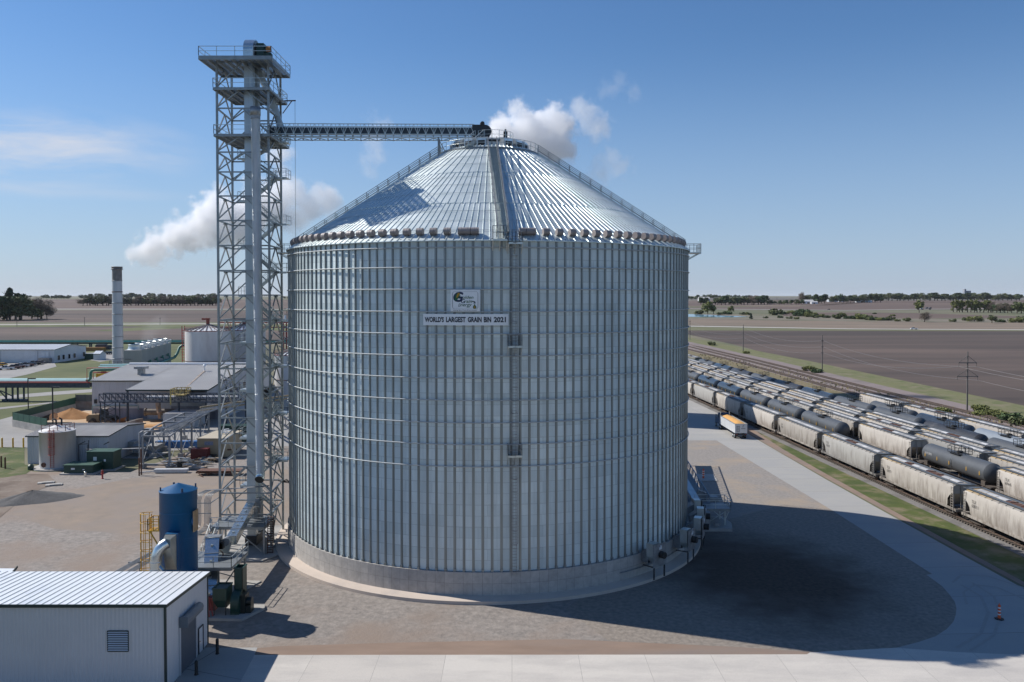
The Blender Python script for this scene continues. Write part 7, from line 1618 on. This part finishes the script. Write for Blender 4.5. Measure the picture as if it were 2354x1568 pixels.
TP={'dr':[treeproto('dark','d1'),treeproto('dark','d2')],'or':[treeproto('olive','o1'),treeproto('olive','o2')],'sr':[treeproto('spring','s1'),treeproto('spring','s2')],'st':[treeproto('spring','t1','tall',700,.45)],'br':[treeproto('bare','b1',n=2600,leaf=.5),treeproto('bare','b2',n=2600,leaf=.5)],'co':[treeproto('con','c1','cone')],'sh':[treeproto('olive','h1','shrub',700,.7),treeproto('dark','h2','shrub',700,.7)],'ss':[treeproto('spring','h3','shrub',1100,.5)]}
KN_={'dr':'dark leafy tree','or':'olive leafy tree','sr':'fresh green tree','st':'slender spring tree','br':'bare brown tree','co':'dark conifer','sh':'rounded shrub','ss':'bright green shrub'}
rt=random.Random(21)
def tree(kind,x,yb,hpx,lb,grp=None,wide=1.0,cat=None,Y=None):
    g=G(x,yb); h=hpx*g.y/FL*(1.3 if kind in('sh','ss') and x<2360 and yb<745 else 1.12); s=h/10.0*(1.12 if kind not in('sh','ss') else 1.45); pr_=TP[kind]; p=pr_[rt.randrange(len(pr_))]
    o=dup(p,(g.x,g.y,g.z-.1),rt.uniform(0,6.28),lb,(s*wide,s*wide,s)); o['category']=cat or ('shrub' if kind in('sh','ss') else 'tree')
    if grp: o['group']=grp
    if 'h' in o: del o['h']
    return o
def row(x0,x1,y0,y1,h0,h1,step,kinds,where,grp,wide=1.2):
    x=x0; n=0; cnt={}
    while x<=x1:
        k=kinds[rt.randrange(len(kinds))]; u=(x-x0)/max(1,(x1-x0)); 
        j=cnt.get(k,0); cnt[k]=j+1; pos=ORD[j] if j<20 else 'farther'
        tree(k,x+rt.uniform(-.3,.3)*step,y0+(y1-y0)*u+rt.uniform(-.25,.25),(h0+(h1-h0)*rt.random()),f'{pos} {KN_[k]} from the left {where}',grp,wide); x+=step; n+=1
# left grove
row(-40,60,737,736,34,50,13,['dr','or','dr','co','or'],'in the dark grove at the left','trees of the left grove',1.2)
tree('co',23,735,58,'tallest pointed conifer of the left grove','trees of the left grove'); tree('dr',45,735,50,'tall dark tree right of the tallest conifer','trees of the left grove'); tree('sr',73,733,36,'yellow green tree near the right end of the left grove','trees of the left grove',1.2); tree('br',95,734,42,'spreading bare tree at the right end of the left grove','trees of the left grove',1.5); tree('br',108,734,26,'small bare tree ending the left grove','trees of the left grove',1.2); tree('sr',87,735,22,'low green tree under the bare one','trees of the left grove',1.3)
row(192,500,702.8,702.5,13,20,8.5,['br','or','dr','br','or'],'in the windbreak beyond the left fields','windbreak trees beyond the left fields',1.9)
row(100,160,687.4,687.4,6,9,6,['dr','or'],'in the small far wood','trees of the small far wood',1.6)
row(190,500,687,687,7,12,11,['dr','or'],'on the left skyline','trees on the left skyline',1.9)
row(20,70,685.5,685.5,4,7,8,['or'],'on the far left skyline','trees on the far left skyline',1.9)
row(650,668,687,687,4,7,6,['dr'],'in the gap between tower and bin','skyline trees in the gap',1.6)
# right side groups
row(1582,1640,689,688,5,10,8,['or','dr'],'in the farm grove close to the bin wall','farm grove trees close to the bin wall',1.6)
row(1610,1628,700,700,12,14,7,['dr'],'of the two dark ones above the pond','dark trees above the pond',1.3)
row(1644,1760,701,700.5,12,18,7.5,['dr','br','or','br'],'in the long mixed wood right of the bin','trees of the long mixed wood',1.7)
row(1765,1850,700.5,700,6,11,9,['or','dr'],'in the low end of the mixed wood','trees of the mixed wood end',1.5)
row(1700,1745,684.6,684.8,4,6,7,['dr'],'on the far right skyline strip','far strip trees',1.8)
row(1640,1695,685,685,4,7,7,['or'],'of the pale skyline wood','pale skyline trees',1.8)
tree('br',1841,697.5,21,'tall bare tree left of the farmhouse wood','trees of the farmhouse wood'); row(1850,1900,697.5,697.5,12,18,8,['dr','or'],'of the left farmhouse wood','trees of the left farmhouse wood',1.3)
row(1912,2026,695.5,695.5,12,18,8.5,['or','dr','sr'],'of the right farmhouse wood','trees of the right farmhouse wood',1.3)
row(2032,2354,691.5,691,11,17,9.5,['dr','or','dr','or'],'in the long tree belt on the right skyline','trees of the right skyline belt',1.9)
row(2190,2280,718,718.5,20,25,8,['st'],'in the row of slender trees by the highway','slender trees by the highway',1.2)
row(2283,2360,719,721,15,24,9,['sr','dr','br','or'],'in the grove at the right edge','trees of the right edge grove',1.3)
tree('sr',1627,722,24,'broad leafy tree beside the pond',None,1.25); tree('sr',1640,722,17,'lower leafy tree right of the broad pond tree',None,1.3); tree('sh',1608,722,9,'low shrub left of the broad pond tree',None,1.4); tree('sr',1681,720,14,'small round green tree above the pond tip',None,1.1); tree('sh',1669,723,9,'greyish shrub left of the small round tree',None,1.5)
tree('sr',2113,719,24,'lone pale green tree beside the highway',None,1.0)
tree('co',1726,733.5,11,'single dark little conifer in the wet meadow',None,1.3)
shr=[(1604,721.5,6),(1655,724,6),(1707,723.5,6),(1720,724,7),(1780,724.5,15),(1800,723,8),(1820,722,9),(1837,727,11),(1850,724,15),(1866,729,13),(1875,731,9),(1815,733,6),(1830,734,6),(1793,731,6),(1760,732,5),(1885,729,8),(1900,731,7),(1925,733,12),(1939,728,10),(1948,733,8),(1960,733.5,9),(1982,734,14),(1996,736,12),(2008,736.5,9),(2020,737,8),(2032,737,8),(2045,737,10),(2064,739,6),(2086,739,9),(2010,722,4),(2052,727,5),(2190,740,7),(2220,737.5,9),(2240,739,14),(2300,741,8),(2307,741,4),(2335,741.5,12),(2352,737,12),(2328,740,6)]
for i,(x,y,h) in enumerate(shr):
    where='in the wet meadow, counted from the bin' if x<2060 else 'on the stubble edge, counted from the bin'
    j=i if x<2060 else i-sum(1 for s in shr if s[0]<2060)
    k='sh' if i%3 else 'ss'; o=tree(k,x,y,h,f'{KN_[k]} {"low" if h<8 else "broad"} {where}: {ORD[j%20]}{" again" if j>=20 else ""}','shrubs of the meadow' if x<2060 else 'shrubs on the stubble edge',1.25)
    n_=j+1
tree('br',2125,740.5,19,'wide bare tree in the middle of the right fields',None,1.6); tree('or',2280,743,16,'small flat topped dark tree in the right fields',None,1.5,); tree('or',2385-20,728,12,'small tree at the right edge of the fields',None,1.2)
# lineside bushes
for x,y,h,k,lb in ((1637,794,10,'sh','bush nearest the bin on the trackside verge'),(1717,813,8,'ss','small bush at the foot of the second power pole'),(1864,853,16,'ss','pale tall bush left of the third power pole'),(1877,857,12,'sh','low bush between the pale bush and the third power pole'),(2213-45,948,22,'ss','green bush just left of the big cross arm pole'),(2260,948,30,'ss','bright broad bush right of the cross arm pole'),(2290,955,26,'ss','second bright bush right of the cross arm pole'),(2325,968,32,'sh','dark green bush near the right edge'),(2354,978,34,'sh','dark bush at the very right edge'),(2245,955,20,'ss','low bright bush right behind the cross arm pole'),(2308,962,28,'ss','third bright bush right of the cross arm pole')):
    tree(k,x,y,h*(.75 if x>2100 else 1),lb,None,1.4)
# weeds between the siding and main line
wp=MB()
for i in range(3000):
    Yq=rt.uniform(140,430); xx=TX(101.5,Yq)+rt.uniform(.5,3.5)+ (4 if Yq<215 else 0)*rt.random(); 
    if rt.random()<.4: xx=TX(108,Yq)+rt.gauss(17,3)-(Yq-200)*.01
    s=rt.uniform(.12,.36); a=rt.uniform(0,3.1); dx_,dy_=cos(a)*s,sin(a)*s; wp.add([(xx-dx_,Yq-dy_,.05),(xx+dx_,Yq+dy_,.05),(xx+dx_*.4,Yq+dy_*.4,.05+s*1.5),(xx-dx_*.4,Yq-dy_*.4,.05+s*1.3)],[(0,1,2,3)])
struct('trackside_weeds',wp,groundmat('dry weed blades',(.30,.24,.14),(.17,.17,.07),.3),'stuff')
# ---- power poles
POLE=pm('weathered pole',(.13,.12,.11),(.17,.155,.14),2,.9,stretch=(1,1,.2))
def ppole(x,yb,yt,lb,arms=()):
    g=G(x,yb); zt_=ZY(yt,g.y); t=thing('power_pole',lb,'power pole',(g.x,g.y,0),'power poles along the railway'); m=MB(); m.tube((g.x,g.y,0),(g.x,g.y,zt_),.24,8,r2=.15); part('pole',m,POLE,t); att=[]
    for k,(dz,w_) in enumerate(arms):
        m=MB(); z=zt_-dz; m.bar((g.x-w_,g.y,z),(g.x+w_,g.y,z),.2); 
        if w_>1.2: m.bar((g.x-w_,g.y,z),(g.x,g.y,z+1.9),.09); m.bar((g.x+w_,g.y,z),(g.x,g.y,z+1.9),.09); m.bar((g.x-w_+.1,g.y,z),(g.x-w_+.1,g.y,z-1.0),.1); m.bar((g.x+w_-.1,g.y,z),(g.x+w_-.1,g.y,z-1.0),.1)
        part('cross_arm',m,POLE,t); att.append(Vector((g.x+(w_-.1),g.y,z-(1.0 if w_>1.2 else 0))))
    if len(att)==2: att.append(Vector((g.x-arms[0][1]+.1,g.y,zt_-arms[0][0]-1.0)))
    return att
p1=ppole(1586,781,735,'power pole touching the edge of the bin wall',((1.2,.5),(4.6,.5),(8.0,.5)))
p2=ppole(1708.5,807,746,'power pole second from the bin with small brackets',((1.6,.5),(4.6,.5),(7.2,.5)))
p3=ppole(1890,855,769.5,'power pole third from the bin with small brackets',((2.4,.5),(4.8,.5),(7.2,.5)))
p4=ppole(2223,944,808,'tall pole with two wide braced cross arms at the right',((3.0,2.4),(6.6,2.8)))
WIRE=pm('wire',(.42,.40,.38),(.36,.35,.33),1,.4,.6)
def wires(A,B,lb):
    t=thing('power_line',lb,'wires',A[0].lerp(B[0],.5))
    for a,b in zip(A,B):
        m=MB(); L_=(b-a).length; pts=[a.lerp(b,i/14)-Vector((0,0,L_*.022*4*(i/14)*(1-i/14))) for i in range(15)]; m.pipe(pts,.03,4,False); part('wire',m,WIRE,t)
wires(p1,p2,'sagging wires between the first and second power poles'); wires(p2,p3,'sagging wires between the second and third power poles'); wires(p3,p4,'sagging wires between the third pole and the cross arm pole'); wires(p4,[v+Vector((14,-75,0)) for v in p4],'sagging wires leaving the cross arm pole to the right')
for x,yb,yt,lb in ((39,751.5,727,'thin pole by the county road before the left grove'),(194.5,749,729,'thin pole by the county road left of the stack'),(368,747,730,'thin pole by the county road right of the stack'),(1786,699,683.5,'thin pole beyond the mixed wood'),(1951,697,681.5,'thin pole left of the far belt trees'),(2039,695.5,678,'thin pole at the left end of the skyline belt'),(2126,693.5,676,'thin pole in front of the skyline belt'),(2300,693,674,'thin pole near the right end of the skyline belt')):
    g=G(x,yb); m=MB(); z1=ZY(yt,g.y); m.bar((g.x,g.y,g.z-.2),(g.x,g.y,z1),.35 if g.y>900 else .28); m.bar((g.x-1,g.y,z1-.8),(g.x+1,g.y,z1-.8),.2); single('thin_pole',m,POLE,lb,'pole',(g.x,g.y,g.z),'thin poles of the far fields')
# ---- far vehicles
def fcar(x,y,mt,lb,kind='p'):
    g=G(x,y); o=dup(pk2 if kind=='p' else sd_,(g.x,g.y,g.z+.1),pi/2,lb,None,{'body':mt,'cab_roof':mt}); o['category']='pickup' if kind=='p' else 'car'; return o
pk2=carproto('pickup',WP,'pickup_truck')
fcar(2101,757.5,WP,'white pickup driving on the farm road'); fcar(1905,712.5,BKP,'dark car on the highway beyond the meadow','c'); fcar(611,711.5,BKP,'small dark car following the far white lorry','c'); fcar(655,711.6,WP,'small white car on the far road near the bin','c')
def semi(x,y,lb,flat=False,s=1):
    g=G(x,y); t=thing('semi_truck',lb,'lorry',(g.x,g.y,g.z)); z=g.z+.3
    m=MB()
    if flat:
        m.b2(g.x-4,g.x+9,g.y-1.3,g.y+1.3,z+1.0,z+1.3); part('flat_bed',m,DARK,t); m=MB()
        for a in (-.5,5): m.slab([(g.x+a,g.y-1.2,z+1.3),(g.x+a+.3,g.y-1.2,z+2.4),(g.x+a+2,g.y-1.2,z+3.6),(g.x+a+3.8,g.y-1.2,z+3.6),(g.x+a+4.2,g.y-1.2,z+1.3)],(0,2.4,0))
        part('dark_load',m,DSTEEL,t); cx=g.x-7
    else: m.b2(g.x-8,g.x+5.6,g.y-1.3,g.y+1.3,z+1.1,z+4.0); part('box_trailer',m,WHITE,t); cx=g.x+7.6
    m=MB(); e=1 if not flat else -1; m.slab([(cx-e*1.4,g.y-1.2,z+.6),(cx-e*1.4,g.y-1.2,z+3.8),(cx-e*.2,g.y-1.2,z+3.6),(cx+e*.6,g.y-1.2,z+2.2),(cx+e*2.2,g.y-1.2,z+1.8),(cx+e*2.2,g.y-1.2,z+.6)],(0,2.4,0)); part('cab',m,WP,t)
    for a in ((-6.5,-5.2,3.8,6.5,9.2) if not flat else (-8.5,-5.8,-4.5,6.2,7.5)):
        m=MB(); m.tube((g.x+a,g.y-1.3,g.z+.55),(g.x+a,g.y+1.3,g.z+.55),.52,10); part('wheel',m,BLACK,t)
semi(583,711.2,'white box lorry on the far road left of the tower'); semi(2128,711.8,'flatbed lorry with a white cab and dark load on the highway',True)
# ---- far farm buildings and elevator
def farm(x,y,w_,h_,lb,mt=WHITE,rmat=ROOFG):
    g=G(x,y); d_=w_*.7; t=thing('farm_building',lb,'building',(g.x,g.y,g.z)); m=MB(); m.b2(g.x-w_/2,g.x+w_/2,g.y,g.y+d_,g.z-1,g.z+h_); part('wall',m,mt,t); m=MB(); m.slab([(g.x-w_/2-.3,g.y-.3,g.z+h_),(g.x-w_/2-.3,g.y+d_/2,g.z+h_*1.6),(g.x-w_/2-.3,g.y+d_+.3,g.z+h_)],(w_+.6,0,0)); part('roof',m,rmat,t); m=MB(); m.b2(g.x-w_*.2,g.x+w_*.05,g.y-.1,g.y-.02,g.z,g.z+h_*.6); part('door',m,GLASS,t)
farm(1620,693,30,8,'low white farm shed close to the bin wall'); farm(1860,698.4,22,6,'white farmhouse in the left farmhouse wood'); farm(1873,698.6,14,4,'small white outbuilding right of the farmhouse'); farm(1916,694,24,9,'pale gabled farm building in the middle distance',pm('pale blue grey house',(.5,.53,.56),(.45,.48,.5))); farm(1942,693.6,16,8,'red brick farmhouse among the trees',pm('brick red',(.25,.07,.05),(.2,.06,.05)),pm('house roof',(.2,.15,.14),(.16,.12,.11))); farm(1933,693.8,12,5,'white garage left of the red farmhouse'); farm(1984,695.4,26,6,'white ranch house in the right farmhouse wood'); farm(2000,695.5,10,4,'small white shed right of the ranch house'); farm(480-1,687,40,9,'tiny white farm shed on the left skyline')
g=G(2215,688.5); e_=thing('distant_elevator','distant grain elevator towers on the right skyline','grain elevator',(g.x,g.y,g.z)); FE=pm('far concrete grey',(.30,.32,.36),(.25,.27,.31),.01,.8); u=g.y/FL
def eb(nm,a,b,h0,h1): m=MB(); m.b2(g.x+a*u,g.x+b*u,g.y,g.y+8*u,g.z-2+h0*u,g.z+h1*u); part(nm,m,FE,e_)
eb('concrete_block',9,17,0,20); eb('head_house',2,6,14,24); eb('annex',-2,3,0,13)
for k,a in enumerate((-10,-5.5,0,4.5)):
    m=MB(); m.lathe((g.x+a*u,g.y-2*u,g.z-2),[(2.6*u,0),(2.6*u,(14 if k<2 else 10)*u),(.2*u,(16 if k<2 else 12)*u)],20); part('silo',m,FE,e_)
for grp in list(TP.values()):
    for p in grp: kill(p)
kill(pk2); kill(sd_)
# ---------------------------------------------------------------- steam and haze
def steam(name,label,puffs,dens=.16,seed=0,nscale=.14,soft=.55,thr=.32,aniso=.1):
    """puffs: sight line x, y, depth, radius (m)"""
    cs=[(P(x,y,Y),r*(1.0 if name=='steam_bank' else 1.1)) for x,y,Y,r in puffs]; lo=Vector([min(c[i]-r*1.25 for c,r in cs) for i in range(3)]); hi=Vector([max(c[i]+r*1.25 for c,r in cs) for i in range(3)]); ctr=(lo+hi)/2
    # hull: merged displaced balls so that empty air is skipped
    bm=bmesh.new()
    for c,r in cs:
        bmesh.ops.create_icosphere(bm,subdivisions=2,radius=r*1.3,matrix=Matrix.Translation(c-ctr))
    me=bpy.data.meshes.new(name); bm.to_mesh(me); bm.free()
    o=bpy.data.objects.new(name,me); COL.objects.link(o); o.location=ctr; o['label']=label; o['category']='steam'; o['kind']='stuff'
    rm=o.modifiers.new('r','REMESH'); rm.mode='VOXEL'; rm.voxel_size=max(1.2,min(r for _,r in cs)*.35)
    dg=bpy.context.evaluated_depsgraph_get(); me2=bpy.data.meshes.new_from_object(o.evaluated_get(dg)); o.modifiers.clear(); o.data=me2
    m=bpy.data.materials.new(name+' vapour'); m.use_nodes=True; nt=m.node_tree; nt.nodes.clear(); L=nt.links.new; out=N(nt,'ShaderNodeOutputMaterial'); vol=N(nt,'ShaderNodeVolumePrincipled'); L(vol.outputs[0],out.inputs['Volume'])
    tc=N(nt,'ShaderNodeTexCoord'); cur=None
    for c,r in cs:
        sb=N(nt,'ShaderNodeVectorMath',operation='DISTANCE'); L(tc.outputs['Object'],sb.inputs[0]); sb.inputs[1].default_value=c-ctr
        mr=N(nt,'ShaderNodeMapRange',clamp=False,inp={1:0,2:r,3:1,4:0}); L(sb.outputs['Value'],mr.inputs[0])
        if cur is None: cur=mr.outputs[0]
        else:
            mx=N(nt,'ShaderNodeMath',operation='SMOOTH_MAX',inp={2:.3}); L(cur,mx.inputs[0]); L(mr.outputs[0],mx.inputs[1]); cur=mx.outputs[0]
    nz=N(nt,'ShaderNodeTexNoise',noise_dimensions='4D',inp={'Scale':nscale,'Detail':6,'Roughness':.6,'W':seed*3.7}); L(tc.outputs['Object'],nz.inputs['Vector'])
    a=N(nt,'ShaderNodeMath',operation='MULTIPLY_ADD',inp={1:2.7,2:-1.35}); L(nz.outputs['Fac'],a.inputs[0]); b=N(nt,'ShaderNodeMath',operation='ADD'); L(a.outputs[0],b.inputs[0]); L(cur,b.inputs[1])
    mr=N(nt,'ShaderNodeMapRange',interpolation_type='SMOOTHSTEP',inp={1:thr-.1,2:thr+soft,3:0,4:dens}); L(b.outputs[0],mr.inputs[0]); L(mr.outputs[0],vol.inputs['Density'])
    vol.inputs['Color'].default_value=(.995,.995,1,1); vol.inputs['Anisotropy'].default_value=aniso
    m.cycles.volume_sampling='MULTIPLE_IMPORTANCE'; me2.materials.clear(); me2.materials.append(m)
    return o
Ys_=285
steam('steam_plume','dense white steam plume drifting from behind the tower to just above the stack',[(305,590,Ys_,3.6),(330,582,Ys_,5.2),(365,565,Ys_,6.6),(400,552,Ys_,7.2),(432,540,Ys_,7.6),(465,520,Ys_,8.6),(495,497,Ys_,9.5),(530,515,Ys_,9.5),(570,500,Ys_,9.5),(600,470,Ys_,9)],.38,1,nscale=.17,soft=.34,thr=.24)
steam('steam_cloud','grey white steam rising between the tower and the bin roof',[(652,395,Ys_,4.5),(650,450,Ys_,10),(690,455,Ys_,8),(720,462,Ys_,8),(755,465,Ys_,5.5),(670,500,Ys_,6.5),(645,355,Ys_,5)],.15,2,nscale=.13,soft=.4,thr=.24)
steam('steam_wisp','small vertical steam wisp under the conveyor bridge',[(868,285,Ys_,6),(855,320,Ys_,5.5),(855,360,Ys_,6),(850,392,Ys_,3.6),(895,295,Ys_,3.6)],.05,3,thr=.24,nscale=.2)
steam('steam_bank','big bright white steam bank directly behind the bin peak',[(1165,300,Ys_,8.5),(1195,280,Ys_,8),(1225,300,Ys_,9.5),(1255,320,Ys_,10),(1290,285,Ys_,7.5),(1275,340,Ys_,8),(1200,325,Ys_,9),(1150,325,Ys_,7)],.32,4,nscale=.17,soft=.36,thr=.16)
steam('steam_puff','round pale steam puff right of the big steam bank',[(1335,240,Ys_,5),(1345,258,Ys_,6),(1350,280,Ys_,4.5),(1375,295,Ys_,6)],.10,5,thr=.26,nscale=.2)
steam('thin_steam_puff','thin greyish steam shreds highest in the sky',[(1425,185,Ys_,4.2),(1408,205,Ys_,4.5),(1390,215,Ys_,3.4),(1462,215,Ys_,4.4)],.03,6,thr=.30,nscale=.25)
steam('low_steam_puff','ragged pale steam puff low beside the roof edge',[(1400,365,Ys_,6),(1425,385,Ys_,6),(1380,395,Ys_,6),(1360,415,Ys_,5),(1300,365,Ys_,4)],.06,7,thr=.28,nscale=.2)
steam('cooling_tower_vapour','faint vapour above the cooling tower fans',[(335,780,330,5),(350,765,330,6),(365,750,330,5)],.012,8)
HAZE=True
if HAZE:
    m=bpy.data.materials.new('haze air'); m.use_nodes=True; nt=m.node_tree; nt.nodes.clear(); out=N(nt,'ShaderNodeOutputMaterial'); vol=N(nt,'ShaderNodeVolumePrincipled'); nt.links.new(vol.outputs[0],out.inputs['Volume'])
    vol.inputs['Density'].default_value=.000018; vol.inputs['Color'].default_value=(.88,.93,1,1); vol.inputs['Anisotropy'].default_value=.1
    mb=MB(); mb.b2(-31000,31000,-400,61000,-2,140); struct('haze',mb,m,'stuff')
cy.volume_step_rate=1.0; cy.volume_max_steps=256
